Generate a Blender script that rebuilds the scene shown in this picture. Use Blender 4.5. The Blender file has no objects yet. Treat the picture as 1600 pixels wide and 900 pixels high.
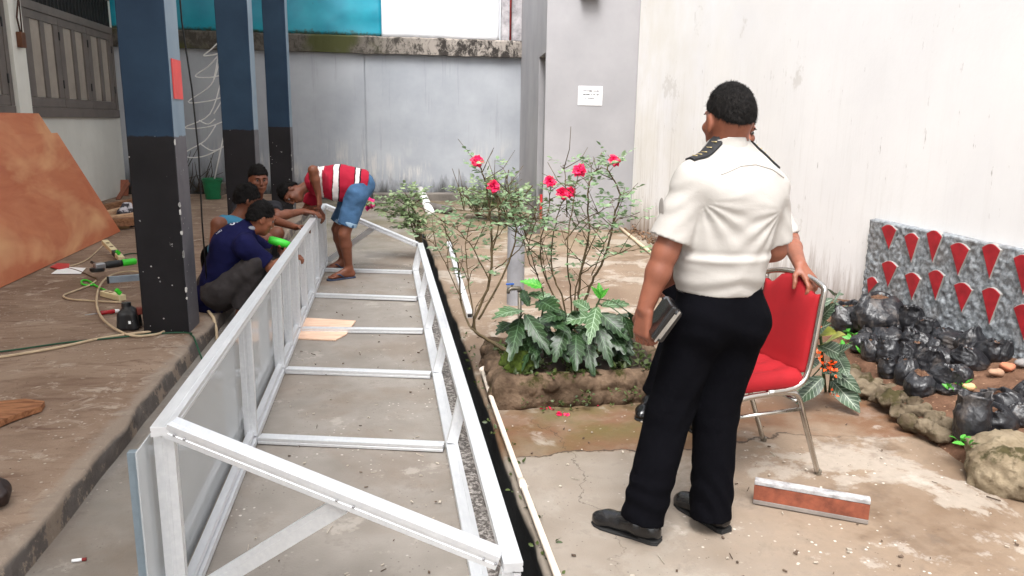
import bpy, bmesh, math, random
import numpy as np
from mathutils import Vector, Matrix
from mathutils.bvhtree import BVHTree

SC = bpy.context.scene
COL = SC.collection
R = math.radians
random.seed(7)
RNG = np.random.default_rng(11)

# ------------------------------------------------------------------ camera
CF, CH = 1200.0, 1.55                      # focal length in photo pixels, eye height
CP, CY, CR = R(12.2), R(9.4), R(0.85)      # pitch down, yaw right, roll
_f = np.array([math.sin(CY)*math.cos(CP), math.cos(CY)*math.cos(CP), -math.sin(CP)])
_r0 = np.array([math.cos(CY), -math.sin(CY), 0.0])
_u0 = np.cross(_r0, _f)
_r = _r0*math.cos(CR) + _u0*math.sin(CR)
_u = _u0*math.cos(CR) - _r0*math.sin(CR)
cam_d = bpy.data.cameras.new('camera')
cam = bpy.data.objects.new('camera', cam_d)
COL.objects.link(cam)
cam_d.sensor_width = 36.0
cam_d.lens = CF/1600*36
cam_d.clip_start = 0.05
cam_d.clip_end = 500
cam.matrix_world = Matrix(((_r[0], _u[0], -_f[0], 0), (_r[1], _u[1], -_f[1], 0), (_r[2], _u[2], -_f[2], CH), (0, 0, 0, 1)))
SC.camera = cam

# ------------------------------------------------------------------ sky, sun, exposure
SUN_EL, SUN_AZ = R(60), R(200)              # azimuth: clockwise from +Y
w = bpy.data.worlds.new('World')
SC.world = w
w.use_nodes = True
nt = w.node_tree
bg = nt.nodes['Background']
sky = nt.nodes.new('ShaderNodeTexSky')
sky.sky_type = 'NISHITA'
sky.sun_disc = False
sky.sun_elevation = SUN_EL
sky.sun_rotation = SUN_AZ
sky.air_density = 1.0
sky.dust_density = 4.0
hs = nt.nodes.new('ShaderNodeHueSaturation')  # overcast: the blue washed out of the sky
hs.inputs['Saturation'].default_value = 0.2
nt.links.new(sky.outputs[0], hs.inputs['Color'])
nt.links.new(hs.outputs[0], bg.inputs[0])
bg.inputs[1].default_value = 0.15
sd = bpy.data.lights.new('sun', 'SUN')
sd.energy = 1.35
sd.angle = R(28)
sd.color = (1.0, 0.985, 0.97)
so = bpy.data.objects.new('sun', sd)
COL.objects.link(so)
sdir = Vector((math.sin(SUN_AZ)*math.cos(SUN_EL), math.cos(SUN_AZ)*math.cos(SUN_EL), math.sin(SUN_EL)))
so.rotation_euler = sdir.to_track_quat('Z', 'Y').to_euler()
so.location = sdir*30
SC.view_settings.view_transform = 'Standard'
SC.view_settings.look = 'None'
SC.view_settings.exposure = 1.55
SC.view_settings.gamma = 1.0
SC.cycles.max_bounces = 8
SC.cycles.transparent_max_bounces = 16


# ------------------------------------------------------------------ place helpers
def _ray(px, py):
    return _f + _r*(px-800)/CF - _u*(py-450)/CF
def gz(px, py, z=0.0):
    d = _ray(px, py)
    return np.array([0, 0, CH]) + d*((z-CH)/d[2])
def at(px, py, Y):
    d = _ray(px, py)
    return np.array([0, 0, CH]) + d*(Y/d[1])
def atx(px, py, X):
    d = _ray(px, py)
    return np.array([0, 0, CH]) + d*(X/d[0])
def V(*a):
    return np.array(a, float)
def nrm(v):
    v = np.asarray(v, float)
    return v/(np.linalg.norm(v)+1e-12)


# ------------------------------------------------------------------ object helpers
def tag(o, label=None, cat=None, group=None, kind=None):
    if label: o['label'] = label
    if cat: o['category'] = cat
    if group: o['group'] = group
    if kind: o['kind'] = kind
    return o
def thing(name, label, cat, loc=(0, 0, 0), group=None):
    o = bpy.data.objects.new(name, None)
    o.empty_display_size = 0.05
    COL.objects.link(o)
    o.location = Vector([float(c) for c in loc])
    return tag(o, label, cat, group)
def wloc(p):
    l = Vector((0, 0, 0))
    while p is not None:
        l = l + p.location
        p = p.parent
    return l
def link(name, me, mat, parent=None, smooth=False, bevel=0.0):
    if parent is not None:
        l = wloc(parent)
        me.transform(Matrix.Translation(-l))
    me.update()
    o = bpy.data.objects.new(name, me)
    COL.objects.link(o)
    if mat is not None:
        for m in (mat if isinstance(mat, (list, tuple)) else [mat]):
            me.materials.append(m)
    if smooth:
        me.polygons.foreach_set('use_smooth', [True]*len(me.polygons))
    if parent is not None:
        o.parent = parent
    if bevel > 0:
        b = o.modifiers.new('bevel', 'BEVEL')
        b.width = bevel
        b.segments = 2
        b.limit_method = 'ANGLE'
        b.angle_limit = R(40)
    return o
def dup(root, loc, rz=0.0, label=None, scale=None):
    r = root.copy()
    COL.objects.link(r)
    r.location = Vector([float(c) for c in loc])
    r.rotation_euler = (0, 0, rz)
    if scale: r.scale = scale
    if label: r['label'] = label
    for ch in root.children:
        c = ch.copy()
        COL.objects.link(c)
        c.parent = r
        for g in ch.children:
            d = g.copy()
            COL.objects.link(d)
            d.parent = c
    return r

class MB:
    def __init__(s):
        s.v = []; s.f = []; s.uv = []; s.mi = []; s.cur = 0
    def add(s, verts, faces, uvs=None):
        b = len(s.v)
        s.v += [tuple(float(c) for c in p) for p in verts]
        for i, f in enumerate(faces):
            s.f.append([b+k for k in f])
            s.mi.append(s.cur)
            s.uv.append([uvs[k] for k in f] if uvs is not None else [(0, 0)]*len(f))
        return s
    def box(s, c, size, rz=0.0, M=None):
        hx, hy, hz = size[0]/2, size[1]/2, size[2]/2
        p = np.array([(x, y, z) for x in (-hx, hx) for y in (-hy, hy) for z in (-hz, hz)])
        if M is not None: p = p @ np.array(M).T
        elif rz:
            ca, sa = math.cos(rz), math.sin(rz)
            p = np.stack([p[:, 0]*ca-p[:, 1]*sa, p[:, 0]*sa+p[:, 1]*ca, p[:, 2]], 1)
        p = p+np.array(c)
        return s.add(p, [(0, 1, 3, 2), (4, 6, 7, 5), (0, 4, 5, 1), (2, 3, 7, 6), (0, 2, 6, 4), (1, 5, 7, 3)])
    def b2(s, lo, hi):
        lo, hi = np.array(lo, float), np.array(hi, float)
        return s.box((lo+hi)/2, hi-lo)
    def bar(s, a, b, wd, ht, up=(0, 0, 1), sec=None):
        a, b = np.array(a, float), np.array(b, float)
        d = nrm(b-a)
        sx = nrm(np.cross(d, np.array(up, float)))
        uy = np.cross(sx, d)
        if sec is None: sec = [(-.5, -.5), (.5, -.5), (.5, .5), (-.5, .5)]
        n = len(sec)
        ring = np.array([sx*p[0]*wd+uy*p[1]*ht for p in sec])
        vs = np.concatenate([a+ring, b+ring])
        fs = [(i, (i+1) % n, n+(i+1) % n, n+i) for i in range(n)]
        fs += [tuple(range(n-1, -1, -1)), tuple(range(n, 2*n))]
        return s.add(vs, fs)
    def tube(s, pts, r, n=8, closed=False):
        pts = [np.array(p, float) for p in pts]
        m = len(pts)
        rs = r if isinstance(r, (list, tuple, np.ndarray)) else [r]*m
        vs, fs = [], []
        prev = None
        for i in range(m):
            if closed: d = pts[(i+1) % m]-pts[i-1]
            else: d = pts[min(i+1, m-1)]-pts[max(i-1, 0)]
            d = nrm(d)
            if prev is None:
                h = np.array([0, 0, 1.0]) if abs(d[2]) < 0.9 else np.array([1.0, 0, 0])
                a = nrm(np.cross(d, h))
            else:
                a = nrm(prev-d*np.dot(prev, d))
            prev = a
            b = np.cross(d, a)
            for k in range(n):
                t = 2*math.pi*k/n
                vs.append(pts[i]+rs[i]*(a*math.cos(t)+b*math.sin(t)))
        for i in range(m if closed else m-1):
            j = (i+1) % m
            for k in range(n):
                fs.append((i*n+k, i*n+(k+1) % n, j*n+(k+1) % n, j*n+k))
        if not closed:
            fs.append(tuple(range(n-1, -1, -1)))
            fs.append(tuple((m-1)*n+k for k in range(n)))
        return s.add(vs, fs)
    def lathe(s, c, prof, n=20, axis=None):
        c = np.array(c, float)
        vs, fs = [], []
        for r_, z in prof:
            for k in range(n):
                t = 2*math.pi*k/n
                vs.append((r_*math.cos(t), r_*math.sin(t), z))
        vs = np.array(vs)
        if axis is not None:
            d = nrm(axis)
            h = np.array([0, 0, 1.0]) if abs(d[2]) < 0.9 else np.array([1.0, 0, 0])
            a = nrm(np.cross(h, d)); b = np.cross(d, a)
            vs = vs[:, :1]*a+vs[:, 1:2]*b+vs[:, 2:]*d
        vs = vs+c
        m = len(prof)
        for i in range(m-1):
            for k in range(n):
                fs.append((i*n+k, i*n+(k+1) % n, (i+1)*n+(k+1) % n, (i+1)*n+k))
        fs.append(tuple(range(n-1, -1, -1)))
        fs.append(tuple((m-1)*n+k for k in range(n)))
        return s.add(vs, fs)
    def prism(s, poly, d):
        poly = np.array(poly, float); d = np.array(d, float)
        n = len(poly)
        return s.add(np.concatenate([poly, poly+d]), [tuple(range(n-1, -1, -1)), tuple(range(n, 2*n))]+[(i, (i+1) % n, n+(i+1) % n, n+i) for i in range(n)])
    def ball(s, c, r, n=10, m=7):
        prof = [(max(1e-4, math.sin(math.pi*i/m))*1.0, -math.cos(math.pi*i/m)) for i in range(m+1)]
        r = np.array(r if hasattr(r, '__len__') else (r, r, r), float)
        vs, fs = [], []
        for q, z in prof:
            for k in range(n):
                t = 2*math.pi*k/n
                vs.append(np.array(c)+r*np.array([q*math.cos(t), q*math.sin(t), z]))
        for i in range(m):
            for k in range(n):
                fs.append((i*n+k, i*n+(k+1) % n, (i+1)*n+(k+1) % n, (i+1)*n+k))
        return s.add(vs, fs)
    def build(s, name, mat, parent=None, smooth=False, bevel=0.0, fix=True):
        me = bpy.data.meshes.new(name)
        me.from_pydata(s.v, [], s.f)
        if fix:
            bm = bmesh.new(); bm.from_mesh(me)
            bmesh.ops.recalc_face_normals(bm, faces=bm.faces)
            bm.to_mesh(me); bm.free()
        else:
            ul = me.uv_layers.new(name='UVMap')
            flat = [c for f in s.uv for p in f for c in p]
            ul.data.foreach_set('uv', flat)
        if any(s.mi): me.polygons.foreach_set('material_index', s.mi)
        o = link(name, me, mat, parent, smooth, bevel)
        return o


# ------------------------------------------------------------------ numpy value noise
_L = RNG.random((32, 32, 32)).astype(np.float32)*2-1
def vnoise(P, scale=1.0):
    q = np.asarray(P, np.float32)*np.float32(scale)+np.float32(100.37)
    i = np.floor(q).astype(np.int32)
    f = q-i
    f = f*f*(3-2*f)
    i0 = i & 31; i1 = (i+1) & 31
    x0, y0, z0 = i0[..., 0], i0[..., 1], i0[..., 2]
    x1, y1, z1 = i1[..., 0], i1[..., 1], i1[..., 2]
    fx, fy, fz = f[..., 0], f[..., 1], f[..., 2]
    c00 = _L[x0, y0, z0]*(1-fx)+_L[x1, y0, z0]*fx
    c10 = _L[x0, y1, z0]*(1-fx)+_L[x1, y1, z0]*fx
    c01 = _L[x0, y0, z1]*(1-fx)+_L[x1, y0, z1]*fx
    c11 = _L[x0, y1, z1]*(1-fx)+_L[x1, y1, z1]*fx
    return (c00*(1-fy)+c10*fy)*(1-fz)+(c01*(1-fy)+c11*fy)*fz
def fbm(P, scale=1.0, o=3):
    t = 0; a = 1.0
    for k in range(o):
        t = t+a*vnoise(P, scale*2**k); a *= .5
    return t


# ------------------------------------------------------------------ distance-field modelling (bodies, clothes, lumps)
class SDF:
    def __init__(s, h):
        s.h = h; s.p = []; s.nz = []
    def cap(s, a, b, ra, rb=None, k=.02, n=None, sq=1.0, cutb=False, cuta=False, sub=False):
        s.p.append(('c', np.array(a, float), np.array(b, float), ra, ra if rb is None else rb, k, n, sq, cutb, cuta, sub)); return s
    def ell(s, c, r, ax=None, k=.02, sub=False):
        s.p.append(('e', np.array(c, float), np.array(r, float), np.eye(3) if ax is None else np.array(ax, float), k, sub)); return s
    def noise(s, amp, scale, st=(1, 1, 1), o=2):
        s.nz.append((amp, scale, np.array(st, np.float32), o)); return s
    def clip(s, pt, n):
        s.p.append(('k', np.array(pt, float), nrm(n))); return s
    def mesh(s, name):
        h = s.h
        lo = np.full(3, 1e9); hi = -lo
        bb = []
        for p in s.p:
            if p[0] == 'c':
                m = max(p[3], p[4]); l = np.minimum(p[1], p[2])-m; u = np.maximum(p[1], p[2])+m; k = p[5]; sub = p[10]
            elif p[0] == 'e':
                m = max(p[2]); l = p[1]-m; u = p[1]+m; k = p[4]; sub = p[5]
            else:
                bb.append(None); continue
            mg = max(k, 4*h)+2*h+sum(x[0] for x in s.nz)
            bb.append((l-mg, u+mg))
            if not sub:
                lo = np.minimum(lo, l-mg); hi = np.maximum(hi, u+mg)
        n = np.ceil((hi-lo)/h).astype(int)+1
        D = np.full(n, 1.0, np.float32)
        ax = [lo[i]+h*np.arange(n[i]) for i in range(3)]
        for p, b in zip(s.p, bb):
            if p[0] == 'k':
                sd_ = (ax[0][:, None, None]-p[1][0])*p[2][0]+(ax[1][None, :, None]-p[1][1])*p[2][1]+(ax[2][None, None, :]-p[1][2])*p[2][2]
                D = np.maximum(D, sd_.astype(np.float32)); continue
            i0 = np.clip(np.floor((b[0]-lo)/h).astype(int), 0, n-1); i1 = np.clip(np.ceil((b[1]-lo)/h).astype(int)+1, 1, n)
            if np.any(i1 <= i0): continue
            X = ax[0][i0[0]:i1[0], None, None]; Y = ax[1][None, i0[1]:i1[1], None]; Z = ax[2][None, None, i0[2]:i1[2]]
            if p[0] == 'c':
                _, a, e, ra, rb, k, nn, sq, cb, ca, sub = p
                d = e-a; L2 = max(d@d, 1e-9)
                px, py, pz = X-a[0], Y-a[1], Z-a[2]
                t = np.clip((px*d[0]+py*d[1]+pz*d[2])/L2, 0, 1)
                qx, qy, qz = px-t*d[0], py-t*d[1], pz-t*d[2]
                if nn is not None:
                    nn = nrm(nn); c = (qx*nn[0]+qy*nn[1]+qz*nn[2])*(sq-1)
                    qx, qy, qz = qx+c*nn[0], qy+c*nn[1], qz+c*nn[2]
                dd = np.sqrt(qx*qx+qy*qy+qz*qz)-(ra+(rb-ra)*t)
                if nn is not None: dd = dd/max(1, sq*.8)
                L = math.sqrt(L2)
                if cb: dd = np.maximum(dd, ((X-e[0])*d[0]+(Y-e[1])*d[1]+(Z-e[2])*d[2])/L)
                if ca: dd = np.maximum(dd, -((X-a[0])*d[0]+(Y-a[1])*d[1]+(Z-a[2])*d[2])/L)
            else:
                _, c, r, A, k, sub = p
                px, py, pz = X-c[0], Y-c[1], Z-c[2]
                q = [(px*A[i][0]+py*A[i][1]+pz*A[i][2])/r[i] for i in range(3)]
                k0 = np.sqrt(q[0]**2+q[1]**2+q[2]**2)
                k1 = np.sqrt((q[0]/r[0])**2+(q[1]/r[1])**2+(q[2]/r[2])**2)+1e-9
                dd = k0*(k0-1)/k1
            dd = dd.astype(np.float32)
            sl = (slice(i0[0], i1[0]), slice(i0[1], i1[1]), slice(i0[2], i1[2]))
            o = D[sl]
            if sub:
                hh = np.clip(.5-.5*(o+dd)/k, 0, 1)
                D[sl] = o*(1-hh)-dd*hh+k*hh*(1-hh)
            else:
                hh = np.clip(.5+.5*(o-dd)/k, 0, 1)
                D[sl] = o*(1-hh)+dd*hh-k*hh*(1-hh)
        if s.nz:
            mk = np.abs(D) < (4*h+sum(x[0] for x in s.nz)*2)
            ii = np.argwhere(mk)
            P = (lo+ii*h).astype(np.float32)
            add = np.zeros(len(P), np.float32)
            for amp, scl, st, oc in s.nz: add += amp*(scl(P) if callable(scl) else fbm(P*st, scl, oc))
            D[mk] += add
        v, f = surface_nets(D, lo, h)
        me = bpy.data.meshes.new(name)
        me.from_pydata(v.tolist(), [], f.tolist())
        return me
    def build(s, name, mat, parent=None):
        return link(name, s.mesh(name), mat, parent, smooth=True)

def surface_nets(D, lo, h):
    I = D < 0
    c = I[:-1, :-1, :-1].astype(np.int8)
    for dx, dy, dz in [(1, 0, 0), (0, 1, 0), (0, 0, 1), (1, 1, 0), (1, 0, 1), (0, 1, 1), (1, 1, 1)]:
        c = c+I[dx:D.shape[0]-1+dx, dy:D.shape[1]-1+dy, dz:D.shape[2]-1+dz]
    m = (c > 0) & (c < 8)
    idx = np.argwhere(m)
    vid = np.full(m.shape, -1, np.int64)
    vid[m] = np.arange(len(idx))
    acc = np.zeros((len(idx), 3)); cnt = np.zeros(len(idx))
    cor = [(x, y, z) for x in (0, 1) for y in (0, 1) for z in (0, 1)]
    val = {q: D[idx[:, 0]+q[0], idx[:, 1]+q[1], idx[:, 2]+q[2]] for q in cor}
    for a in cor:
        for k in range(3):
            if a[k] == 0:
                b = list(a); b[k] = 1; b = tuple(b)
                va, vb = val[a], val[b]
                x = (va < 0) != (vb < 0)
                t = np.where(x, va/(va-vb+1e-20), 0)
                pos = np.array(a)[None, :]+t[:, None]*(np.array(b)-np.array(a))[None, :]
                acc[x] += pos[x]; cnt[x] += 1
    v = lo+h*(idx+acc/np.maximum(cnt, 1)[:, None])
    F = []
    for k in range(3):
        A = [slice(None)]*3; B = [slice(None)]*3
        A[k] = slice(0, -1); B[k] = slice(1, None)
        s0 = I[tuple(A)]; s1 = I[tuple(B)]
        x = np.argwhere(s0 != s1)
        k1, k2 = (k+1) % 3, (k+2) % 3
        x = x[(x[:, k1] > 0) & (x[:, k2] > 0) & (x[:, k1] < D.shape[k1]-1) & (x[:, k2] < D.shape[k2]-1)]
        def cell(d1, d2):
            y = x.copy(); y[:, k1] -= d1; y[:, k2] -= d2
            return vid[y[:, 0], y[:, 1], y[:, 2]]
        q = np.stack([cell(1, 1), cell(0, 1), cell(0, 0), cell(1, 0)], 1)
        fl = ~s0[x[:, 0], x[:, 1], x[:, 2]]
        q[fl] = q[fl][:, ::-1]
        F.append(q)
    return v, np.concatenate(F)


# ------------------------------------------------------------------ materials
def lin(r, g, b):
    f = lambda c: (c/255/12.92) if c/255 <= .04045 else ((c/255+.055)/1.055)**2.4
    return (f(r), f(g), f(b), 1)
class NT:
    """small wrapper round a material's node tree"""
    def __init__(s, name):
        s.m = bpy.data.materials.new(name); s.m.use_nodes = True
        s.t = s.m.node_tree; s.b = s.t.nodes['Principled BSDF']
        s.tc = s.t.nodes.new('ShaderNodeTexCoord')
    def node(s, k): return s.t.nodes.new(k)
    def ln(s, a, b): s.t.links.new(a, b)
    def geo(s): return s.node('ShaderNodeNewGeometry').outputs['Position']
    def pos(s, sc=(1, 1, 1), world=False):
        mp = s.node('ShaderNodeMapping')
        s.ln(s.geo() if world else s.tc.outputs['Object'], mp.inputs['Vector'])
        mp.inputs['Scale'].default_value = sc
        return mp.outputs[0]
    def noise(s, vec, scale, detail=4, rough=.6, dist=0.0):
        n = s.node('ShaderNodeTexNoise')
        s.ln(vec, n.inputs['Vector'])
        n.inputs['Scale'].default_value = scale; n.inputs['Detail'].default_value = detail
        n.inputs['Roughness'].default_value = rough; n.inputs['Distortion'].default_value = dist
        return n.outputs['Fac']
    def voro(s, vec, scale, feat='F1'):
        n = s.node('ShaderNodeTexVoronoi'); n.feature = feat
        s.ln(vec, n.inputs['Vector']); n.inputs['Scale'].default_value = scale
        return n.outputs['Distance']
    def rng(s, x, a, b, c=0.0, d=1.0):
        n = s.node('ShaderNodeMapRange')
        s.ln(x, n.inputs[0])
        for i, q in enumerate((a, b, c, d)): n.inputs[1+i].default_value = q
        return n.outputs[0]
    def math(s, op, a, b=0.0):
        n = s.node('ShaderNodeMath'); n.operation = op
        for i, q in enumerate((a, b)):
            if isinstance(q, (int, float)): n.inputs[i].default_value = q
            else: s.ln(q, n.inputs[i])
        return n.outputs[0]
    def sep(s, vec):
        n = s.node('ShaderNodeSeparateXYZ'); s.ln(vec, n.inputs[0]); return n.outputs
    def mix(s, fac, a, b, mode='MIX'):
        n = s.node('ShaderNodeMix'); n.data_type = 'RGBA'; n.blend_type = mode
        for i, q in ((0, fac), (6, a), (7, b)):
            if isinstance(q, (int, float)): n.inputs[i].default_value = q
            elif isinstance(q, tuple): n.inputs[i].default_value = q if len(q) == 4 else (*q, 1)
            else: s.ln(q, n.inputs[i])
        return n.outputs[2]
    def ramp(s, x, stops, const=False):
        n = s.node('ShaderNodeValToRGB'); cr = n.color_ramp
        if const: cr.interpolation = 'CONSTANT'
        while len(cr.elements) < len(stops): cr.elements.new(.5)
        for e, (p, c) in zip(cr.elements, stops):
            e.position = p; e.color = c if len(c) == 4 else (*c, 1)
        s.ln(x, n.inputs[0]); return n.outputs[0]
    def bump(s, x, st=.3, dist=.01):
        n = s.node('ShaderNodeBump'); n.inputs['Strength'].default_value = st; n.inputs['Distance'].default_value = dist
        s.ln(x, n.inputs['Height']); s.ln(n.outputs[0], s.b.inputs['Normal'])
    def col(s, c):
        if isinstance(c, tuple): s.b.inputs['Base Color'].default_value = c if len(c) == 4 else (*c, 1)
        else: s.ln(c, s.b.inputs['Base Color'])
    def set(s, rough=.8, metal=0.0, spec=.4):
        s.b.inputs['Roughness'].default_value = rough; s.b.inputs['Metallic'].default_value = metal
        s.b.inputs['Specular IOR Level'].default_value = spec
        return s.m

def simple(name, c, rough=.7, metal=0.0, var=.12, scale=8.0, bump=.0, bscale=60.0, spec=.4, bdist=.004):
    n = NT(name)
    x = n.noise(n.pos(), scale, 5, .65)
    a = tuple(max(0, q*(1-var*1.6)) for q in c[:3]); b = tuple(min(1, q*(1+var*1.2)) for q in c[:3])
    n.col(n.mix(n.rng(x, .3, .7), a, b))
    if bump: n.bump(n.noise(n.pos(), bscale, 3, .6), bump, bdist)
    return n.set(rough, metal, spec)
MAT = {}

# ================================================================== SETTING
def ground_mat():
    n = NT('courtyard_concrete')
    P = n.pos(world=True)
    s = n.sep(P); x, y = s[0], s[1]
    big = n.noise(P, .9, 6, .62, .4); mid = n.noise(P, 3.5, 6, .65); fine = n.noise(P, 28, 4, .7)
    a = n.mix(n.rng(mid, .32, .68), lin(124, 117, 109), lin(146, 139, 131))
    a = n.mix(n.rng(big, .5, .72), a, lin(122, 106, 92))
    b = n.mix(n.rng(big, .36, .6), lin(110, 90, 72), lin(136, 118, 100))
    b = n.mix(n.rng(n.noise(P, 1.5, 8, .68, .5), .53, .57, 0, .8), b, lin(158, 148, 136))
    b = n.mix(n.rng(n.noise(P, 1.7, 5, .65), .56, .7), b, lin(92, 72, 54))
    yb = n.math('ADD', y, n.rng(n.noise(P, 1.6, 6, .6), .2, .8, -.16, .16))
    near = n.math('MULTIPLY', n.rng(yb, 3.37, 3.34), n.rng(n.math('ADD', x, n.rng(big, .3, .7, -.4, .4)), 2.0, 1.0))
    b = n.mix(n.math('MULTIPLY', near, .8), b, n.mix(n.rng(mid, .3, .7), lin(128, 118, 107), lin(156, 148, 138)))
    red = n.math('MULTIPLY', n.math('MULTIPLY', n.rng(yb, 3.34, 3.38), n.rng(y, 4.1, 3.8)), n.rng(n.noise(P, 1.9, 5, .6), .34, .5))
    b = n.mix(n.math('MULTIPLY', red, .75), b, lin(106, 70, 44))
    xr = n.math('ADD', x, n.rng(mid, 0, 1, -.05, .05))
    c = n.mix(n.rng(xr, .44, .46), a, b)
    strip = n.mix(n.rng(n.noise(P, 40, 3, .8), .45, .6), lin(84, 78, 74), lin(176, 170, 164))
    st = n.math('MULTIPLY', n.rng(xr, .26, .275), n.rng(xr, .45, .43))
    st = n.math('MULTIPLY', st, n.rng(y, 8.5, 7.5))
    c = n.mix(st, c, strip)
    gr = n.noise(P, 7, 8, .75, .3)
    c = n.mix(n.rng(gr, .55, .68, 0, .35), c, lin(92, 82, 74))
    c = n.mix(n.math('MULTIPLY', n.rng(n.noise(P, 2.4, 8, .7), .6, .64), .45), c, lin(176, 168, 158))
    # moss: front of the planter, and the damp far end
    dx = n.math('ABSOLUTE', n.math('SUBTRACT', x, 1.15)); dy = n.math('ABSOLUTE', n.math('SUBTRACT', y, 3.72))
    mz = n.math('MULTIPLY', n.rng(dx, .75, .25), n.rng(dy, .5, .05))
    mz = n.math('MULTIPLY', mz, n.rng(n.noise(P, 2.6, 4, .6), .4, .6))
    c = n.mix(n.math('MULTIPLY', mz, .75), c, lin(88, 84, 40))
    far = n.math('MULTIPLY', n.rng(y, 8.2, 12), n.rng(n.noise(P, 1.3, 5, .6), .38, .62))
    c = n.mix(n.math('MULTIPLY', far, .62), c, lin(96, 90, 54))
    far2 = n.math('MULTIPLY', n.rng(y, 13.6, 15.4), n.rng(mid, .3, .6))
    c = n.mix(n.math('MULTIPLY', far2, .7), c, lin(46, 42, 34))
    # flecks of paint and mortar, small dark specks
    v = n.math('ADD', n.voro(P, 26), n.rng(n.noise(P, 33, 3, .7), .25, .75, -.09, .09))
    g = n.math('MULTIPLY', n.rng(v, .16, .1), n.rng(n.noise(P, 1.9, 3, .6), .52, .62))
    c = n.mix(n.math('MULTIPLY', g, .85), c, lin(205, 198, 188))
    v2 = n.math('ADD', n.voro(P, 41), n.rng(n.noise(P, 43, 3, .7), .25, .75, -.07, .07))
    g2 = n.math('MULTIPLY', n.rng(v2, .13, .09), n.rng(n.noise(P, 3.1, 3, .6), .5, .6))
    c = n.mix(n.math('MULTIPLY', g2, .7), c, lin(60, 48, 38))
    c = n.mix(n.rng(fine, .3, .75, 0, .35), c, n.mix(.5, c, (.05, .04, .03)))
    # the crack between two pours of the yard, and a short one by the drain
    yn = n.math('ADD', y, n.rng(n.noise(P, 1.6, 6, .6), .2, .8, -.16, .16))
    cr = n.math('ABSOLUTE', n.math('SUBTRACT', yn, 3.36))
    ck = n.math('MULTIPLY', n.rng(cr, .010, .003), n.math('MULTIPLY', n.rng(x, .56, .6), n.rng(x, 2.6, 1.9)))
    xn = n.math('ADD', x, n.rng(n.noise(P, 2.3, 6, .65), .2, .8, -.2, .2))
    ck2 = n.math('MULTIPLY', n.rng(n.math('ABSOLUTE', n.math('SUBTRACT', xn, .82)), .006, .002), n.math('MULTIPLY', n.rng(y, 3.9, 3.7), n.rng(y, 2.3, 2.6)))
    ck = n.math('MAXIMUM', ck, n.math('MULTIPLY', ck2, .7))
    c = n.mix(n.math('MULTIPLY', ck, .85), c, lin(48, 38, 30))
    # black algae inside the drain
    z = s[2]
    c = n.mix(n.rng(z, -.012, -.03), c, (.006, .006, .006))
    n.col(c)
    n.bump(n.math('ADD', n.math('MULTIPLY', fine, .5), n.noise(P, 90, 3, .7)), .35, .006)
    n.ln(n.rng(big, .35, .65, .55, .85), n.b.inputs['Roughness'])
    n.set(spec=.35)
    n.b.inputs['Roughness'].default_value = .75
    return n.m

def grid_mesh(xs_fn, ys, nx):
    vs, fs = [], []
    for j, y in enumerate(ys):
        for p in xs_fn(y): vs.append(p)
    for j in range(len(ys)-1):
        for i in range(nx-1):
            a = j*nx+i
            fs.append((a, a+1, a+nx+1, a+nx))
    return vs, fs

prof = [(-60, 0), (-6, 0), (-1.4, 0)]+[(x, 0) for x in np.arange(-1.15, .36, .05)]
i_tr0 = len(prof)
prof += [(.375, 0), (.388, -.012), (.395, -.06), (.40, -.30), (.515, -.30), (.522, -.06), (.527, -.012), (.535, 0)]
i_tr1 = len(prof)
prof += [(x, 0) for x in np.arange(.58, 3.7, .06)]+[(6, 0), (60, 0)]
def gline(y):
    out = []
    for i, (x, z) in enumerate(prof):
        if i_tr0 <= i < i_tr1:
            left = i < i_tr0+4
            k = .008 if left else .014
            x = x+k*float(vnoise(V(1.3 if left else 7.7, y*4, 0), 1))*(1 if z > -.1 else .3)+.008*float(vnoise(V(3, y*17, i), 1))
            if y > 10.9: z = 0
        zz = 0.004*float(vnoise(V(x*2.3, y*2.3, 0), 1)) if abs(x) < 5 else 0
        out.append((x, y, z+zz))
    return out
ys = [-40, -6]+list(np.arange(-1, 16.2, .07))+[20, 70]
vs, fs = grid_mesh(gline, ys, len(prof))
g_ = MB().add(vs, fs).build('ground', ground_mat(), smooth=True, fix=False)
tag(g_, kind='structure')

def platform_mat():
    n = NT('worn_platform_concrete')
    P = n.pos(world=True)
    s = n.sep(P)
    big = n.noise(P, 1.3, 6, .65, .5)
    st = n.noise(n.pos((1.2, 4.5, 3), world=True), 2.2, 6, .72, .6)
    c = n.mix(n.rng(big, .35, .65), lin(122, 99, 82), lin(150, 129, 111))
    c = n.mix(n.rng(st, .5, .72), c, lin(98, 72, 58))
    c = n.mix(n.rng(n.noise(P, 5.5, 6, .72, .6), .56, .66), c, lin(168, 152, 136))
    c = n.mix(n.math('MULTIPLY', n.rng(n.voro(P, 24), .17, .1), n.rng(n.noise(P, 2.2, 3, .6), .44, .56)), c, lin(176, 164, 150))
    c = n.mix(n.math('MULTIPLY', n.rng(n.voro(P, 33), .15, .1), n.rng(n.noise(P, 3.4, 3, .6), .48, .58)), c, lin(62, 44, 36))
    # chipped pale edge and dark painted riser
    xe = n.math('ADD', s[0], n.rng(n.noise(P, 7, 5, .7), .2, .8, -.07, .07))
    c = n.mix(n.math('MULTIPLY', n.rng(xe, -1.36, -1.31), .7), c, lin(146, 133, 120))
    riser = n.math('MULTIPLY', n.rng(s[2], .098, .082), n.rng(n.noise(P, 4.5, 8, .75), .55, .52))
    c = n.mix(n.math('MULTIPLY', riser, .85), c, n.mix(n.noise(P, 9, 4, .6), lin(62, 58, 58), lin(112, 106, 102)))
    n.col(c)
    n.bump(n.math('ADD', n.noise(P, 22, 5, .75), n.math('MULTIPLY', st, 2.0)), .7, .012)
    return n.set(.85, 0, .3)
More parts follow.
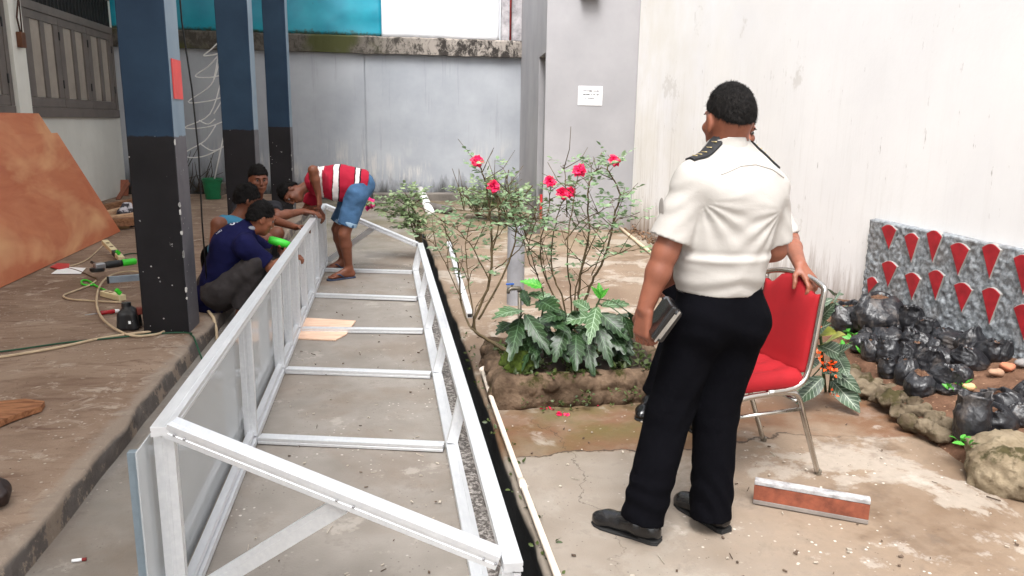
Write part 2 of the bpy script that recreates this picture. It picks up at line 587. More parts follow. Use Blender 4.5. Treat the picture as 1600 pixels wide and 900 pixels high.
pprof = [(-5.2, .11)]+[(x, .11) for x in np.arange(-4.8, -1.4, .12)]+[(-1.37, .11), (-1.31, .1095), (-1.278, .108), (-1.266, .100), (-1.262, .080), (-1.259, .04), (-1.252, -.01)]
def pline(y):
    out = []
    n_ = len(pprof)
    for i, (x, z) in enumerate(pprof):
        if i >= n_-7:
            k = 1-abs(i-(n_-4))/4
            x += .028*k*float(fbm(V(5, y*3.2, z*6), 1.0, 4))
            z += .014*k*float(fbm(V(9, y*5, x*9), 1.0, 2))-(.004 if 0 < i < n_-2 else 0)
        out.append((x, y, z+.003*float(vnoise(V(x*4, y*4, 2), 1))))
    return out
pys = list(np.arange(-4, 15.56, .06))
vs, fs = grid_mesh(pline, pys, len(pprof))
p_ = MB().add(vs, fs).build('platform', platform_mat(), smooth=True, fix=False)
tag(p_, kind='structure')

# ------------------------------------------------------------------ back wall
def backwall_mat():
    n = NT('grey_blue_stained_wall')
    P = n.pos(world=True); s = n.sep(P)
    big = n.noise(P, .7, 5, .6)
    c = n.mix(n.rng(big, .35, .65), lin(142, 146, 152), lin(164, 167, 172))
    streak = n.noise(n.pos((5, 5, .28), world=True), 1.6, 5, .7)
    c = n.mix(n.rng(streak, .58, .8, 0, .5), c, lin(96, 96, 98))
    ef = n.noise(n.pos((9, 9, .9), world=True), 1.5, 6, .75)
    band = n.math('MULTIPLY', n.rng(s[2], .25, .5), n.rng(s[2], 1.25, .8))
    patch = n.rng(n.noise(P, 1.1, 3, .5), .48, .58)
    c = n.mix(n.math('MULTIPLY', n.math('MULTIPLY', band, patch), n.rng(ef, .46, .6)), c, lin(182, 180, 178))
    alg = n.math('ADD', s[2], n.rng(n.noise(n.pos((3, 3, .8), world=True), 2, 5, .7), .2, .8, -.3, .3))
    c = n.mix(n.rng(alg, .42, .08, 0, .9), c, lin(54, 52, 48))
    mossl = n.math('MULTIPLY', n.rng(s[0], -.8, -3.2), n.rng(alg, .8, .1))
    c = n.mix(mossl, c, lin(34, 33, 28))
    n.col(c); n.bump(n.noise(P, 30, 4, .6), .15, .006)
    return n.set(.8, 0, .3)
def coping_mat():
    n = NT('mildewed_concrete_coping')
    P = n.pos(world=True); s = n.sep(P)
    x1 = n.noise(n.pos((1, 1, .7), world=True), 7, 6, .75, .3)
    c = n.mix(n.rng(x1, .44, .56), lin(52, 48, 45), lin(150, 142, 134))
    c = n.mix(n.rng(s[0], 1.2, -.6, 0, .8), c, lin(66, 62, 56))
    c = n.mix(n.math('MULTIPLY', n.rng(n.noise(P, 1.2, 3, .5), .5, .6), n.rng(s[0], .2, -.5)), c, lin(66, 68, 40))
    n.col(c); n.bump(n.noise(P, 25, 4, .7), .4, .01)
    return n.set(.9, 0, .2)
MAT['bwall'] = backwall_mat(); MAT['coping'] = coping_mat()
BW = 15.6
t = thing('back_wall', 'long grey blue stained wall at the far end under a mildewed ledge', 'wall', (0, BW, 0))
m = MB(); m.b2((-5.4, BW, -.1), (-.37, BW+.25, 2.8)); m.b2((-.345, BW, -.1), (4.2, BW+.25, 2.8)); m.b2((-.37, BW+.03, -.1), (-.345, BW+.25, 2.8))
m.build('wall_face', MAT['bwall'], t)
m = MB()
xs = np.arange(-5.4, 4.21, .07)
pr = [(-.10, 2.79), (-.10, 3.08), (-.06, 3.11), (.30, 3.11), (.30, 2.79)]
vs = []
for x in xs:
    for k, (yy, zz) in enumerate(pr):
        vs.append((x, BW+yy+.012*float(fbm(V(x*5, k*3, 0), 1)), zz+.012*float(fbm(V(x*6, k*5, 4), 1))))
fs = [(i*5+k, i*5+(k+1) % 5, (i+1)*5+(k+1) % 5, (i+1)*5+k) for i in range(len(xs)-1) for k in range(5)]
m.add(vs, fs).build('ledge', MAT['coping'], t)
MAT['plinth'] = simple('damp_plinth', lin(104, 98, 92), .85, var=.3, scale=3, bump=.3)
m = MB(); m.b2((-.25, BW-.28, -.05), (2.5, BW, .14)); m.build('plinth', MAT['plinth'], t, bevel=.02)

def sheet(name, label, cat, x0, x1, z0, z1, mat, amp, seed):
    nx, nz = int((x1-x0)/.08)+1, int((z1-z0)/.08)+1
    vs = []
    for i in range(nx):
        for k in range(nz):
            x = x0+(x1-x0)*i/(nx-1); z = z0+(z1-z0)*k/(nz-1)
            d = amp*float(fbm(V(x*.8+seed, 0, z*1.1), 1.0, 3))
            vs.append((x, BW+.08+d, z))
    for i in range(nx):
        for k in range(nz):
            v = vs[i*nz+k]; vs.append((v[0], v[1]+.004, v[2]))
    o = nx*nz
    fs = []
    for i in range(nx-1):
        for k in range(nz-1):
            a = i*nz+k
            fs.append((a, a+nz, a+nz+1, a+1)); fs.append((o+a, o+a+1, o+a+nz+1, o+a+nz))
    for i in range(nx-1):
        a = i*nz; fs.append((a, o+a, o+a+nz, a+nz)); a = i*nz+nz-1; fs.append((a, a+nz, o+a+nz, o+a))
    for k in range(nz-1):
        fs.append((k, k+1, o+k+1, o+k)); a = (nx-1)*nz+k; fs.append((a, o+a, o+a+1, a+1))
    return tag(MB().add(vs, fs).build(name, mat, smooth=True, fix=False), label, cat)
def turq_mat():
    n = NT('turquoise_painted_metal')
    P = n.pos(world=True); s = n.sep(P)
    c = n.mix(n.rng(n.noise(P, .8, 4, .6), .35, .65), lin(8, 112, 136), lin(24, 150, 168))
    rz = n.math('ADD', s[2], n.rng(n.noise(P, 12, 5, .75), .2, .8, -.1, .1))
    c = n.mix(n.rng(rz, 3.2, 3.12), c, lin(58, 74, 60))
    c = n.mix(n.rng(n.noise(n.pos((6, 6, 2), world=True), 4, 5, .75), .68, .74), c, lin(40, 52, 52))
    n.col(c); return n.set(.38, 0, .5)
sheet('metal_sheet', 'buckled turquoise painted metal sheeting standing on the far wall ledge', 'metal sheet', -5.3, -.02, 3.105, 4.9, turq_mat(), .07, 0)
n = NT('white_plastic_sheet')
c_ = n.mix(n.rng(n.noise(n.pos(world=True), 1.2, 4, .6), .3, .7), (.84, .85, .88), (.93, .93, .94)); n.col(c_)
tr = n.node('ShaderNodeBsdfTranslucent'); tr.inputs[0].default_value = (.95, .95, .95, 1)
mx = n.node('ShaderNodeMixShader'); mx.inputs[0].default_value = .45
out = n.t.nodes['Material Output']
n.ln(n.b.outputs[0], mx.inputs[1]); n.ln(tr.outputs[0], mx.inputs[2]); n.ln(mx.outputs[0], out.inputs[0])
sheet('plastic_sheet', 'bright white sheet standing on the ledge right of the turquoise one', 'plastic sheet', -.02, 2.28, 3.112, 4.9, n.set(.35), .07, 5)
MAT['mottle'] = simple('peeling_white_concrete', lin(168, 164, 166), .9, var=.35, scale=5, bump=.3)
m = MB(); m.b2((2.31, BW+.02, 3.112), (2.78, BW+.24, 5)); tag(m.build('concrete_post', MAT['mottle'], bevel=.01), 'mottled pale concrete post above the ledge with a red pipe before it', 'post')
MAT['redpipe'] = simple('rusty_red_paint', lin(140, 44, 42), .6, var=.3)
m = MB(); m.tube([(2.47, BW-.03, 3.1), (2.47, BW-.03, 5)], .02); tag(m.build('pipe', MAT['redpipe'], smooth=True), 'thin red vertical pipe in front of the mottled post', 'pipe')

# ------------------------------------------------------------------ grey block with the notice
def greywall_mat(name, a, b):
    n = NT(name)
    P = n.pos(world=True); s = n.sep(P)
    c = n.mix(n.rng(n.noise(P, .8, 5, .6), .35, .65), a, b)
    z = n.math('ADD', s[2], n.rng(n.noise(n.pos((4, 4, .8), world=True), 2, 5, .7), .2, .8, -.25, .25))
    c = n.mix(n.rng(z, .3, .02, 0, .55), c, lin(120, 106, 92))
    c = n.mix(n.math('MULTIPLY', n.rng(n.noise(n.pos((1, 1, .5), world=True), 16, 3, .6), .73, .77), .6), c, lin(110, 102, 98))
    n.col(c); n.bump(n.noise(P, 35, 4, .6), .12, .005)
    return n.set(.75, 0, .3)
MAT['greyw'] = greywall_mat('grey_painted_wall', lin(140, 139, 141), lin(156, 154, 156))
t = thing('grey_building', 'grey painted block at the far corner carrying a white paper notice', 'building', (2.9, 11, 0))
# footprint with a recessed doorway in the left side
A = V(2.26, 11, 0); B = V(2.70, BW+.02, 0); dv = nrm(B-A); nin = V(dv[1], -dv[0], 0)
d0, d1 = A+dv*.10, A+dv*1.0
foot = [A, V(3.62, 11, 0), V(3.62, BW, 0), B, d1, d1+nin*.12, d0+nin*.12, d0]
m = MB(); m.prism([p+V(0, 0, -.1) for p in foot][::-1], (0, 0, 2.62)); m.prism([p+V(0, 0, 2.52) for p in (A, V(3.62, 11, 0), V(3.62, BW, 0), B)][::-1], (0, 0, 2.4))
m.build('wall', MAT['greyw'], t)
m = MB(); c = (d0+d1)/2+nin*.085; m.bar(d0+nin*.1+V(0, 0, 1.26)+dv*.03, d1+nin*.1+V(0, 0, 1.26)-dv*.03, .035, 2.4)
dr = m.build('door', simple('grey_door', lin(146, 147, 150), .6), t)
m = MB(); m.bar(d0+nin*.06+dv*.12+V(0, 0, 1.0), d0+nin*.06+dv*.22+V(0, 0, 1.0), .02, .02); m.build('handle', simple('dark_metal', (.04, .04, .04), .4, .6), dr)
m = MB(); m.b2((2.24, 10.9, 0), (2.34, 11.0-.003, .5)); 
m = MB(); m.bar(A+V(-.02, .05, .1), A+V(-.02, .05, .52), .03, .05, up=(0, 1, 0)); m.build('red_stop', simple('red_paint', lin(176, 40, 44), .5), t)
m = MB(); m.bar(A+V(-.3, -.1, .06), A+V(-.1, -.1, .06), .5, .14); m.build('step', MAT['plinth'], t, bevel=.01)
m = MB(); m.b2((2.72, 10.86, 3.235), (2.98, 11-.003, 3.5)); tag(m.build('lamp_box', simple('black_box', (.02, .02, .025), .5), bevel=.01), 'black box fixed high on the grey block above the notice', 'lamp')

MAT['paper'] = simple('white_paper', (.86, .86, .86), .7, var=.02)
t = thing('paper_notice', 'white paper notice with three faint lines taped on the grey wall', 'notice', (2.91, 10.99, 1.93))
m = MB(); m.b2((2.735, 10.992, 1.80), (3.09, 10.997, 2.065)); m.build('sheet', MAT['paper'], t)
m = MB()
rs = random.Random(4)
for z, xa, xb in ((2.0, 2.80, 3.04), (1.95, 2.805, 3.03), (1.90, 2.84, 2.98)):
    x = xa
    while x < xb:
        wd = rs.uniform(.006, .014); hh = rs.choice((.011, .014, .02))
        m.b2((x, 10.9895, z-hh*.8), (x+wd*.8, 10.9919, z+hh*.8)); m.b2((x, 10.9897, z-.007), (x+wd+.003, 10.9919, z+.006)); x += wd+rs.uniform(.003, .008)+(.014 if rs.random() < .18 else 0)
m.build('writing', simple('grey_ink', (.16, .16, .17), .8), t)

# ------------------------------------------------------------------ right wall
def rightwall_mat():
    n = NT('white_stained_wall')
    P = n.pos(world=True); s = n.sep(P)
    c = n.mix(n.rng(n.noise(P, .6, 5, .6), .35, .65), lin(226, 225, 225), lin(236, 235, 234))
    y = n.rng(s[1], 6, 10.5)
    c = n.mix(n.math('MULTIPLY', y, n.rng(n.noise(P, .9, 4, .6), .35, .6, 0, .6)), c, lin(216, 211, 198))
    z = n.math('ADD', s[2], n.rng(n.noise(n.pos((5, 5, .6), world=True), 2.4, 6, .75), .2, .8, -.4, .4))
    sk = n.noise(n.pos((7, 7, .5), world=True), 2.2, 7, .78)
    c = n.mix(n.math('MULTIPLY', n.math('MULTIPLY', n.rng(sk, .5, .66), n.rng(s[2], 2.6, .4)), n.rng(s[1], 4, 10.5, .06, .4)), c, lin(150, 138, 120))
    c = n.mix(n.math('MULTIPLY', n.rng(n.noise(P, 1.1, 8, .7), .6, .63), .5), c, lin(196, 192, 186))
    c = n.mix(n.rng(z, .5, .0, 0, .8), c, lin(124, 100, 80))
    st = n.noise(n.pos((8, 8, 1.6), world=True), 3.0, 5, .7)
    c = n.mix(n.math('MULTIPLY', n.rng(st, .66, .72), n.rng(s[2], 3.0, 1.6, .12, .55)), c, lin(110, 96, 82))
    n.col(c); n.bump(n.noise(P, 30, 4, .6), .14, .006)
    return n.set(.75, 0, .3)
m = MB(); m.b2((3.6, -3, -.2), (3.85, 10.99, 5)); tag(m.build('right_wall', rightwall_mat()), 'tall white plaster wall with stains along the right side of the yard', 'wall')
# kerb pipe lying along the foot of the white wall
m = MB(); pts = [gz(968, 358), gz(985, 372), gz(1004, 388), gz(1030, 408)]
m.tube([p+V(0, 0, .025) for p in pts], .022); tag(m.build('pipe', simple('dirty_cream_pipe', lin(196, 178, 150), .6), smooth=True), 'cream pipe lying along the foot of the white wall', 'pipe')

# ------------------------------------------------------------------ mosaic panel on the right wall
def pebble_mat():
    n = NT('grey_pebble_render')
    P = n.pos()
    v = n.noise(P, 34, 3, .6)
    c = n.mix(n.rng(v, .35, .62), lin(96, 100, 104), lin(152, 157, 161))
    c = n.mix(n.rng(n.noise(P, 4, 4, .6), .5, .75, 0, .4), c, lin(120, 104, 92))
    n.col(c); n.bump(n.noise(P, 60, 3, .6), .6, .01)
    return n.set(.65, 0, .4)
t = thing('mosaic_panel', 'grey pebbled relief panel with red tapering tongues on the white wall', 'wall panel', (3.58, 4, 0))
ny, nz = 210, 66
vs = []
for i in range(ny):
    for k in range(nz):
        y = 5.2-2.5*i/(ny-1); z = .12+(.89-.12)*k/(nz-1)
        z = min(z, .885+.01*float(vnoise(V(y*6, 0, 0), 1)))
        d = .013*abs(float(vnoise(V(y, z, 3.3), 26)))+.007*float(vnoise(V(y, z, 9), 55))
        e = 0 if 0 < i < ny-1 and k < nz-1 else .05
        vs.append((3.556-d+e, y, z))
fs = [(i*nz+k, i*nz+k+1, (i+1)*nz+k+1, (i+1)*nz+k) for i in range(ny-1) for k in range(nz-1)]
m = MB().add(vs, fs); m.build('pebble_face', pebble_mat(), t, smooth=True, fix=False)
TR = [((308, 70), (352, 78), (330, 133)), ((378, 97), (420, 103), (398, 172)), ((446, 88), (492, 98), (463, 172)), ((518, 125), (574, 138), (541, 212)), ((615, 130), (670, 140), (637, 222)), ((712, 163), (768, 175), (740, 270)),
      ((264, 228), (295, 238), (268, 268)), ((309, 180), (354, 190), (327, 248)), ((380, 215), (425, 228), (400, 287)), ((451, 210), (497, 218), (472, 288)), ((530, 245), (583, 262), (552, 325)), ((615, 263), (670, 275), (637, 362)), ((712, 315), (770, 325), (742, 410))]
MAT['redtri'] = simple('worn_red_paint', lin(158, 28, 38), .55, var=.2, scale=14, bump=.1)
MAT['tririm'] = simple('pale_mortar', lin(150, 146, 142), .8)
for a, b, c in TR:
    q = [atx(1220+p[0]/1.955, 320+p[1]/1.955, 3.54) for p in (a, b, c)]
    for key, gr, x0 in (('tririm', 1.06, 3.540), ('redtri', 1.0, 3.537)):
        cen = (q[0]+q[1]+q[2])/3
        w_ = [cen+(p-cen)*gr for p in q]
        top = [w_[0]+(w_[1]-w_[0])*u+V(0, 0, .03*math.sin(math.pi*u)) for u in np.linspace(0, 1, 8)]
        tip = [w_[2]+(w_[1]-w_[2])*.06, w_[2]+V(0, 0, -.006), w_[2]+(w_[0]-w_[2])*.06]
        poly = [V(x0, p[1], p[2]) for p in top+tip]
        mm = MB().prism(poly, (.03, 0, 0))
        if key == 'tririm': rim = mm.build('tongue', MAT[key], t, bevel=.002)
        else: mm.build('red_inset', MAT[key], rim, bevel=.002)

# ------------------------------------------------------------------ left building: wall, post, shutters, unseen roof, columns
LX = -4.85
def cream_mat():
    n = NT('cream_wall_paint')
    P = n.pos(world=True); s = n.sep(P)
    c = n.mix(n.rng(n.noise(P, .9, 5, .6), .35, .65), lin(208, 206, 198), lin(224, 222, 214))
    st = n.noise(n.pos((7, 5, 2), world=True), 3.0, 5, .7)
    c = n.mix(n.rng(st, .7, .73), c, lin(112, 88, 62))
    n.col(c); n.bump(n.noise(P, 30, 4, .6), .12, .005)
    return n.set(.75, 0, .3)
MAT['cream'] = cream_mat()
t = thing('left_building', 'cream walled building along the left side behind the raised gallery', 'building', (LX, 6, .18))
m = MB(); m.b2((LX-.3, -4, 0), (LX, BW-.003, 5.7)); m.build('wall', MAT['cream'], t)
m = MB(); m.b2((LX-.0, 11.38, .17), (LX+.08, 11.76, 5.44)); m.build('pilaster', MAT['cream'], t, bevel=.006)
m = MB(); m.b2((LX-.2, -4, 5.45), (-1.12, BW+.2, 5.475));  # unseen roof over the columns, raised to let more sky light in
n = NT('roof_translucent_for_light'); n.col((.8, .8, .78)); n.set(.6)  # translucency put in to brighten the gallery below
tr = n.node('ShaderNodeBsdfTranslucent'); tr.inputs[0].default_value = (.92, .91, .88, 1)
mx = n.node('ShaderNodeMixShader'); mx.inputs[0].default_value = .45
n.ln(n.b.outputs[0], mx.inputs[1]); n.ln(tr.outputs[0], mx.inputs[2]); n.ln(mx.outputs[0], n.t.nodes['Material Output'].inputs[0])
m.build('unseen_gallery_roof', n.m, t)
MAT['shut'] = simple('grey_brown_shutter_paint', lin(104, 96, 91), .6, var=.12, scale=3)
MAT['shutp'] = simple('light_grey_shutter_panel', lin(156, 146, 135), .6, var=.1, scale=3)
MAT['iron'] = simple('dark_iron', (.015, .015, .016), .5, .4)
def shutter(y0, y1, label):
    t = thing('folding_shutter', label, 'shutter', (LX, (y0+y1)/2, 1.52), 'shutters along the left building wall')
    m = MB()
    m.b2((LX-.01, y0, 1.52), (LX+.05, y1, 1.66)); m.b2((LX-.01, y0, 2.98), (LX+.05, y1, 3.1)); m.b2((LX-.01, y0, 3.55), (LX+.05, y1, 3.7))
    m.b2((LX-.01, y0, 1.663), (LX+.045, y0+.1, 2.977)); m.b2((LX-.01, y1-.1, 1.663), (LX+.045, y1, 2.977))
    m.build('frame', MAT['shut'], t, bevel=.004)
    m = MB(); m.b2((LX-.01, y0, 3.103), (LX+.006, y1, 3.547)); m.build('dark_opening', simple('dark_interior', (.012, .012, .012), .9), t)
    m = MB()
    for k in range(int((y1-y0)/.14)): m.tube([(LX+.03, y0+.07+.14*k, 3.09), (LX+.03, y0+.07+.14*k, 3.56)], .009, 6)
    m.build('grille', MAT['iron'], t)
    L = (y1-y0-.2)/3
    for k in range(3):
        a = y0+.1+L*k+.006; b = a+L-.012
        m = MB()
        w_ = .15*L
        for u, v in ((a, a+w_), (a+L*.5-w_*.4, a+L*.5+w_*.4), (b-w_, b)): m.b2((LX, u, 1.80), (LX+.035, v, 2.86))
        m.b2((LX, a, 1.664), (LX+.035, b, 1.797)); m.b2((LX, a, 2.863), (LX+.035, b, 2.976))
        lf = m.build('leaf', MAT['shut'], t, bevel=.004)
        for u, v in ((a+w_+.003, a+L*.5-w_*.4-.003), (a+L*.5+w_*.4+.003, b-w_-.003)):
            m = MB(); m.b2((LX, u, 1.803), (LX+.012, v, 2.857)); m.build('panel', MAT['shutp'], lf)
        for z in (1.95, 2.65): MB().b2((LX+.036, b-.015, z), (LX+.046, b+.02, z+.12)).build('hinge', MAT['iron'], lf)
shutter(11.8, 15.45, 'grey folding shutter window to the right of the cream pilaster')
shutter(7.7, 11.34, 'grey folding shutter window left of the cream pilaster, mostly out of frame')
t = thing('switch_box', 'small brown switch box with hanging cable on the cream pilaster', 'switch box', (LX+.09, 11.56, 2.55))
m = MB(); m.b2((LX+.081, 11.5, 2.42), (LX+.15, 11.63, 2.62)); m.build('box', simple('brown_plastic', lin(96, 58, 36), .5), t, bevel=.008)
m = MB(); m.tube([(LX+.12, 11.55, 2.62), (LX+.11, 11.52, 2.8), (LX+.14, 11.58, 3.1), (LX+.11, 11.5, 3.6)], .012); m.tube([(LX+.12, 11.6, 2.62), (LX+.12, 11.62, 3.0), (LX+.11, 11.56, 3.6)], .01); m.build('cable', simple('brown_cable', lin(66, 42, 30), .6), t, smooth=True)

def col_mat():
    n = NT('blue_black_column_paint')
    P = n.pos(world=True); s = n.sep(P)
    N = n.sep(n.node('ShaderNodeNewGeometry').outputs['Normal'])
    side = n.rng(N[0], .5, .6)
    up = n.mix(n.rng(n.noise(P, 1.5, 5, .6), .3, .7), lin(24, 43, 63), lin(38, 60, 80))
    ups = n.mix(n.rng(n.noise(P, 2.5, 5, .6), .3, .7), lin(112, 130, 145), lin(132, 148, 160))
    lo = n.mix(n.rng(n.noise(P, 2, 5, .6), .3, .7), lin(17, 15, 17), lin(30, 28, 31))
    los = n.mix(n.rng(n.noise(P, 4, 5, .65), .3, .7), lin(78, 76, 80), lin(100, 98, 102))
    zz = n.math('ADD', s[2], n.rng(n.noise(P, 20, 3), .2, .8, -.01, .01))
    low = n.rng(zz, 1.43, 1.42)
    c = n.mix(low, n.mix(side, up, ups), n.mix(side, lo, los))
    ch = n.noise(n.pos((1, 1, .8), world=True), 9, 5, .72)
    c = n.mix(n.math('MULTIPLY', n.rng(ch, .675, .69), n.rng(s[2], 1.5, 1.2)), c, lin(186, 184, 182))
    sp = n.math('MULTIPLY', n.rng(n.voro(P, 18), .10, .08), n.rng(n.noise(P, 3, 3), .5, .55))
    c = n.mix(n.math('MULTIPLY', sp, n.rng(s[2], 1.5, 1.3)), c, lin(176, 172, 170))
    n.col(c); n.bump(n.noise(P, 24, 4, .6), .15, .006)
    return n.set(.6, 0, .22)
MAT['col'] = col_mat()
MAT['chip'] = simple('bare_plaster', lin(190, 188, 184), .9, var=.2, scale=20)
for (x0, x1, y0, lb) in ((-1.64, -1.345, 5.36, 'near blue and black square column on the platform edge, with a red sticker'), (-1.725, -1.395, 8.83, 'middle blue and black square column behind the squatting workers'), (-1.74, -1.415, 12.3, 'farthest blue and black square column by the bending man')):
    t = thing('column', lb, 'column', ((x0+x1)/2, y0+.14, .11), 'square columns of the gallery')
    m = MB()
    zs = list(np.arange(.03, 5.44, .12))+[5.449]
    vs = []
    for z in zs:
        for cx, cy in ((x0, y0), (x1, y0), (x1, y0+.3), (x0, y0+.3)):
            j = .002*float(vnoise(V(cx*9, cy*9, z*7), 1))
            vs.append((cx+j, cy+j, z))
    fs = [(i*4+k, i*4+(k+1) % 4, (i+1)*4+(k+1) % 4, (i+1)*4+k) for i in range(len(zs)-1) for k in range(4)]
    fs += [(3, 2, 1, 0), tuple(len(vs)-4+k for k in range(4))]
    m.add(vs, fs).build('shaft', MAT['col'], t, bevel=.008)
    m = MB(); r2 = random.Random(int(y0*10))
    for k in range(10 if y0 < 6 else 6):                     # paint broken off along the front right edge
        z = r2.uniform(.15, 1.0) if k % 3 else r2.uniform(.15, 1.5); a = r2.uniform(.003, .011); b = r2.uniform(.006, .03)
        pts = [(x1+.0015-a*math.cos(q)*r2.uniform(.6, 1.2)*.8-.003, z+b*math.sin(q)*r2.uniform(.8, 1.1)) for q in np.linspace(0, 6.28, 8)[:-1]]
        m.prism([(p[0], y0-.0045, p[1]) for p in pts], (0, .008, 0))
        m.prism([(x1+.0035, y0-.001+a*(.55+.55*math.cos(q))*r2.uniform(.7, 1.1), z+b*.9*math.sin(q)) for q in np.linspace(0, 6.28, 8)[:-1]], (-.005, 0, 0))
    m.build('chipped_edge', MAT['chip'], t)
m = MB(); a, b = atx(269, 92, -1.345), atx(279, 155, -1.345)
m.b2((-1.342, 5.40, b[2]), (-1.336, 5.62, a[2])); tag(m.build('sticker', simple('red_sticker', lin(214, 70, 66), .5, var=.08)), 'red rectangular sticker on the side of the near column', 'sticker')
m = MB(); pts = [at(*p) for p in ((283, 60, 5.9), (288, 140, 5.9), (297, 200, 5.9), (300, 270, 5.9), (299, 330, 5.9))]
m.tube([(-1.40, 5.9, 5.44), (-1.375, 5.9, 2.2), (-1.34, 5.9, 1.75), (-1.325, 5.9, 1.3), (-1.335, 5.9, .8), (-1.33, 5.9, .2)], .006); tag(m.build('cable', MAT['iron'], smooth=True), 'black cable hanging down behind the near column', 'cable')

rs = random.Random(17); m = MB()
for k in range(240):
    x = 3.6-abs(rs.gauss(0, .09)); y = rs.uniform(8.2, 10.9); L = rs.uniform(.02, .07); a = rs.uniform(0, 6.28); z = .004+rs.uniform(0, .10)*max(0, 1-(3.6-x)/.15)
    m.bar((x, y, z), (x+L*math.cos(a)*.5-.0, y+L*math.sin(a), z+rs.uniform(0, .03)), rs.uniform(.01, .035), .004)
tag(m.build('leaf_litter', simple('dry_brown_litter', lin(112, 84, 62), .95, var=.5, scale=9)), 'dry brown litter along the foot of the white wall', 'litter', kind='stuff')

# chips, straws and grit lying about on the concrete
rs = random.Random(23)
for nm, mt, k_, lab in (('pale_chips', simple('pale_mortar_chip', lin(176, 166, 152), .9, var=.3), 190, 'pale mortar chips and wood shavings scattered over the concrete'), ('dark_grit', simple('dark_grit', lin(92, 76, 64), .95, var=.4), 150, 'dark grit and bits of straw scattered over the concrete')):
    m = MB()
    for _ in range(k_):
        if rs.random() < .45: x, y = rs.uniform(-.6, .25), 2.0+6.5*rs.random()**1.5
        else: x, y = rs.uniform(.62, 2.6), 2.2+rs.random()**1.4*6
        if .55 < x < 1.7 and 3.85 < y < 4.85: continue
        a = rs.uniform(0, 6.28); L = rs.uniform(.004, .018) if rs.random() < .82 else rs.uniform(.02, .06); w_ = rs.uniform(.003, .011) if L < .02 else .002
        m.bar((x, y, .006), (x+L*math.cos(a), y+L*math.sin(a), .006+rs.uniform(0, .004)), w_, rs.uniform(.002, .006))
    tag(m.build(nm, mt), lab, 'litter', kind='stuff')

# ================================================================== ALUMINIUM FRAME
def alu_mat():
    n = NT('mill_aluminium')
    P = n.pos()
    x = n.noise(n.pos((6, 1.2, 6)), 9, 4, .6)
    n.col(n.mix(n.rng(x, .3, .7), (.66, .67, .69), (.74, .75, .76)))
    n.ln(n.rng(n.noise(P, 22, 4, .6), .3, .7, .34, .52), n.b.inputs['Roughness'])
    n.bump(n.noise(P, 45, 2, .5), .05, .003)
    n.set(.42, .6, .5)
    return n.m
MAT['alu'] = alu_mat()
MAT['alud'] = simple('screw_steel', (.35, .35, .36), .4, .8)
SEC = [(-.5, -.5), (-.1, -.5), (-.09, -.42), (.09, -.42), (.1, -.5), (.5, -.5), (.5, -.12), (.465, -.1), (.465, .1), (.5, .12), (.5, .5), (.2, .5), (.19, .46), (.17, .46), (.16, .5), (-.5, .5), (-.5, .12), (-.465, .1), (-.465, -.1), (-.5, -.12)]
WD, HT = .058, .031
ft = thing('aluminium_truss', 'long bare aluminium display frame with glass side lying on the concrete lane', 'frame', (-.2, 5.2, 0))
LXF, RXB, RXT = -.67, .29, .345
def fb(name, a, b, up=(0, 0, 1), w_=WD, h_=HT):
    return MB().bar(a, b, w_, h_, up, SEC).build(name, MAT['alu'], ft, bevel=.0012)
zt, zb = .641, .0205
rail_l = fb('rail', (LXF, 2.262, zt), (LXF, 8.54, zt)); fb('rail', (LXF, 2.25, zb), (LXF, 8.5, zb))
# the near half of the bottom rail is doubled by a glazing bead
fb('glazing_bead', (LXF+.0, 2.3, .052), (LXF+.0, 8.46, .052), w_=.03, h_=.022)
fb('rail', (RXB, 1.98, zb), (RXB, 8.05, zb)); fb('rail', (RXT, 1.985, .281), (RXT, 8.03, .281))
BM = [(3.66, 3.45), (4.73, 4.53), (5.69, 5.55), (6.85, 6.62), (8.05, 7.84)]
for yl, yr in BM:
    fb('crossbeam', (LXF+.039, yl, zb), (RXB-.039, yr, zb))
    fb('post', (LXF, yl, .041), (LXF, yl, zt-.02), up=(0, 1, 0))
    fb('post', (RXB, yr, .041), (RXT-.004, yr, .281-.02), up=(0, 1, 0), w_=.05)
for yl in (5.22, 6.28, 7.45): fb('post', (LXF, yl, .041), (LXF, yl, zt-.02), up=(0, 1, 0), w_=.05)
for yl in (6.95, 8.15): fb('post', (LXF, yl, .041), (LXF, yl, zt-.02), up=(0, 1, 0))
fb('post', (LXF, 2.30, .041), (LXF, 2.30, zt-.02), up=(0, 1, 0)); fb('post', (LXF, 8.47, .041), (LXF, 8.47, zt-.02), up=(0, 1, 0))
fb('post', (RXB+.01, 2.005, .041), (RXT-.004, 2.005, .281-.02), up=(0, 1, 0)); fb('post', (RXB, 8.0, .041), (RXT-.004, 8.0, .281-.02), up=(0, 1, 0))
def end(yl, yr, t0):
    a, b = V(LXF+.02, yl, zt+.002), V(RXT-.036, yr, .286)
    fb('end_bar', a, b, w_=.06, h_=.045)
    p = a+(b-a)*t0
    fb('brace', p+V(0, .0, -.022), V(LXF+.04, yl+.06, .045), up=(0, -1, .3), w_=.055, h_=.03)
    for q in (.02, .05, t0-.02, t0+.03, .95, .985):
        c = a+(b-a)*q
        MB().lathe(c+V(0, -.032, -.004), [(.0045, 0), (.0045, .003), (.002, .0045)], 8, axis=(0, -1, 0)).build('screw', MAT['alud'], ft)
end(2.292, 2.03, .53); end(8.44, 7.98, .53)
fb('crossbeam', (LXF+.039, 2.29, zb), (RXB-.039, 2.03, zb))
n = NT('clear_glass')
g = n.node('ShaderNodeBsdfTransparent'); g.inputs[0].default_value = (.94, .96, .96, 1)
gl = n.node('ShaderNodeBsdfGlossy'); gl.inputs['Roughness'].default_value = .03; gl.inputs[0].default_value = (1, 1, 1, 1)
lw = n.node('ShaderNodeFresnel'); lw.inputs[0].default_value = 1.5
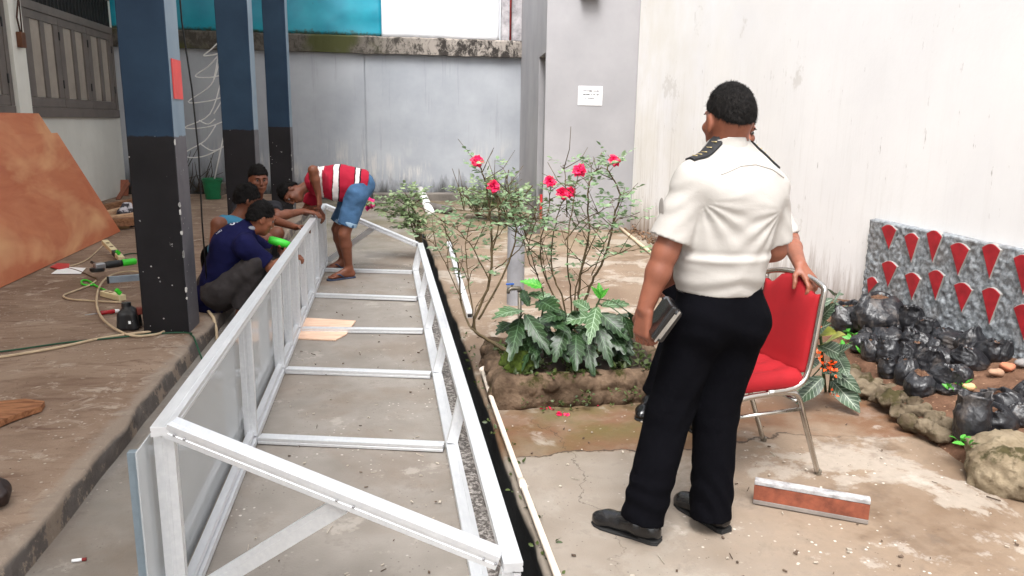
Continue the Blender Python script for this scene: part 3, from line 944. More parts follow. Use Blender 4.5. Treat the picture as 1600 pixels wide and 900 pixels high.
df = n.node('ShaderNodeBsdfDiffuse'); df.inputs[0].default_value = (.75, .78, .8, 1)
m1 = n.node('ShaderNodeMixShader'); m2 = n.node('ShaderNodeMixShader'); m2.inputs[0].default_value = .36
n.ln(lw.outputs[0], m1.inputs[0]); n.ln(g.outputs[0], m1.inputs[1]); n.ln(gl.outputs[0], m1.inputs[2])
n.ln(m1.outputs[0], m2.inputs[1]); n.ln(df.outputs[0], m2.inputs[2]); n.ln(m2.outputs[0], n.t.nodes['Material Output'].inputs[0])
MAT['glass'] = n.m
MB().b2((LXF-.046, 2.17, .015), (LXF-.042, 5.2, .618)).build('glass_panel', MAT['glass'], ft)
MB().b2((LXF-.046, 5.21, .015), (LXF-.042, 8.4, .618)).build('glass_panel', MAT['glass'], ft)
MB().b2((LXF-.075, 2.19, .002), (LXF-.0465, 2.215, .61)).build('edge_strip', simple('bluish_edge_strip', lin(112, 124, 132), .3, .1), ft)

# orange wooden board under the frame
def wood_mat(name, a, b, sc=(2, 14, 14), rough=.6):
    n = NT(name)
    x = n.noise(n.pos(sc), 3, 5, .65, .6)
    c = n.mix(n.rng(x, .35, .65), a, b)
    n.col(c); n.bump(x, .15, .004)
    return n.set(rough, 0, .3)
MAT['orangewood'] = wood_mat('orange_wood', lin(204, 164, 138), lin(226, 196, 172))
def flat_board(name, label, cat, pix, z, th, mat, par=None, bev=.002):
    P = [gz(x, y, z) for x, y in pix]
    m = MB().prism([V(p[0], p[1], z) for p in P], (0, 0, th))
    return tag(m.build(name, mat, par, bevel=bev), label, cat)
flat_board('wooden_board', 'pale orange wooden board with pointed end lying under the frame crossbeam', 'board', [(462, 502), (470, 498), (556, 503), (541, 524), (524, 533), (456, 530)], .003, .012, MAT['orangewood'])

# ================================================================== GALLERY FLOOR THINGS (platform top .18)
PZ = .113
# plywood sheets leaning against a saw-horse height, two one behind the other
MAT['ply'] = wood_mat('orange_plywood', lin(166, 92, 54), lin(196, 124, 84), (1.2, 3, 3), .55)
def ply_mat():
    n = NT('orange_brown_plywood')
    P = n.pos()
    a = n.noise(n.pos((.8, .6, 2.2)), 1.6, 5, .6, .8)
    c = n.mix(n.rng(a, .36, .66), lin(176, 96, 60), lin(196, 124, 84))
    c = n.mix(n.rng(n.noise(n.pos((1, .5, 1.5)), 1.1, 4, .5, .5), .5, .62), c, lin(212, 158, 112))
    c = n.mix(n.rng(n.noise(n.pos((1, 12, 30)), 2, 4, .7), .70, .76, 0, .6), c, lin(110, 52, 30))
    n.col(c); n.bump(n.noise(n.pos((3, 3, 30)), 6, 4, .6), .1, .004)
    return n.set(.5, 0, .35)
MAT['ply'] = ply_mat()
bl, br = gz(-60, 478, PZ), gz(187, 362, PZ)
tr = at(88, 208, 9.9); d = nrm(br-bl)
nn = nrm(np.cross(d, tr-br))
def plysheet(name, label, br, tr, L, off):
    a, b = br+off, tr+off
    c, e = b-d*L, a-d*L
    m = MB().prism([a, b, c, e], nn*.012)
    return tag(m.build(name, MAT['ply'], bevel=.001), label, 'plywood sheet')
plysheet('plywood_sheet', 'front orange plywood sheet leaning low over the gallery floor', br, tr, 5.2, nn*0)
off2 = nn*.02*(1 if nn[0] < 0 else -1)
tr2 = at(78, 176, 9.8)
ply2_d = nrm(tr-br)
plysheet('plywood_sheet', 'rear reddish plywood sheet whose top shows above the front one', br-d*.12+ply2_d*.03, br-d*.12+ply2_d*(np.linalg.norm(tr-br)+.24), 5.2, V(-.025, 0, .006))
# trestle that carries the leaning sheets
MAT['rough'] = wood_mat('rough_brown_wood', lin(104, 70, 48), lin(150, 108, 78), (10, 2, 10), .8)
MAT['palewood'] = wood_mat('pale_sawn_wood', lin(176, 136, 104), lin(208, 172, 138), (10, 2, 10), .75)
t = thing('trestle', 'wooden trestle behind the leaning plywood sheets', 'trestle', (-4.05, 8.2, .11))
bk = (br+tr)/2
m = MB(); m.bar((-3.9, 7.2, 1.16), (-3.9, 9.3, 1.16), .06, .1); m.build('beam', MAT['rough'], t)
for y in (7.4, 8.9):
    MB().bar((-3.93, y, 1.1), (-4.45, y, .11), .06, .06).build('leg', MAT['rough'], t); MB().bar((-3.93, y+.07, 1.1), (-3.72, y+.07, .11), .06, .06).build('leg', MAT['rough'], t)

# wood off-cuts by the cream wall
rs = random.Random(5)
def plank(a, b, wd, ht, mat, label, up=(0, 0, 1), name='plank'):
    return tag(MB().bar(a, b, wd, ht, up).build(name, mat, bevel=.002), label, 'plank', 'scrap planks by the cream wall')
plank(gz(160, 345, .22), gz(215, 338, .25), .12, .1, MAT['palewood'], 'pale plank lying on the scrap pile behind the near column')
plank(gz(158, 326, .3), gz(216, 314, .33), .1, .1, MAT['rough'], 'brown plank lying highest across the scrap pile')
plank(gz(162, 338, .26), gz(216, 324, .3), .1, .11, MAT['palewood'], 'pale thick beam lying across the scrap pile')
plank(gz(165, 352, .18)+V(0, 0, .03), gz(214, 349, .18)+V(0, 0, .03), .14, .1, MAT['rough'], 'dark plank at the bottom of the scrap pile')
p = gz(158, 312, PZ+.0); plank(p, at(142, 280, p[1]+.2), .06, .04, MAT['rough'], 'short dark batten leaning on the cream wall beside the plywood', (0, 1, 0))
p = gz(184, 312, PZ+.0); plank(p, at(200, 286, p[1]+.4), .07, .04, simple('red_brown_wood', lin(124, 72, 52), .7), 'red brown batten leaning right towards the near column', (0, 1, 0))
p = gz(180, 306, PZ+.0); tag(MB().box(p+V(0, .1, .14), (.42, .03, .3), M=Matrix.Rotation(R(-20), 3, 'X')).build('board', simple('brown_board', lin(150, 88, 66), .7), bevel=.002), 'small square brown board leaning on the cream wall', 'board')
p = gz(182, 356, PZ+.0); tag(MB().box(p+V(0, 0, .05), (.26, .3, .1), rz=.5).build('wood_block', simple('tan_wood_block', lin(176, 142, 106), .85), bevel=.004), 'pale squared wood block before the scrap planks', 'wood block')
S = SDF(.012); p = gz(199, 352, PZ+.0)
S.ell(p+V(.02, 0, .12), (.13, .15, .16)).ell(p+V(.06, -.1, .05), (.1, .1, .1)).noise(.05, 9)
n = NT('grey_white_bag'); n.col(n.mix(n.rng(n.noise(n.pos(), 11, 3, .6), .48, .54), lin(52, 48, 56), lin(190, 186, 192)))
tag(S.build('rag_bag', n.set(.6)), 'crumpled dark and white plastic rag at the scrap pile', 'rag')

# power tools and cables
MAT['blackp'] = simple('black_plastic', (.016, .016, .017), .45, var=.2)
MAT['greenp'] = simple('bright_green_plastic', lin(60, 200, 50), .4, var=.06)
MAT['creamp'] = simple('cream_plastic', lin(214, 200, 160), .5, var=.06)
MAT['steel'] = simple('grey_steel', (.42, .43, .45), .35, .8)
p0, p1 = gz(150, 437, PZ+.0), gz(212, 428, PZ+.0); dd = nrm(p1-p0); dd[2] = 0
t = thing('angle_grinder', 'green and black angle grinder lying by the near column', 'angle grinder', (p0[0], p0[1], PZ))
up = V(0, 0, 1)
z = .232
c0 = V(p0[0], p0[1], z)
m = MB(); m.tube([c0+dd*.08, c0+dd*.12, c0+dd*.2, c0+dd*.24], [.028, .034, .034, .03], 14); m.build('motor_body', MAT['blackp'], t, smooth=True)
m = MB(); m.tube([c0+dd*.242, c0+dd*.25, c0+dd*.36, c0+dd*.37], [.03, .033, .031, .025], 14); m.build('grip', MAT['greenp'], t, smooth=True)
m = MB(); m.box(c0+dd*.04+V(0, 0, .0), (.09, .07, .06), rz=math.atan2(dd[1], dd[0])); m.build('gear_head', MAT['steel'], t, bevel=.012)
m = MB(); m.lathe(c0+dd*.02+V(0, 0, -.04), [(.06, 0), (.062, .003), (.062, .025), (.055, .028)], 24); m.build('guard', MAT['blackp'], t)
m = MB(); m.lathe(c0+dd*.02+V(0, 0, -.047), [(.054, 0), (.054, .003)], 24); m.build('disc', simple('abrasive_disc', (.08, .07, .06), .9), t)
m = MB(); m.tube([c0+dd*.03, c0+dd*.03+V(-dd[1], dd[0], .2)*.12], .014, 10); m.build('side_handle', MAT['blackp'], t, smooth=True)
p0, p1 = gz(172, 455, PZ+.0), gz(216, 451, PZ+.0)
t = thing('spirit_level', 'grey metal spirit level lying behind the near column', 'spirit level', (p0[0], p0[1], PZ))
q0, q1 = V(p0[0], p0[1], .21), V(p1[0], p1[1], .21)
MB().bar(q0, q1+(q1-q0)*.3, .03, .055).build('bar', simple('blue_grey_aluminium', lin(142, 154, 166), .4, .3), t, bevel=.002)
MB().bar(q0-(q1-q0)*.07, q0-(q1-q0)*.005, .033, .058).build('end_cap', MAT['blackp'], t)
def powerstrip(a, b, label, band):
    a, b = np.array(a), np.array(b)
    t = thing('power_strip', label, 'power strip', a, 'power strips on the gallery floor')
    d_ = nrm(b-a); s_ = nrm(np.cross(d_, V(0, 0, 1))); u_ = np.cross(s_, d_)
    MB().bar(a, b, .06, .045).build('casing', MAT['creamp'], t, bevel=.004)
    for q in (.2, .42):
        c = a+(b-a)*q+u_*.0225
        MB().lathe(c, [(.019, 0), (.019, .002)], 14, axis=u_).build('socket', simple('socket_brown', lin(120, 96, 66), .6), t)
    if band: MB().bar(a+(b-a)*.62, a+(b-a)*.8, .063, .048).build('tape_band', MAT['blackp'], t)
    MB().bar(a+(b-a)*.9+u_*.03, a+(b-a)*.9+u_*.07+s_*.03, .03, .03).build('plug', MAT['greenp'], t, bevel=.004)
powerstrip(gz(164, 382, PZ+.1)*V(1, 1, 0)+V(0, 0, PZ+.13), gz(190, 408, PZ)*V(1, 1, 0)+V(0, 0, PZ+.025), 'cream power strip with black tape tilted against the plywood edge', True)
powerstrip(gz(162, 462, PZ)*V(1, 1, 0)+V(0, 0, PZ+.023), gz(192, 470, PZ)*V(1, 1, 0)+V(0, 0, PZ+.023), 'cream power strip lying flat behind the black jug', False)
def cable(pix, r_, mat, label, z=PZ, zf=None):
    pts = [gz(x, y, z) for x, y in pix]
    # Catmull-Rom
    out = []
    for i in range(len(pts)-1):
        a, b, c, e = pts[max(i-1, 0)], pts[i], pts[i+1], pts[min(i+2, len(pts)-1)]
        for u in np.linspace(0, 1, 7)[:-1]:
            out.append(.5*((2*b)+(-a+c)*u+(2*a-5*b+4*c-e)*u*u+(-a+3*b-3*c+e)*u**3))
    out.append(pts[-1])
    out = [V(p[0], p[1], z+r_+(zf(i/len(out)) if zf else 0)) for i, p in enumerate(out)]
    return tag(MB().tube(out, r_, 8).build('cable', mat, smooth=True), label, 'cable')
MAT['ccable'] = simple('dirty_cream_cable', lin(190, 168, 138), .6, var=.15)
MAT['gcable'] = simple('green_cable', lin(26, 70, 46), .5)
cable([(-60, 566), (0, 560), (90, 545), (160, 530), (225, 521), (256, 519), (240, 525), (200, 526), (165, 508), (152, 484), (156, 455), (172, 437), (200, 428), (226, 428)], .0085, MAT['ccable'], 'cream cable looping over the platform round the black jug', zf=lambda u: .03*max(0, math.sin((u-.5)*6.28)) if u > .5 else 0)
cable([(-40, 556), (30, 547), (100, 537), (170, 530), (240, 523), (280, 521), (300, 522)], .006, MAT['gcable'], 'thin green cable running along the platform under the cream one')
cable([(190, 474), (150, 472), (110, 469), (100, 463), (120, 455), (140, 447), (150, 440)], .008, MAT['ccable'], 'cream cable loop lying by the flat power strip')
cable([(163, 382), (140, 404), (120, 414), (100, 418)], .007, MAT['ccable'], 'cream cable running from the taped power strip to the papers')
cable([(150, 436), (125, 425), (108, 420), (88, 416)], .006, simple('brown_tool_cable', lin(96, 74, 58), .6), 'brown cord of the angle grinder crossing the papers')
cable([(145, 447), (130, 446), (128, 440), (138, 440), (150, 448), (165, 455)], .008, MAT['greenp'], 'bright green cord loop by the angle grinder')
cable([(192, 400), (205, 397), (225, 398)], .006, MAT['gcable'], 'short green lead from the taped power strip to the column')
def on_edge(u): return 0
m = MB(); m.tube([gz(309, 484, PZ)+V(0, 0, .01), gz(324, 486, PZ)+V(0, 0, .012), V(-1.262, 5.72, .118), V(-1.235, 5.66, .05), V(-1.2, 5.5, .014), V(-1.1, 5.3, .012), V(-1.0, 5.25, .012)], .011, 8); tag(m.build('hose', MAT['ccable'], smooth=True), 'loop of olive hose hanging over the platform edge by the squatting man', 'hose')
m = MB(); m.tube([gz(296, 522, PZ)+V(0, 0, .008), V(-1.28, 5.2, .118), V(-1.235, 5.1, .07), V(-1.2, 5.04, .01), V(-1.1, 5.0, .008), V(-.97, 5.15, .008)], .006, 8); tag(m.build('cable', MAT['gcable'], smooth=True), 'thin green cable dropping over the platform edge by the column', 'cable')
# black jug, screwdriver, papers, brush
p = gz(201, 515, PZ)
t = thing('black_jug', 'squat black plastic jug against the near column', 'jug', (p[0], p[1], PZ))
S = SDF(.006)
for sx_ in (-.042, .042):
    for sy_ in (-.012, .07): S.cap(p+V(sx_, sy_, .02), p+V(sx_*.85, sy_, .105), .03, .028, k=.05)
S.cap(p+V(0, .03, .03), p+V(0, .03, .11), .05, .05, k=.03); S.cap(p+V(0, .03, .1), p+V(-.01, .03, .155), .022, .022, k=.03); S.clip(p+V(0, 0, .002), (0, 0, -1))
S.build('body', MAT['blackp'], t)
MB().lathe(p+V(-.01, .03, .155), [(.03, 0), (.032, .006), (.03, .03), (.01, .034)], 16).build('cap', MAT['blackp'], t, smooth=False)
MB().box(p+V(.03, -.038, .06), (.03, .004, .02)).build('tag', MAT['paper'], t)
MB().box(p+V(.072, .05, .12), (.05, .05, .05), rz=.4).build('red_lid', simple('dull_red', lin(120, 52, 40), .6), t, bevel=.008)
a, b = gz(133, 496, PZ), gz(186, 489, PZ)
t = thing('screwdriver', 'screwdriver with transparent red handle lying on the platform', 'screwdriver', a)
a[2] = b[2] = PZ+.018; e = nrm(b-a)
MB().tube([a, a+e*.1], .004).build('shaft', MAT['steel'], t, smooth=True)
MB().tube([a+e*.1, a+e*.11, a+e*.15, a+e*.19, a+e*.2], [.011, .017, .014, .017, .013], 10).build('handle', simple('red_clear_handle', lin(164, 34, 40), .25), t, smooth=True)
MB().tube([a+e*.2, a+e*.23], [.014, .012], 10).build('end_cap', MAT['paper'], t, smooth=True)
flat_board('paper_sheet', 'white papers lying by the lower edge of the plywood', 'paper', [(80, 428), (96, 417), (134, 419), (126, 428)], PZ+.004, .003, MAT['paper'], bev=0)
flat_board('red_wrapper', 'red wrapper lying on the white papers', 'wrapper', [(78, 418), (90, 412), (109, 413), (108, 418), (92, 421)], PZ+.009, .008, simple('glossy_red', lin(190, 44, 52), .4), bev=.002)
# plank and dark lump at the left front
P = [gz(x, y, PZ) for x, y in ((-40, 640), (40, 632), (71, 636), (66, 644), (20, 660), (-40, 686))]
tag(MB().prism([V(p[0], p[1], PZ+.003) for p in P], (0, 0, .03)).build('plank', wood_mat('weathered_plank', lin(112, 70, 44), lin(160, 110, 76), (3, 14, 14), .8), bevel=.003), 'weathered split plank lying on the near left of the platform', 'plank')
p = gz(-6, 790, PZ)
S = SDF(.006); S.ell(p+V(0, 0, .05), (.05, .06, .05)).ell(p+V(-.05, .03, .05), (.06, .06, .055)).ell(p+V(.028, -.02, .03), (.025, .03, .03)).noise(.012, 22).clip(p+V(0, 0, .0), (0, 0, -1))
tag(S.build('dark_stone', simple('dark_brown_stone', lin(46, 32, 28), .5, var=.3)), 'dark brown lump at the left edge of the platform', 'stone')
p = gz(122, 878, 0)
t = thing('cigarette_butt', 'white and red cigarette stub on the ground below the platform', 'cigarette', p)
MB().tube([p+V(-.02, 0, .006), p+V(.012, .004, .006)], .006).build('paper_tube', MAT['paper'], t, smooth=True); MB().tube([p+V(.0125, .004, .006), p+V(.026, .006, .006)], .006).build('filter', MAT['redpipe'], t, smooth=True)

# things at the far end of the gallery: bucket with wire tree, old planters
P0 = gz(347, 312, .18)
bx, by = -3.08, 14.6
t = thing('bucket', 'green plastic bucket under the white wire tree', 'bucket', (bx, by, PZ))
MB().lathe((bx, by, PZ), [(.13, 0), (.17, .33), (.18, .34), (.18, .37), (.165, .37), (.15, .28)], 24).build('tub', simple('green_bucket', lin(16, 104, 64), .45), t, smooth=False)
MB().lathe((bx, by, PZ+.27), [(.148, 0), (.14, .04), (.05, .07)], 18).build('soil', simple('dark_soil', lin(60, 46, 38), .95), t)
MB().tube([(bx+.18*math.cos(q), by-.05, PZ+.34-.09*abs(math.sin(q))) for q in np.linspace(0, math.pi, 12)], .005, 6).build('handle', MAT['iron'], t)
MAT['wire'] = simple('white_wire', lin(232, 232, 230), .5, var=.05)
t = thing('wire_tree', 'half tree shape of white wire hoops on a pole in the green bucket', 'wire tree', (bx, by, PZ))
dz_ = by
MB().tube([(bx, by, PZ+.2), at(352, 200, by), at(350, 120, by), at(349, 78, by)], .012).build('pole', MAT['wire'], t, smooth=True)
W = [[(343, 64), (330, 77), (318, 87), (332, 86), (344, 83)], [(343, 84), (325, 104), (305, 119), (328, 121), (347, 117)], [(344, 90), (330, 132), (294, 159), (325, 158), (350, 151)], [(347, 120), (328, 178), (289, 199), (322, 199), (351, 189)], [(337, 196), (320, 220), (290, 238), (296, 246), (322, 243), (351, 228)], [(311, 188), (325, 194), (336, 186)], [(312, 224), (330, 235), (346, 232)], [(350, 150), (342, 165), (334, 178)], [(333, 128), (338, 105), (341, 85)]]
for w_ in W:
    pts = [at(x, y, by+.25*(352-x)/60) for x, y in w_]
    o = []
    for i in range(len(pts)-1):
        a, b, c, e = pts[max(i-1, 0)], pts[i], pts[i+1], pts[min(i+2, len(pts)-1)]
        for u in np.linspace(0, 1, 6)[:-1]: o.append(.5*((2*b)+(-a+c)*u+(2*a-5*b+4*c-e)*u*u+(-a+3*b-3*c+e)*u**3))
    o.append(pts[-1])
    MB().tube(o, .011, 6).build('hoop', MAT['wire'], t, smooth=True)
MAT['oldstone'] = simple('old_grey_concrete', lin(104, 96, 88), .9, var=.3, scale=6, bump=.4)
p = gz(311, 316, .18)
m = MB(); m.box((p[0], 14.7, .33), (.34, .3, .13)); m.box((p[0], 14.7, .22), (.3, .28, .09)); tag(m.build('concrete_block', MAT['oldstone'], bevel=.02), 'grey concrete block with a wider top left of the green bucket', 'block')
p = gz(336, 312, .18); S = SDF(.015); S.ell((p[0]+.25, 15.0, .25), (.13, .12, .1)).noise(.03, 9)
tag(S.build('stone', MAT['oldstone']), 'rounded stone right of the green bucket at the far wall', 'stone')
rs = random.Random(9)
t = thing('dry_shrub', 'dark dry twigs growing by the far wall behind the bucket', 'shrub', (-3.6, 15.2, .18))
m = MB()
for k in range(26):
    a = V(-3.7+rs.uniform(-.5, .5), 15.25+rs.uniform(-.15, .15), .18); b = a+V(rs.uniform(-.6, .6), rs.uniform(-.1, .1), rs.uniform(.3, .9))
    m.tube([a, (a+b)/2+V(rs.uniform(-.08, .08), 0, .05), b], [.012, .009, .004], 5)
m.build('twigs', simple('dark_twig', lin(52, 44, 34), .9), t)

# ================================================================== DRAIN PIPE, TAP, PIPES IN THE YARD
MAT['pvc'] = simple('dirty_cream_pvc', lin(226, 212, 196), .5, var=.12, scale=7)
pts = [gz(737, 577, .06), gz(760, 630, .05), gz(800, 735, .05), gz(862, 900, .05), gz(930, 1090, .05)]
pts = [V(.553+.01*(i == 0), p[1], .035+(.02 if i < 2 else 0)) for i, p in enumerate(pts)]
t = thing('water_pipe', 'cream plastic water pipe with an elbow running along the drain', 'pipe', pts[0])
MB().tube(pts, .0135, 10).build('tube', MAT['pvc'], t, smooth=True)
e0 = pts[0]; MB().tube([e0+V(0, -.03, 0), e0+V(0, .0, 0), e0+V(.012, .014, 0), e0+V(.045, .02, 0)], .018, 10).build('elbow', MAT['pvc'], t, smooth=True)
MB().tube([e0+V(.04, .02, 0), e0+V(.12, .04, -.02)], .0165, 10).build('tube', MAT['pvc'], t, smooth=True)
MB().tube([V(.553, 2.95, .036), V(.553, 3.02, .036)], .017, 10).build('coupling', MAT['pvc'], t, smooth=True)
a, b = gz(701, 380, .02), gz(734, 494, .02); a[2] = b[2] = .024
m = MB(); m.bar(a, b, .05, .04, sec=[(-.5, -.5), (.5, -.5), (.5, .5), (-.5, .5)]); m.cur = 1; m.bar(b+nrm(b-a)*.001, b+nrm(b-a)*.002, .036, .028)
tag(m.build('aluminium_tube', [MAT['alu'], MAT['blackp']]), 'square aluminium tube lying on the yard left of the rose', 'tube')
p = gz(673, 336, 0)
t = thing('pvc_pipe', 'thick white pipe leaning on the far wall', 'pipe', p)
q = at(657, 297, BW-.12); dq = nrm(q-p)
MB().tube([p+V(0, 0, .03), q], .075, 14).build('tube', simple('white_pvc', lin(214, 212, 208), .5, var=.08), t, smooth=True)
MB().tube([q-dq*.06, q+dq*.02], [.0755, .06], 14).build('mossy_end', simple('moss_green', lin(92, 100, 60), .9, var=.3), t, smooth=True)
p = gz(690, 334, 0); MBm = MB(); MBm.tube([p+V(-.22, .5, .08), p+V(.12, -.1, .07)], .075, 12); tag(MBm.build('pipe', simple('grey_pipe', lin(96, 90, 86), .7), smooth=True), 'short dark grey pipe lying right of the leaning white pipe', 'pipe')
# grey standpipe stub behind the rose, tap riser in front
p = gz(805, 475, 0)
t = thing('concrete_stub', 'grey round concrete filled pipe standing behind the rose bush', 'post', p)
top = at(803, 352, p[1])[2]
MB().lathe((p[0], p[1], 0), [(.075, -.02), (.075, top-.01), (.068, top)], 22).build('pipe', simple('grey_pvc', lin(138, 138, 142), .6, var=.16, scale=4), t, smooth=False)
MB().lathe((p[0], p[1], top-.004), [(.062, 0), (.06, .008)], 18).build('fill', MAT['oldstone'], t)
Yt = 4.5
q0, q1 = at(812, 575, Yt), at(812, 452, Yt)
t = thing('water_tap', 'old metal riser pipe with blue handled tap in the planter', 'tap', q0)
MAT['oldmetal'] = simple('dull_old_metal', lin(120, 112, 100), .45, .5, var=.25, scale=20)
MB().tube([q0-V(0, 0, .1), q1], .0125, 10).build('riser', MAT['oldmetal'], t, smooth=True)
MB().tube([q1+V(0, 0, -.01), q1+V(-.005, 0, .006), q1+V(-.02, -.004, .008), q1+V(-.055, -.01, .008), q1+V(-.07, -.012, 0), q1+V(-.074, -.013, -.022)], [.015, .016, .013, .013, .013, .010], 10).build('spout', MAT['oldmetal'], t, smooth=True)
MB().tube([q1+V(-.05, -.01, .015), q1+V(-.05, -.01, .032)], .006, 8).build('valve_stem', MAT['oldmetal'], t)
MB().box(q1+V(-.062, -.012, .036), (.05, .016, .01), rz=.2).build('handle', simple('blue_handle', lin(50, 92, 170), .4), t, bevel=.003)
m = MB(); a, b = gz(862, 521, .05), gz(975, 524, .05); m.tube([V(a[0], a[1], .03), V(b[0], b[1], .03)], .017, 8); tag(m.build('pipe', MAT['wire'], smooth=True), 'white pipe lying behind the planter leaves', 'pipe')

# ================================================================== STONE PLANTER
def stone_mat(name, a, b, mossc, mlev):
    n = NT(name)
    P = n.pos(world=True); s = n.sep(n.node('ShaderNodeNewGeometry').outputs['Normal'])
    c = n.mix(n.rng(n.noise(P, 9, 5, .65), .35, .65), a, b)
    c = n.mix(n.rng(n.noise(P, 3.2, 4, .6), .5, .62, 0, .7), c, lin(56, 44, 32))
    mo = n.math('MULTIPLY', n.rng(n.noise(P, 5, 5, .7), mlev, mlev+.08), n.rng(s[2], -.2, .5, .25, 1))
    c = n.mix(mo, c, mossc)
    n.col(c); n.bump(n.noise(P, 45, 6, .75), .9, .016)
    return n.set(.95, 0, .15)
MAT['pstone'] = stone_mat('mossy_brown_stone', lin(72, 57, 45), lin(122, 102, 84), lin(54, 52, 24), .55)
MAT['bstone'] = stone_mat('grey_brown_stone', lin(92, 80, 64), lin(130, 117, 98), lin(66, 60, 38), .52)
def soil_mat():
    n = NT('brown_soil')
    P = n.pos(world=True)
    c = n.mix(n.rng(n.noise(P, 6, 6, .7), .35, .65), lin(78, 54, 40), lin(122, 92, 73))
    c = n.mix(n.rng(n.voro(P, 30), .2, .1, 0, .7), c, lin(168, 138, 112))
    n.col(c); n.bump(n.noise(P, 40, 5, .75), .8, .015)
    return n.set(.95, 0, .2)
MAT['soil'] = soil_mat()
px0, px1, py0, py1 = .57, 1.62, 3.93, 4.75
t = thing('stone_planter', 'low mossy rubble stone planter holding the rose bush', 'planter', (1.1, 4.35, 0))
S = SDF(.010)
rs = random.Random(3)
def wallrow(a, b, z, r):
    a, b = np.array(a), np.array(b); L = np.linalg.norm(b-a); x = 0
    while x < L:
        q = r*rs.uniform(.6, 1.3)
        c = a+(b-a)*min(1, (x+q)/L)+V(rs.uniform(-.02, .02), rs.uniform(-.02, .02), z+rs.uniform(-.022, .022))
        S.ell(c, (q, .085*rs.uniform(.9, 1.2), q*rs.uniform(.6, .8)) if abs((b-a)[0]) > abs((b-a)[1]) else (.085, q, q*.7), k=.003); x += 1.85*q
cs = [V(px0+.06, py0+.07, 0), V(px1, py0+.10, 0), V(px1, py1, 0), V(px0+.09, py1, 0)]
for i in range(4):
    p_, q_ = cs[i], cs[(i+1) % 4]
    for z in (.02, .07, .12): S.cap(p_+V(0, 0, z), q_+V(0, 0, z), .062, k=.02)
    e_ = nrm(q_-p_); o_ = V(e_[1], -e_[0], 0); L_ = np.linalg.norm(q_-p_); x = .03
    for z, lo_, hi_ in ((.035, .05, .085), (.115, .035, .07)):
        x = rs.uniform(0, .06)
        while x < L_:
            q = rs.uniform(lo_, hi_)
            S.ell(p_+e_*min(L_, x+q)+o_*rs.uniform(.048, .062)+V(0, 0, z+rs.uniform(-.01, .012)), (q*(.9 if abs(e_[0]) > .5 else .45), q*(.45 if abs(e_[0]) > .5 else .9), q*.72), k=.004); x += 2*q+rs.uniform(.0, .03)
S.noise(.006, 13).noise(.006, 45)
S.clip((0, 0, -.03), (0, 0, -1))
S.build('stone_wall', MAT['pstone'], t)
vs = []; nx = 26
for j in range(nx):
    for i in range(nx):
        x = px0+.06+(px1-px0-.06)*i/(nx-1); y = py0+.06+(py1-py0-.06)*j/(nx-1)
        vs.append((x, y, .155+.04*math.sin(math.pi*i/(nx-1))*math.sin(math.pi*j/(nx-1))+.02*float(fbm(V(x*6, y*6, 0), 1))))
MB().add(vs, [(j*nx+i, j*nx+i+1, (j+1)*nx+i+1, (j+1)*nx+i) for j in range(nx-1) for i in range(nx-1)]).build('soil', simple('dark_damp_soil', lin(50, 38, 28), .95, var=.3, bump=.6), t, smooth=True, fix=False)
S = SDF(.012); c = at(812, 566, 4.15); S.ell(V(c[0], 4.15, .2), (.1, .1, .07)).noise(.03, 20)
MAT['moss'] = simple('bright_moss', lin(66, 82, 22), .95, var=.4, scale=30, bump=.8, bscale=120)
S.build('moss_cushion', MAT['moss'], t)

# ================================================================== LEAVES
def leaf_mat(name, a, b, vein=None, nveins=8, rough=.45, trans=.15, spots=None):
    n = NT(name)
    uv = n.sep(n.tc.outputs['UV'])
    c = n.mix(n.rng(n.noise(n.pos(), 14, 3, .6), .3, .7), a, b)
    if vein:
        av = n.math('ABSOLUTE', n.math('SUBTRACT', uv[1], .5))
        mid = n.rng(av, .035, .012)
        ph = n.math('FRACT', n.math('MULTIPLY', n.math('SUBTRACT', uv[0], n.math('MULTIPLY', av, .35)), nveins))
        sv = n.rng(n.math('ABSOLUTE', n.math('SUBTRACT', ph, .5)), .13, .05)
        sv = n.math('MULTIPLY', sv, .55)
        c = n.mix(n.math('MAXIMUM', mid, sv), c, vein)
        n.bump(n.math('MAXIMUM', mid, sv), .3, .004)
    if spots: c = n.mix(n.rng(n.noise(n.pos(), 6, 3), .55, .62), c, spots)
    n.col(c)
    n.set(rough, 0, .4)
    tr = n.node('ShaderNodeBsdfTranslucent'); n.ln(c, tr.inputs[0]) if not isinstance(c, tuple) else None
    mx = n.node('ShaderNodeMixShader'); mx.inputs[0].default_value = trans
    n.ln(n.b.outputs[0], mx.inputs[1]); n.ln(tr.outputs[0], mx.inputs[2]); n.ln(mx.outputs[0], n.t.nodes['Material Output'].inputs[0])
    return n.m
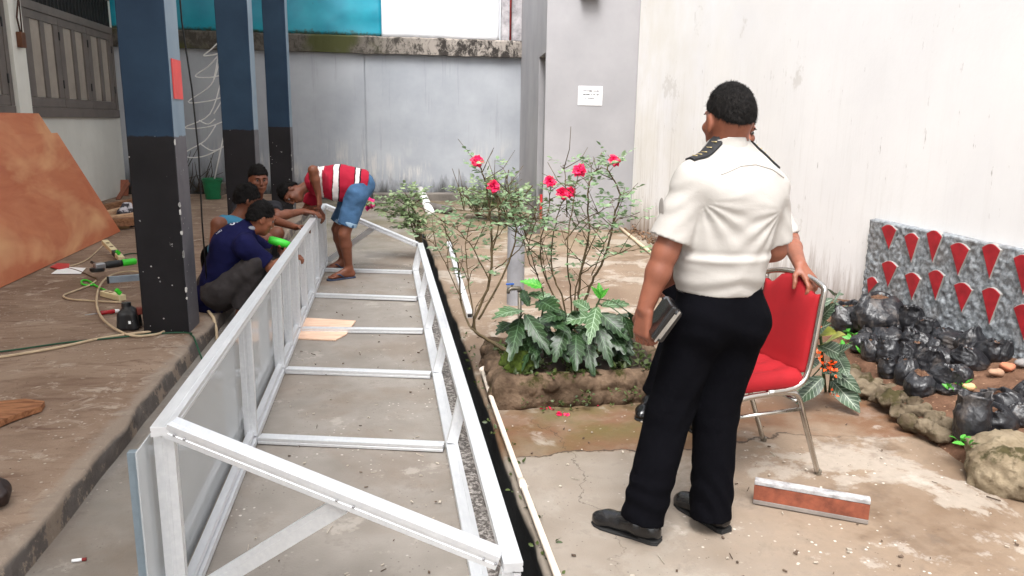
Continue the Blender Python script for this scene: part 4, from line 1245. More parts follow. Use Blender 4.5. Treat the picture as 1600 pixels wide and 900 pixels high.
def add_leaf(mb, base, d, up, L, Wd, droop=.4, fold=.25, lobes=0, nu=9, nv=5, wav=0.0, seed=0):
    """grid leaf from base along d; up is its top-side normal"""
    base = np.array(base, float); d = nrm(d); sx = nrm(np.cross(d, up)); n_ = np.cross(sx, d)
    vs, uv = [], []
    p = base.copy(); ang = 0
    for i in range(nu):
        u = i/(nu-1)
        wd = math.sin(math.pi*min(1, u*.94+.04)**.8)**.9 if not lobes else math.sin(math.pi*min(1, u*.92+.06)**.75)*(.80+.2*(1 if i % 2 else -.5))
        wd = max(wd, .02)*Wd*.5
        dd = d*math.cos(ang)-n_*math.sin(ang); nn_ = n_*math.cos(ang)+d*math.sin(ang)
        for j in range(nv):
            v = j/(nv-1)*2-1
            q = p+sx*v*wd+nn_*(abs(v)*fold*wd+wav*Wd*math.sin(7*u+seed+v*2)*abs(v))
            if lobes and i % 2 and abs(v) == 1: q = q+dd*L*.06
            vs.append(q); uv.append((u, .5+.5*v))
        p = p+dd*L/(nu-1); ang += droop/(nu-1)
    mb.add(vs, [(i*nv+j, i*nv+j+1, (i+1)*nv+j+1, (i+1)*nv+j) for i in range(nu-1) for j in range(nv-1)], uv)
def rdir(rs, zmin=-1, zmax=1):
    z = rs.uniform(zmin, zmax); a = rs.uniform(0, 6.283); q = math.sqrt(max(0, 1-z*z)); return V(q*math.cos(a), q*math.sin(a), z)
def curve_pts(P, k=6):
    P = [np.array(p, float) for p in P]; o = []
    for i in range(len(P)-1):
        a, b, c, e = P[max(i-1, 0)], P[i], P[i+1], P[min(i+2, len(P)-1)]
        for u in np.linspace(0, 1, k+1)[:-1]: o.append(.5*((2*b)+(-a+c)*u+(2*a-5*b+4*c-e)*u*u+(-a+3*b-3*c+e)*u**3))
    o.append(P[-1]); return o

MAT['roseleaf'] = leaf_mat('rose_leaf', lin(88, 116, 76), lin(148, 170, 134), None, rough=.4, trans=.25)
MAT['roseleaf2'] = leaf_mat('young_rose_leaf', lin(104, 126, 84), lin(156, 172, 132), None, rough=.4, trans=.3)
MAT['rosestem'] = simple('rose_stem', lin(84, 70, 46), .7, var=.3, scale=20)
MAT['petal'] = simple('crimson_petal', lin(222, 16, 78), .5, var=.25, scale=30)
MAT['petal2'] = simple('magenta_petal', lin(222, 40, 120), .5, var=.2, scale=30)
MAT['bud'] = simple('green_bud', lin(110, 120, 70), .6)
def rose_flower(parent, c, r_, mat, rs):
    m = MB(); ax = nrm(V(rs.uniform(-.5, .5), -.7, .6)); a1 = nrm(np.cross(ax, V(1, .2, 0))); a2 = np.cross(ax, a1)
    for ring, (n_, rr, tilt) in enumerate(((9, 1.0, -.15), (9, .95, .3), (8, .82, .65), (6, .62, 1.0), (4, .4, 1.3))):
        for k in range(n_):
            a = 6.283*k/n_+ring*.5+rs.uniform(-.25, .25); tl = tilt+rs.uniform(-.2, .2)
            rad = a1*math.cos(a)+a2*math.sin(a)
            d = rad*math.cos(tl)+ax*math.sin(tl); up_ = ax*math.cos(tl)-rad*math.sin(tl)
            add_leaf(m, c-ax*r_*.1, d, up_, r_*rr*rs.uniform(.85, 1.15), r_*.8*(.6+.4*rr), droop=rs.uniform(.2, .8), fold=.3, nu=5, nv=4, wav=.14, seed=k)
    o = m.build('flower', mat, parent, smooth=True, fix=False)
    m2 = MB(); m2.ball(c-ax*r_*.25, r_*.26, 8, 6); m2.build('bud_base', MAT['bud'], o, smooth=True)
def leaflets(mb, p, d, rs, s_=1.0):
    d = nrm(d)
    L = .075*s_*rs.uniform(.8, 1.2)
    side = nrm(np.cross(d, V(0, 0, 1))+V(1e-3, 0, 0))
    up = nrm(V(0, 0, 1)+rdir(rs)*.5)
    for q, sg in ((.35, 1), (.35, -1), (.7, 1), (.7, -1), (1, 0)):
        b = p+d*L*q; dd = d*(.5 if sg else 1)+side*sg*.9
        add_leaf(mb, b, nrm(dd+rdir(rs)*.25), nrm(up+rdir(rs)*.35), .036*s_*rs.uniform(.75, 1.3), .023*s_*rs.uniform(.8, 1.2), droop=rs.uniform(.1, .8), fold=.2, nu=5, nv=3)
def twigs(ms, o, rs, k_):
    for _ in range(k_):
        i = rs.randrange(len(o)//4, len(o)-2); d = nrm(V(rs.uniform(-1, 1), rs.uniform(-.5, .5), rs.uniform(.2, 1.1))); L = rs.uniform(.12, .34)
        q = o[i]+d*L*.5+rdir(rs)*.02; e = q+nrm(d+rdir(rs)*.5)*L*.5
        ms.tube([o[i], q, e], [.0028, .0022, .0014], 4)
        if rs.random() < .5: ms.tube([q, q+nrm(d+rdir(rs)*.9)*L*.4], [.002, .0012], 4)
def rose(name, label, stems, leafpts, flowers, seed, mat, flmat, dense=1.0):
    rs = random.Random(seed)
    t = thing(name, label, 'rose', stems[0][0][0])
    ms, ml = MB(), MB()
    for P, r0 in stems:
        o = curve_pts(P); n_ = len(o)
        o = [q+rdir(rs)*.004 for q in o]
        ms.tube(o, [r0*(1-.7*i/n_) for i in range(n_)], 6)
        twigs(ms, o, rs, 3)
        for i in range(int(n_*leafpts), n_):
            if rs.random() < .8*dense:
                d = nrm(nrm(o[i]-o[max(i-1, 0)])*.3+rdir(rs, -.2, .6)); L = rs.uniform(.015, .07)
                ms.tube([o[i], o[i]+d*L], [.0022, .0016], 4); leaflets(ml, o[i]+d*L, d, rs)
    ms.build('stems', MAT['rosestem'], t, smooth=True); ml.build('foliage', mat, t, smooth=True, fix=False)
    for c, r_, *fm in flowers: rose_flower(t, c, r_, fm[0] if fm else flmat, rs)
    return t
Yr = 4.45
A_ = lambda x, y, Y=Yr: at(x, y, Y)
b1, b2, b3 = V(1.12, 4.42, .15), V(.95, 4.4, .15), V(.80, 4.35, .15)
st = [
    ([b1, A_(905, 500), A_(925, 440), A_(945, 400), A_(962, 330, 4.5), A_(968, 300, 4.5), A_(950, 265, 4.5), A_(958, 251, 4.5)], .010),
    ([b1, A_(903, 480), A_(908, 420), A_(920, 370), A_(918, 310), A_(925, 275), A_(938, 262)], .009),
    ([b1, A_(898, 520), A_(900, 450, 4.4), A_(925, 380, 4.35), A_(940, 350, 4.35)], .007),
    ([b1, A_(880, 470), A_(862, 420), A_(868, 350), A_(884, 302)], .007),
    ([b1, A_(885, 500), A_(850, 430, 4.5), A_(845, 380, 4.5), A_(858, 320, 4.5), A_(860, 286, 4.5)], .007),
    ([b1, A_(893, 470), A_(886, 400, 4.3), A_(893, 330, 4.3), A_(904, 266, 4.3)], .006),
    ([A_(886, 340), A_(884, 290), A_(880, 256)], .004),
    ([A_(884, 375), A_(910, 345), A_(940, 330), A_(960, 310)], .004),
    ([A_(868, 390, 4.4), A_(820, 370, 4.5), A_(790, 350, 4.5), A_(760, 345, 4.5)], .004),
    ([A_(906, 430, 4.4), A_(950, 402, 4.3), A_(1000, 388, 4.3)], .004),
    ([A_(925, 430, 4.4), A_(945, 380, 4.4), A_(962, 345, 4.4), A_(985, 338, 4.4)], .004),
    ([b1, A_(870, 520, 4.6), A_(840, 430, 4.7), A_(818, 360, 4.7), A_(800, 320, 4.7)], .006),
    ([A_(840, 430, 4.7), A_(825, 400, 4.7), A_(835, 350, 4.7), A_(850, 330, 4.7)], .004),
]
fl = [(A_(960, 250, 4.5), .042), (A_(905, 265, 4.3), .044), (A_(860, 283, 4.5), .044), (A_(880, 302, 4.4), .044), (A_(890, 300, 4.42), .04)]
rose('rose_bush', 'tall crimson rose bush growing from the right side of the stone planter', st, .42, fl, 2, MAT['roseleaf'], MAT['petal'], 1.15)
st = [
    ([b3, A_(745, 520, 4.4), A_(722, 480, 4.5), A_(716, 420, 4.6), A_(706, 380, 4.6), A_(690, 350, 4.6)], .008),
    ([b3, A_(780, 540), A_(740, 510), A_(765, 440), A_(768, 380), A_(764, 320, 4.5), A_(757, 280, 4.5), A_(747, 254, 4.5)], .012),
    ([A_(748, 500), A_(790, 420), A_(806, 370), A_(800, 330), A_(790, 270, 4.5)], .007),
    ([A_(765, 440), A_(740, 390), A_(715, 360), A_(690, 345)], .005),
    ([A_(768, 400), A_(780, 340), A_(772, 294)], .005),
    ([A_(740, 500), A_(732, 440), A_(728, 380), A_(738, 335)], .005),
    ([A_(722, 470, 4.5), A_(690, 400, 4.5), A_(668, 370, 4.5)], .004),
    ([A_(775, 420), A_(810, 390), A_(830, 350), A_(838, 330)], .004),
    ([A_(768, 380), A_(795, 350), A_(820, 340), A_(850, 345)], .004),
    ([A_(764, 330), A_(785, 315), A_(800, 300)], .004),
    ([A_(764, 330), A_(740, 330), A_(712, 328)], .004),
]
fl = [(A_(746, 251, 4.5), .044), (A_(772, 290, 4.45), .043)]
rose('rose_bush', 'leaning crimson rose bush on the left end of the stone planter', st, .42, fl, 5, MAT['roseleaf'], MAT['petal'], 1.1)
# young shrub by the drain with the magenta rose
rb = V(.40, 8.6, -.02)
B_ = lambda x, y, Y=8.7: at(x, y, Y)
st = [([rb, B_(645, 345), B_(625, 325), B_(600, 318), B_(578, 317)], .010), ([rb, B_(640, 340), B_(640, 315), B_(632, 300)], .010), ([rb, B_(652, 350), B_(668, 355), B_(690, 372)], .010),
      ([rb, B_(640, 345), B_(615, 335), B_(597, 328)], .009), ([rb, B_(645, 330), B_(655, 312), B_(648, 302)], .009), ([rb, B_(655, 345), B_(640, 355), B_(630, 345)], .009), ([rb, B_(650, 335), B_(630, 318), B_(612, 306)], .009)]
tt = thing('rose_bush', 'small rose shrub with one magenta flower over the far drain', 'rose', rb)
rs = random.Random(12); ms, ml = MB(), MB()
for P, r0 in st:
    o = curve_pts(P); ms.tube(o, [.008*(1-.6*i/len(o)) for i in range(len(o))], 5)
    for i in range(4, len(o)):
        for q in range(2 if i % 2 else 1):
            d = rdir(rs, -.2, .8); leaflets(ml, o[i]+d*.04, d, rs, 1.55)
ms.build('stems', MAT['rosestem'], tt, smooth=True); ml.build('foliage', MAT['roseleaf2'], tt, smooth=True, fix=False)
rose_flower(tt, B_(576, 317), .085, MAT['petal2'], rs)
# weeds and shrubs at the back by the block (behind the roses)
rs = random.Random(21)
for lab, (x, y), n_, hh in (('pale leafy shrub beside the step of the grey block', (748, 342), 9, .5), ('greenish bush at the foot of the far wall behind the roses', (795, 345), 12, .75)):
    p = gz(x, y); tt = thing('leafy_bush', lab, 'bush', p); ms, ml = MB(), MB()
    for k in range(n_):
        e = p+V(rs.uniform(-.35, .35), rs.uniform(-.3, .3), hh*rs.uniform(.5, 1.1)); o = curve_pts([p, (p+e)/2+rdir(rs)*.06, e])
        ms.tube(o, .008, 5)
        for q in o[4:]:
            d = rdir(rs, -.2, .8); leaflets(ml, q+d*.05, d, rs, 2.1)
    ms.build('stems', MAT['rosestem'], tt, smooth=True); ml.build('foliage', MAT['roseleaf2'], tt, smooth=True, fix=False)

# broad leaved dark plants in the planter
MAT['bigleaf'] = leaf_mat('dark_lobed_leaf', lin(16, 34, 16), lin(40, 64, 30), lin(78, 104, 74), 8, .38, .1)
MAT['bigleaf2'] = leaf_mat('grey_green_lobed_leaf', lin(50, 78, 46), lin(86, 112, 74), lin(150, 172, 144), 8, .42, .12)
MAT['freshleaf'] = leaf_mat('fresh_green_leaf', lin(44, 128, 36), lin(84, 168, 60), lin(130, 190, 90), 6, .4, .25)
MAT['gstem'] = simple('green_stem', lin(54, 70, 40), .6)
def broad(label, stems, leaves, seed, extra=None):
    """leaves: (pixel of stalk end, pixel of leaf tip, depth at both, width, material)"""
    rs = random.Random(seed)
    tt = thing('broad_leaf_plant', label, 'plant', stems[0][0], 'broad leaved plants in the planter')
    ms = MB()
    for P in stems: o = curve_pts(P); ms.tube(o, [.009*(1-.5*i/len(o)) for i in range(len(o))], 6)
    if extra:
        leaves = list(leaves)
        for _ in range(extra[4]):
            x, y = rs.uniform(extra[0], extra[1]), rs.uniform(extra[2], extra[3]); q = rs.uniform(-1, 1)
            leaves.append((((x, y), rs.uniform(4.05, 4.4)), ((x+q*30, y+rs.uniform(8, 46)), rs.uniform(3.98, 4.3)), rs.uniform(.06, .1), 'bigleaf'))
    for (a, Ya), (b, Yb), wd, mt in leaves:
        pa, pb = at(a[0], a[1], Ya), at(b[0], b[1], Yb)
        root = min((q for P in stems for q in curve_pts(P)), key=lambda q: np.linalg.norm(q-pa))
        ms.tube(curve_pts([root, (root+pa)/2+V(0, 0, .02), pa], 4), .0035, 5)
        L = np.linalg.norm(pb-pa); m = MB()
        view = nrm(V(0, 0, CH)-pa)
        upv = nrm(view*.8+V(0, 0, .75)+rdir(rs)*.25)
        add_leaf(m, pa, pb-pa+V(0, 0, .12*L), upv, L*1.08, wd, droop=.45, fold=.22, lobes=1, nu=13, nv=7, wav=.05, seed=rs.random()*6)
        m.build('leaf', MAT[mt], tt, smooth=True, fix=False)
    ms.build('stem', MAT['gstem'], tt, smooth=True)
Yb = 4.2
broad('dark lobed leaf plant round the tap at the left of the planter', [[V(.88, 4.25, .16), at(800, 540, 4.2), at(812, 500, 4.2)], [V(.93, 4.3, .16), at(845, 520, 4.3), at(850, 470, 4.3)]],
      [(((818, 486), 4.2), ((776, 492), 4.0), .12, 'bigleaf2'), (((812, 498), 4.2), ((800, 556), 3.95), .12, 'bigleaf'), (((822, 492), 4.15), ((852, 548), 3.95), .11, 'bigleaf'), (((842, 470), 4.3), ((868, 486), 4.1), .14, 'bigleaf'),
       (((826, 478), 4.3), ((812, 450), 4.5), .07, 'bigleaf'), (((846, 448), 4.3), ((816, 440), 4.3), .08, 'freshleaf'), (((838, 500), 4.25), ((880, 512), 4.0), .14, 'bigleaf'), (((830, 515), 4.2), ((840, 568), 4.0), .10, 'bigleaf'), (((800, 505), 4.2), ((778, 520), 4.1), .1, 'bigleaf'), (((855, 520), 4.2), ((886, 560), 4.0), .13, 'bigleaf'), (((826, 460), 4.35), ((870, 470), 4.25), .08, 'bigleaf2')], 1, (800, 880, 500, 535, 9))
broad('dark lobed leaf plant right of the rose stems with one bright sprout', [[V(1.16, 4.2, .16), at(918, 530, 4.15), at(928, 490, 4.15), at(938, 465, 4.15)], [V(1.22, 4.3, .16), at(950, 540, 4.25), at(955, 505, 4.25)], [V(1.08, 4.2, .16), at(890, 540, 4.15), at(885, 500, 4.15)]],
      [(((932, 480), 4.15), ((922, 530), 3.95), .10, 'bigleaf2'), (((938, 490), 4.15), ((978, 528), 4.0), .12, 'bigleaf'), (((930, 500), 4.15), ((952, 566), 3.95), .11, 'bigleaf'), (((948, 500), 4.25), ((1000, 510), 4.2), .09, 'bigleaf'),
       (((940, 478), 4.25), ((985, 476), 4.3), .08, 'bigleaf2'), (((925, 495), 4.15), ((876, 505), 4.1), .11, 'bigleaf2'), (((938, 466), 4.15), ((936, 444), 4.15), .05, 'freshleaf'), (((938, 466), 4.15), ((928, 452), 4.1), .04, 'freshleaf'), (((938, 466), 4.15), ((948, 453), 4.1), .04, 'freshleaf'), (((955, 520), 4.25), ((985, 552), 4.1), .10, 'bigleaf'),
       (((900, 520), 4.15), ((900, 572), 3.95), .13, 'bigleaf'), (((912, 515), 4.15), ((924, 580), 3.95), .12, 'bigleaf'), (((884, 490), 4.15), ((850, 500), 4.05), .11, 'bigleaf'), (((920, 485), 4.2), ((895, 470), 4.3), .09, 'bigleaf2'), (((945, 510), 4.2), ((972, 548), 4.0), .12, 'bigleaf'), (((885, 510), 4.1), ((868, 560), 3.97), .12, 'bigleaf')], 2, (875, 985, 485, 540, 16))
# tiny weeds on and along the planter: ground cover
rs = random.Random(31); m = MB()
for k in range(260):
    x, y = rs.uniform(.66, 1.55), rs.uniform(3.98, 4.6)
    p = V(x, y, .17)
    if k > 215: p = V(rs.uniform(.7, 1.5), 3.86+rs.uniform(0, .04), rs.uniform(0, .12))
    if 180 < k <= 215: p = V(rs.choice((.53, .55))+rs.uniform(-.03, .06), rs.uniform(2.2, 5.5), .0)
    s_ = .6 if k > 180 else 1
    for _ in range(5 if k <= 180 else 3): d = rdir(rs, .0, .9); add_leaf(m, p+d*.01, d, rdir(rs, .4, 1), rs.uniform(.02, .05)*s_, rs.uniform(.012, .028)*s_, nu=4, nv=3)
tag(m.build('weeds', leaf_mat('weed_leaf', lin(46, 62, 30), lin(84, 96, 48)), smooth=True, fix=False), 'tiny weeds and seedlings on the planter soil and stones', 'weeds', kind='stuff')
# fallen petals
rs = random.Random(8); m = MB()
for x, y, n_ in ((880, 648, 14), (855, 640, 4), (978, 628, 4), (940, 634, 2), (1000, 642, 3)):
    p = gz(x, y)
    for _ in range(n_): add_leaf(m, p+V(rs.uniform(-.025, .025), rs.uniform(-.02, .02), .004), rdir(rs, -.1, .3), rdir(rs, .5, 1), rs.uniform(.015, .03), .02, nu=4, nv=3)
tag(m.build('fallen_petals', MAT['petal'], smooth=True, fix=False), 'fallen crimson petals on the concrete before the planter', 'petals', kind='stuff')

# ================================================================== SOIL BED, EDGING, STONES, BAGS
def bed_edge(y):
    return np.interp(y, [2.0, 2.55, 3.0, 3.5, 4.1, 5.0, 6.2], [2.72, 2.74, 2.66, 2.72, 2.82, 2.95, 3.3])
def bed_z(x, y):
    u = (x-bed_edge(y))/(3.6-bed_edge(y))
    if u < 0: return -.02
    e = min(1, u/.12)
    return -.01+e*.085+.2*max(0, u)**1.1*np.interp(y, [2, 3, 5, 6.2], [.7, 1, 1, .1])+.012*float(fbm(V(x*7, y*7, 1), 1))
ys = np.arange(1.9, 6.25, .06); us = np.linspace(-.03, 1, 30)
vs = []
for y in ys:
    for u in us:
        x = bed_edge(y)+u*(3.6-bed_edge(y)); vs.append((x, y, bed_z(x, y)))
nu_ = len(us)
tag(MB().add(vs, [(j*nu_+i, j*nu_+i+1, (j+1)*nu_+i+1, (j+1)*nu_+i) for j in range(len(ys)-1) for i in range(nu_-1)]).build('soil_bed', MAT['soil'], smooth=True, fix=False), kind='structure')
S = SDF(.011); rs = random.Random(14)
for (x, y) in ((1338, 592), (1352, 596), (1342, 608), (1360, 612), (1376, 604), (1374, 622), (1392, 612), (1392, 634), (1410, 626), (1408, 646), (1428, 640), (1424, 660), (1444, 650), (1444, 672), (1462, 660), (1465, 680), (1478, 672), (1455, 640), (1330, 580)):
    p = gz(x, y, .05); S.ell(V(p[0], p[1], .045+rs.uniform(0, .035)), (rs.uniform(.045, .07), rs.uniform(.045, .07), rs.uniform(.04, .06)), k=.006)
S.noise(.016, 20).noise(.009, 55).clip((0, 0, -.02), (0, 0, -1))
tag(S.build('cement_edging', MAT['bstone']), 'knobbly cement and stone edging along the front of the soil bed', 'edging')
S = SDF(.012); p = gz(1618, 772, 0)
S.ell(V(p[0]+.0, p[1]+.12, .10), (.19, .21, .12), k=.008).ell(V(p[0]+.19, p[1]-.02, .10), (.17, .2, .12), k=.008).ell(V(p[0]-.06, p[1]+.1, .05), (.15, .16, .08)).noise(.04, 6).noise(.022, 16).noise(.010, 45).clip((0, 0, -.02), (0, 0, -1))
tag(S.build('boulder', stone_mat('pale_lichened_stone', lin(112, 98, 78), lin(146, 132, 110), lin(72, 66, 44), .56)), 'large pale lichened boulder at the right front end of the bed', 'boulder')

def bag_mat():
    n = NT('dusty_black_polybag')
    P = n.pos()
    oi = n.node('ShaderNodeObjectInfo')
    d = n.rng(n.noise(P, 9, 5, .7), .5, .75, 0, .7)
    d2 = n.math('MULTIPLY', d, n.rng(oi.outputs['Random'], 0, 1, .25, 1))
    c = n.mix(d2, lin(32, 32, 35), lin(120, 110, 103))
    n.col(c)
    n.ln(n.rng(d2, 0, .7, .36, .8), n.b.inputs['Roughness'])
    vv = n.node('ShaderNodeTexVoronoi'); vv.feature = 'F2'; n.ln(n.pos((1, 1, .7)), vv.inputs['Vector']); vv.inputs['Scale'].default_value = 32; vv.inputs['Randomness'].default_value = 1
    n.bump(n.math('ADD', vv.outputs['Distance'], n.math('MULTIPLY', n.noise(P, 60, 3, .6), .5)), .45, .010)
    n.set(.4, 0, .5); return n.m
MAT['bag'] = bag_mat()
def bag_verts(w_, h_, seed, openh=.25, pin=None):
    rs_ = np.random.default_rng(seed)
    n_, m_ = 44, 20
    vs = []
    off = rs_.random(3)*20
    pinch = rs_.uniform(.45, 1.0); pa = rs_.uniform(0, 3.14); slump = rs_.uniform(-.22, .22, 2)
    if pin: pinch, slump = pin, slump*.2
    ca, sa = math.cos(pa), math.sin(pa)
    for i in range(m_):
        u = i/(m_-1)
        base = np.interp(u, [0, .06, .35, .62, .82, 1], [.72, .86, 1.0, .96, .78, .60 if not pin else .9])
        for k in range(n_):
            a = 6.283*k/n_
            d = V(math.cos(a), math.sin(a), 0)
            r1 = 1-2*abs(float(vnoise(off+d*1.4+V(0, 0, u*2.6+.4*math.sin(a*2)), 1.5)))
            r2 = 1-2*abs(float(vnoise(off+d*1.8+V(5, 0, u*6), 2.2)))
            pl = math.sin(a*9+5*float(vnoise(off+d, 1.5)))*.07*max(0, (u-.5)/.5)
            q = r1*.08+r2*.05-.06+pl+.10*float(vnoise(off+d*1.1, 1.0))
            r_ = w_*.5*(base+q)
            x, y = r_*d[0], r_*d[1]
            t = max(0, (u-.5)/.5)                        # the gathered mouth folds flat and slumps to a side
            xx, yy = x*ca+y*sa, -x*sa+y*ca
            yy *= 1-(1-pinch)*t; xx *= 1+.3*(1-pinch)*t
            x, y = xx*ca-yy*sa, xx*sa+yy*ca
            x += slump[0]*w_*t*t; y += slump[1]*w_*t*t
            z = h_*(u-.22*t*t*(abs(slump[0])+abs(slump[1])))*(1+.10*float(vnoise(off+d*1.3, 1.3))*t)
            vs.append((x, y, z))
    fs = [(i*n_+k, i*n_+(k+1) % n_, (i+1)*n_+(k+1) % n_, (i+1)*n_+k) for i in range(m_-1) for k in range(n_)]
    b = len(vs)
    top0 = np.array(vs[(m_-1)*n_:]); c0 = top0.mean(0)
    for k in range(n_):
        v = c0+(top0[k]-c0)*.88; vs.append((v[0], v[1], top0[k][2]-h_*.03))
    for k in range(n_):
        v = c0+(top0[k]-c0)*.8; vs.append((v[0], v[1], top0[k][2]-h_*openh))
    for o0, o1 in (((m_-1)*n_, b), (b, b+n_)):
        fs += [(o0+k, o0+(k+1) % n_, o1+(k+1) % n_, o1+k) for k in range(n_)]
    fs.append(tuple(range(n_-1, -1, -1)))
    top = vs[b+n_:]
    return vs, fs, top
def make_bag(loc, w_, h_, seed, label, group, openh=.2, fill=True, mat='bag', pin=None):
    t = thing('polybag', label, 'polybag', loc, group)
    vs, fs, top = bag_verts(w_, h_, seed, openh, pin)
    L = np.array(loc)
    MB().add([L+V(*v) for v in vs], fs).build('bag', MAT[mat], t, smooth=True)
    if fill:
        c = np.mean(np.array(top), 0); n_ = len(top)
        P = [L+V(*v) for v in top]+[L+c*.5+V(*(np.array(v)))*.5+V(0, 0, .01*((k*7) % 3)) for k, v in enumerate(top)]+[L+c+V(0, 0, .012)]
        F = [(k, (k+1) % n_, n_+(k+1) % n_, n_+k) for k in range(n_)]+[(n_+k, n_+(k+1) % n_, 2*n_) for k in range(n_)]
        MB().add(P, F).build('soil_fill', MAT['soil'], t, smooth=True)
    return t
GB = 'small black polybags of soil on the bed'
LBAG = 'small dusty black polybag of soil among the others on the bed'
BAGS = [(290, 330, 150, 120), (375, 450, 120, 90), (510, 415, 130, 80), (710, 385, 100, 95), (580, 335, 110, 80), (630, 420, 90, 80), (690, 440, 90, 70), (500, 520, 110, 110), (600, 510, 110, 90), (515, 585, 85, 90), (720, 565, 130, 120), (605, 620, 110, 110), (800, 640, 130, 100), (815, 540, 90, 90), (930, 535, 150, 90), (905, 605, 90, 75), (860, 415, 120, 80), (1035, 415, 140, 80), (960, 440, 90, 75), (1060, 500, 110, 90), (1165, 450, 110, 110), (1235, 490, 70, 90), (1000, 350, 130, 70), (840, 672, 110, 50), (700, 290, 80, 70), (925, 345, 80, 70), (440, 500, 90, 100), (770, 460, 80, 70), (1120, 430, 90, 70), (540, 350, 90, 60), (410, 400, 100, 70), (650, 480, 90, 80), (1010, 480, 90, 70), (1160, 800, 150, 120), (1225, 850, 110, 90), (1075, 870, 160, 110), (1250, 740, 90, 100)]
protos = []
rs = random.Random(77)
first = True
for i, (zx, zy, w_, h_) in enumerate(BAGS):
    px, py = 1240+zx/3.461, 420+zy/3.461
    p = gz(px, py, .2)
    for _ in range(8): p = gz(px, py, bed_z(min(p[0], 3.5), p[1])-.012)
    dist = np.linalg.norm(p-V(0, 0, CH))
    s_ = dist/CF/3.461*1.05
    w_, h_ = w_*s_*1.08, h_*s_*1.15
    if p[0]+w_*.5 > 3.53: p[0] = 3.53-w_*.5
    p[2] = bed_z(p[0], p[1])-.015
    if len(protos) < 10:
        o = make_bag(p, w_, h_, 100+i, LBAG, GB); protos.append((o, w_, h_))
    else:
        src, sw, sh = protos[rs.randrange(10)]
        o = dup(src, p, rs.uniform(0, 6.28), scale=(w_/sw, w_/sw*rs.uniform(.9, 1.1), h_/sh))
    o.rotation_euler = (rs.uniform(-.28, .28), rs.uniform(-.28, .28), o.rotation_euler[2])
def bagat(px, py, w_, h_, seed, label, **k):
    p = gz(px, py, .2)
    for _ in range(8): p = gz(px, py, bed_z(min(p[0], 3.5), p[1])-.012)
    w_ = min(w_, .5); p[0] = min(p[0], 3.52-w_*.5); p[2] = bed_z(p[0], p[1])-.012
    return make_bag(p, w_, h_, seed, label, 'large polybags', **k)
bagat(1370, 518, .36, .25, 6, 'largest black polybag, torn and slumped below the mosaic panel', openh=.1)
bagat(1480, 512, .17, .2, 31, 'upright crumpled black polybag against the mosaic panel', openh=.1, fill=False)
bagat(1435, 618, .165, .13, 45, 'shiny bulging black polybag at the very front of the heap', openh=.03)
b_ = bagat(1515, 684, .17, .25, 51, 'tall empty black polybag standing upright behind the boulder', openh=.5, fill=False, pin=.75)
# seedlings and rubble in the bed
rs = random.Random(41)
m = MB()
for px, py in ((1490, 612), (1505, 604), (1500, 690), (1512, 696), (1320, 520), (1318, 545), (1332, 530), (1345, 555)):
    p = gz(px, py, .2)
    for _ in range(6): p = gz(px, py, bed_z(min(p[0], 3.5), p[1])+.02)
    for _ in range(7): d = rdir(rs, .1, .9); add_leaf(m, p+d*.015, d, rdir(rs, .5, 1), rs.uniform(.03, .06), rs.uniform(.02, .032), nu=5, nv=3)
tag(m.build('seedlings', MAT['freshleaf'], smooth=True, fix=False), 'bright green seedlings sprouting among the polybags', 'seedlings', kind='stuff')
for i, (px, py, w_, col, lab) in enumerate(((1573, 582, .09, lin(176, 112, 84), 'orange brick fragment lying right of the polybag heap'), (1512, 612, .06, lin(206, 164, 120), 'pale wood chip lying above the upright polybag'), (1556, 590, .07, lin(150, 118, 96), 'flat brown shard beside the brick fragment'), (1596, 575, .08, lin(132, 128, 126), 'grey stone at the right edge of the polybag heap'), (1486, 548, .09, lin(176, 140, 108), 'tan clod of earth lying between the middle polybags'))):
    p = gz(px, py, .2)
    for _ in range(6): p = gz(px, py, bed_z(min(p[0], 3.5), p[1]))
    S = SDF(.008); S.ell(p+V(0, 0, .03), (w_*.6, w_*.4, w_*.32)).noise(.015, 16)
    tag(S.build('rubble_piece', simple('rubble_%s' % 'abcde'[i], col, .9, var=.2)), lab, 'rubble')

# orange flowered plant behind the chair
MAT['oleaf'] = leaf_mat('dark_veined_leaf', lin(34, 52, 36), lin(70, 88, 66), lin(146, 158, 138), 9, .4, .1)
MAT['yleaf'] = leaf_mat('yellow_green_leaf', lin(110, 116, 44), lin(148, 148, 74), None, rough=.45)
MAT['oflow'] = simple('orange_petal', lin(244, 84, 24), .5, var=.3, scale=60)
c0 = V(2.5, 3.9, 0)
OL = [((1285, 590), (1250, 628), .10, 'oleaf'), ((1300, 595), (1338, 640), .11, 'oleaf'), ((1290, 570), (1340, 612), .09, 'oleaf'), ((1275, 560), (1256, 580), .08, 'oleaf'), ((1282, 540), (1322, 560), .10, 'oleaf'), ((1290, 545), (1260, 550), .08, 'oleaf'), ((1285, 540), (1314, 522), .11, 'yleaf'), ((1272, 520), (1290, 508), .09, 'oleaf'), ((1300, 560), (1325, 540), .08, 'oleaf'), ((1275, 530), (1254, 515), .07, 'oleaf'), ((1280, 500), (1300, 480), .07, 'oleaf'), ((1278, 520), (1300, 520), .07, 'yleaf'), ((1288, 580), (1312, 588), .08, 'oleaf'), ((1268, 590), (1248, 605), .07, 'oleaf'), ((1310, 600), (1340, 625), .07, 'oleaf'), ((1310, 560), (1322, 585), .08, 'oleaf'), ((1270, 500), (1258, 490), .06, 'oleaf'), ((1275, 480), (1300, 468), .05, 'oleaf')]
tt = thing('flowering_plant', 'orange flowered plant with large dark veined leaves behind the red chair', 'plant', (2.45, 3.85, 0))
rs = random.Random(55); ms = MB()
Yo = 3.75
trunk = [curve_pts([gz(1290, 612), at(1285, 560, Yo), at(1280, 500, Yo), at(1276, 470, Yo)]), curve_pts([gz(1296, 612), at(1300, 570, Yo), at(1296, 540, Yo)])]
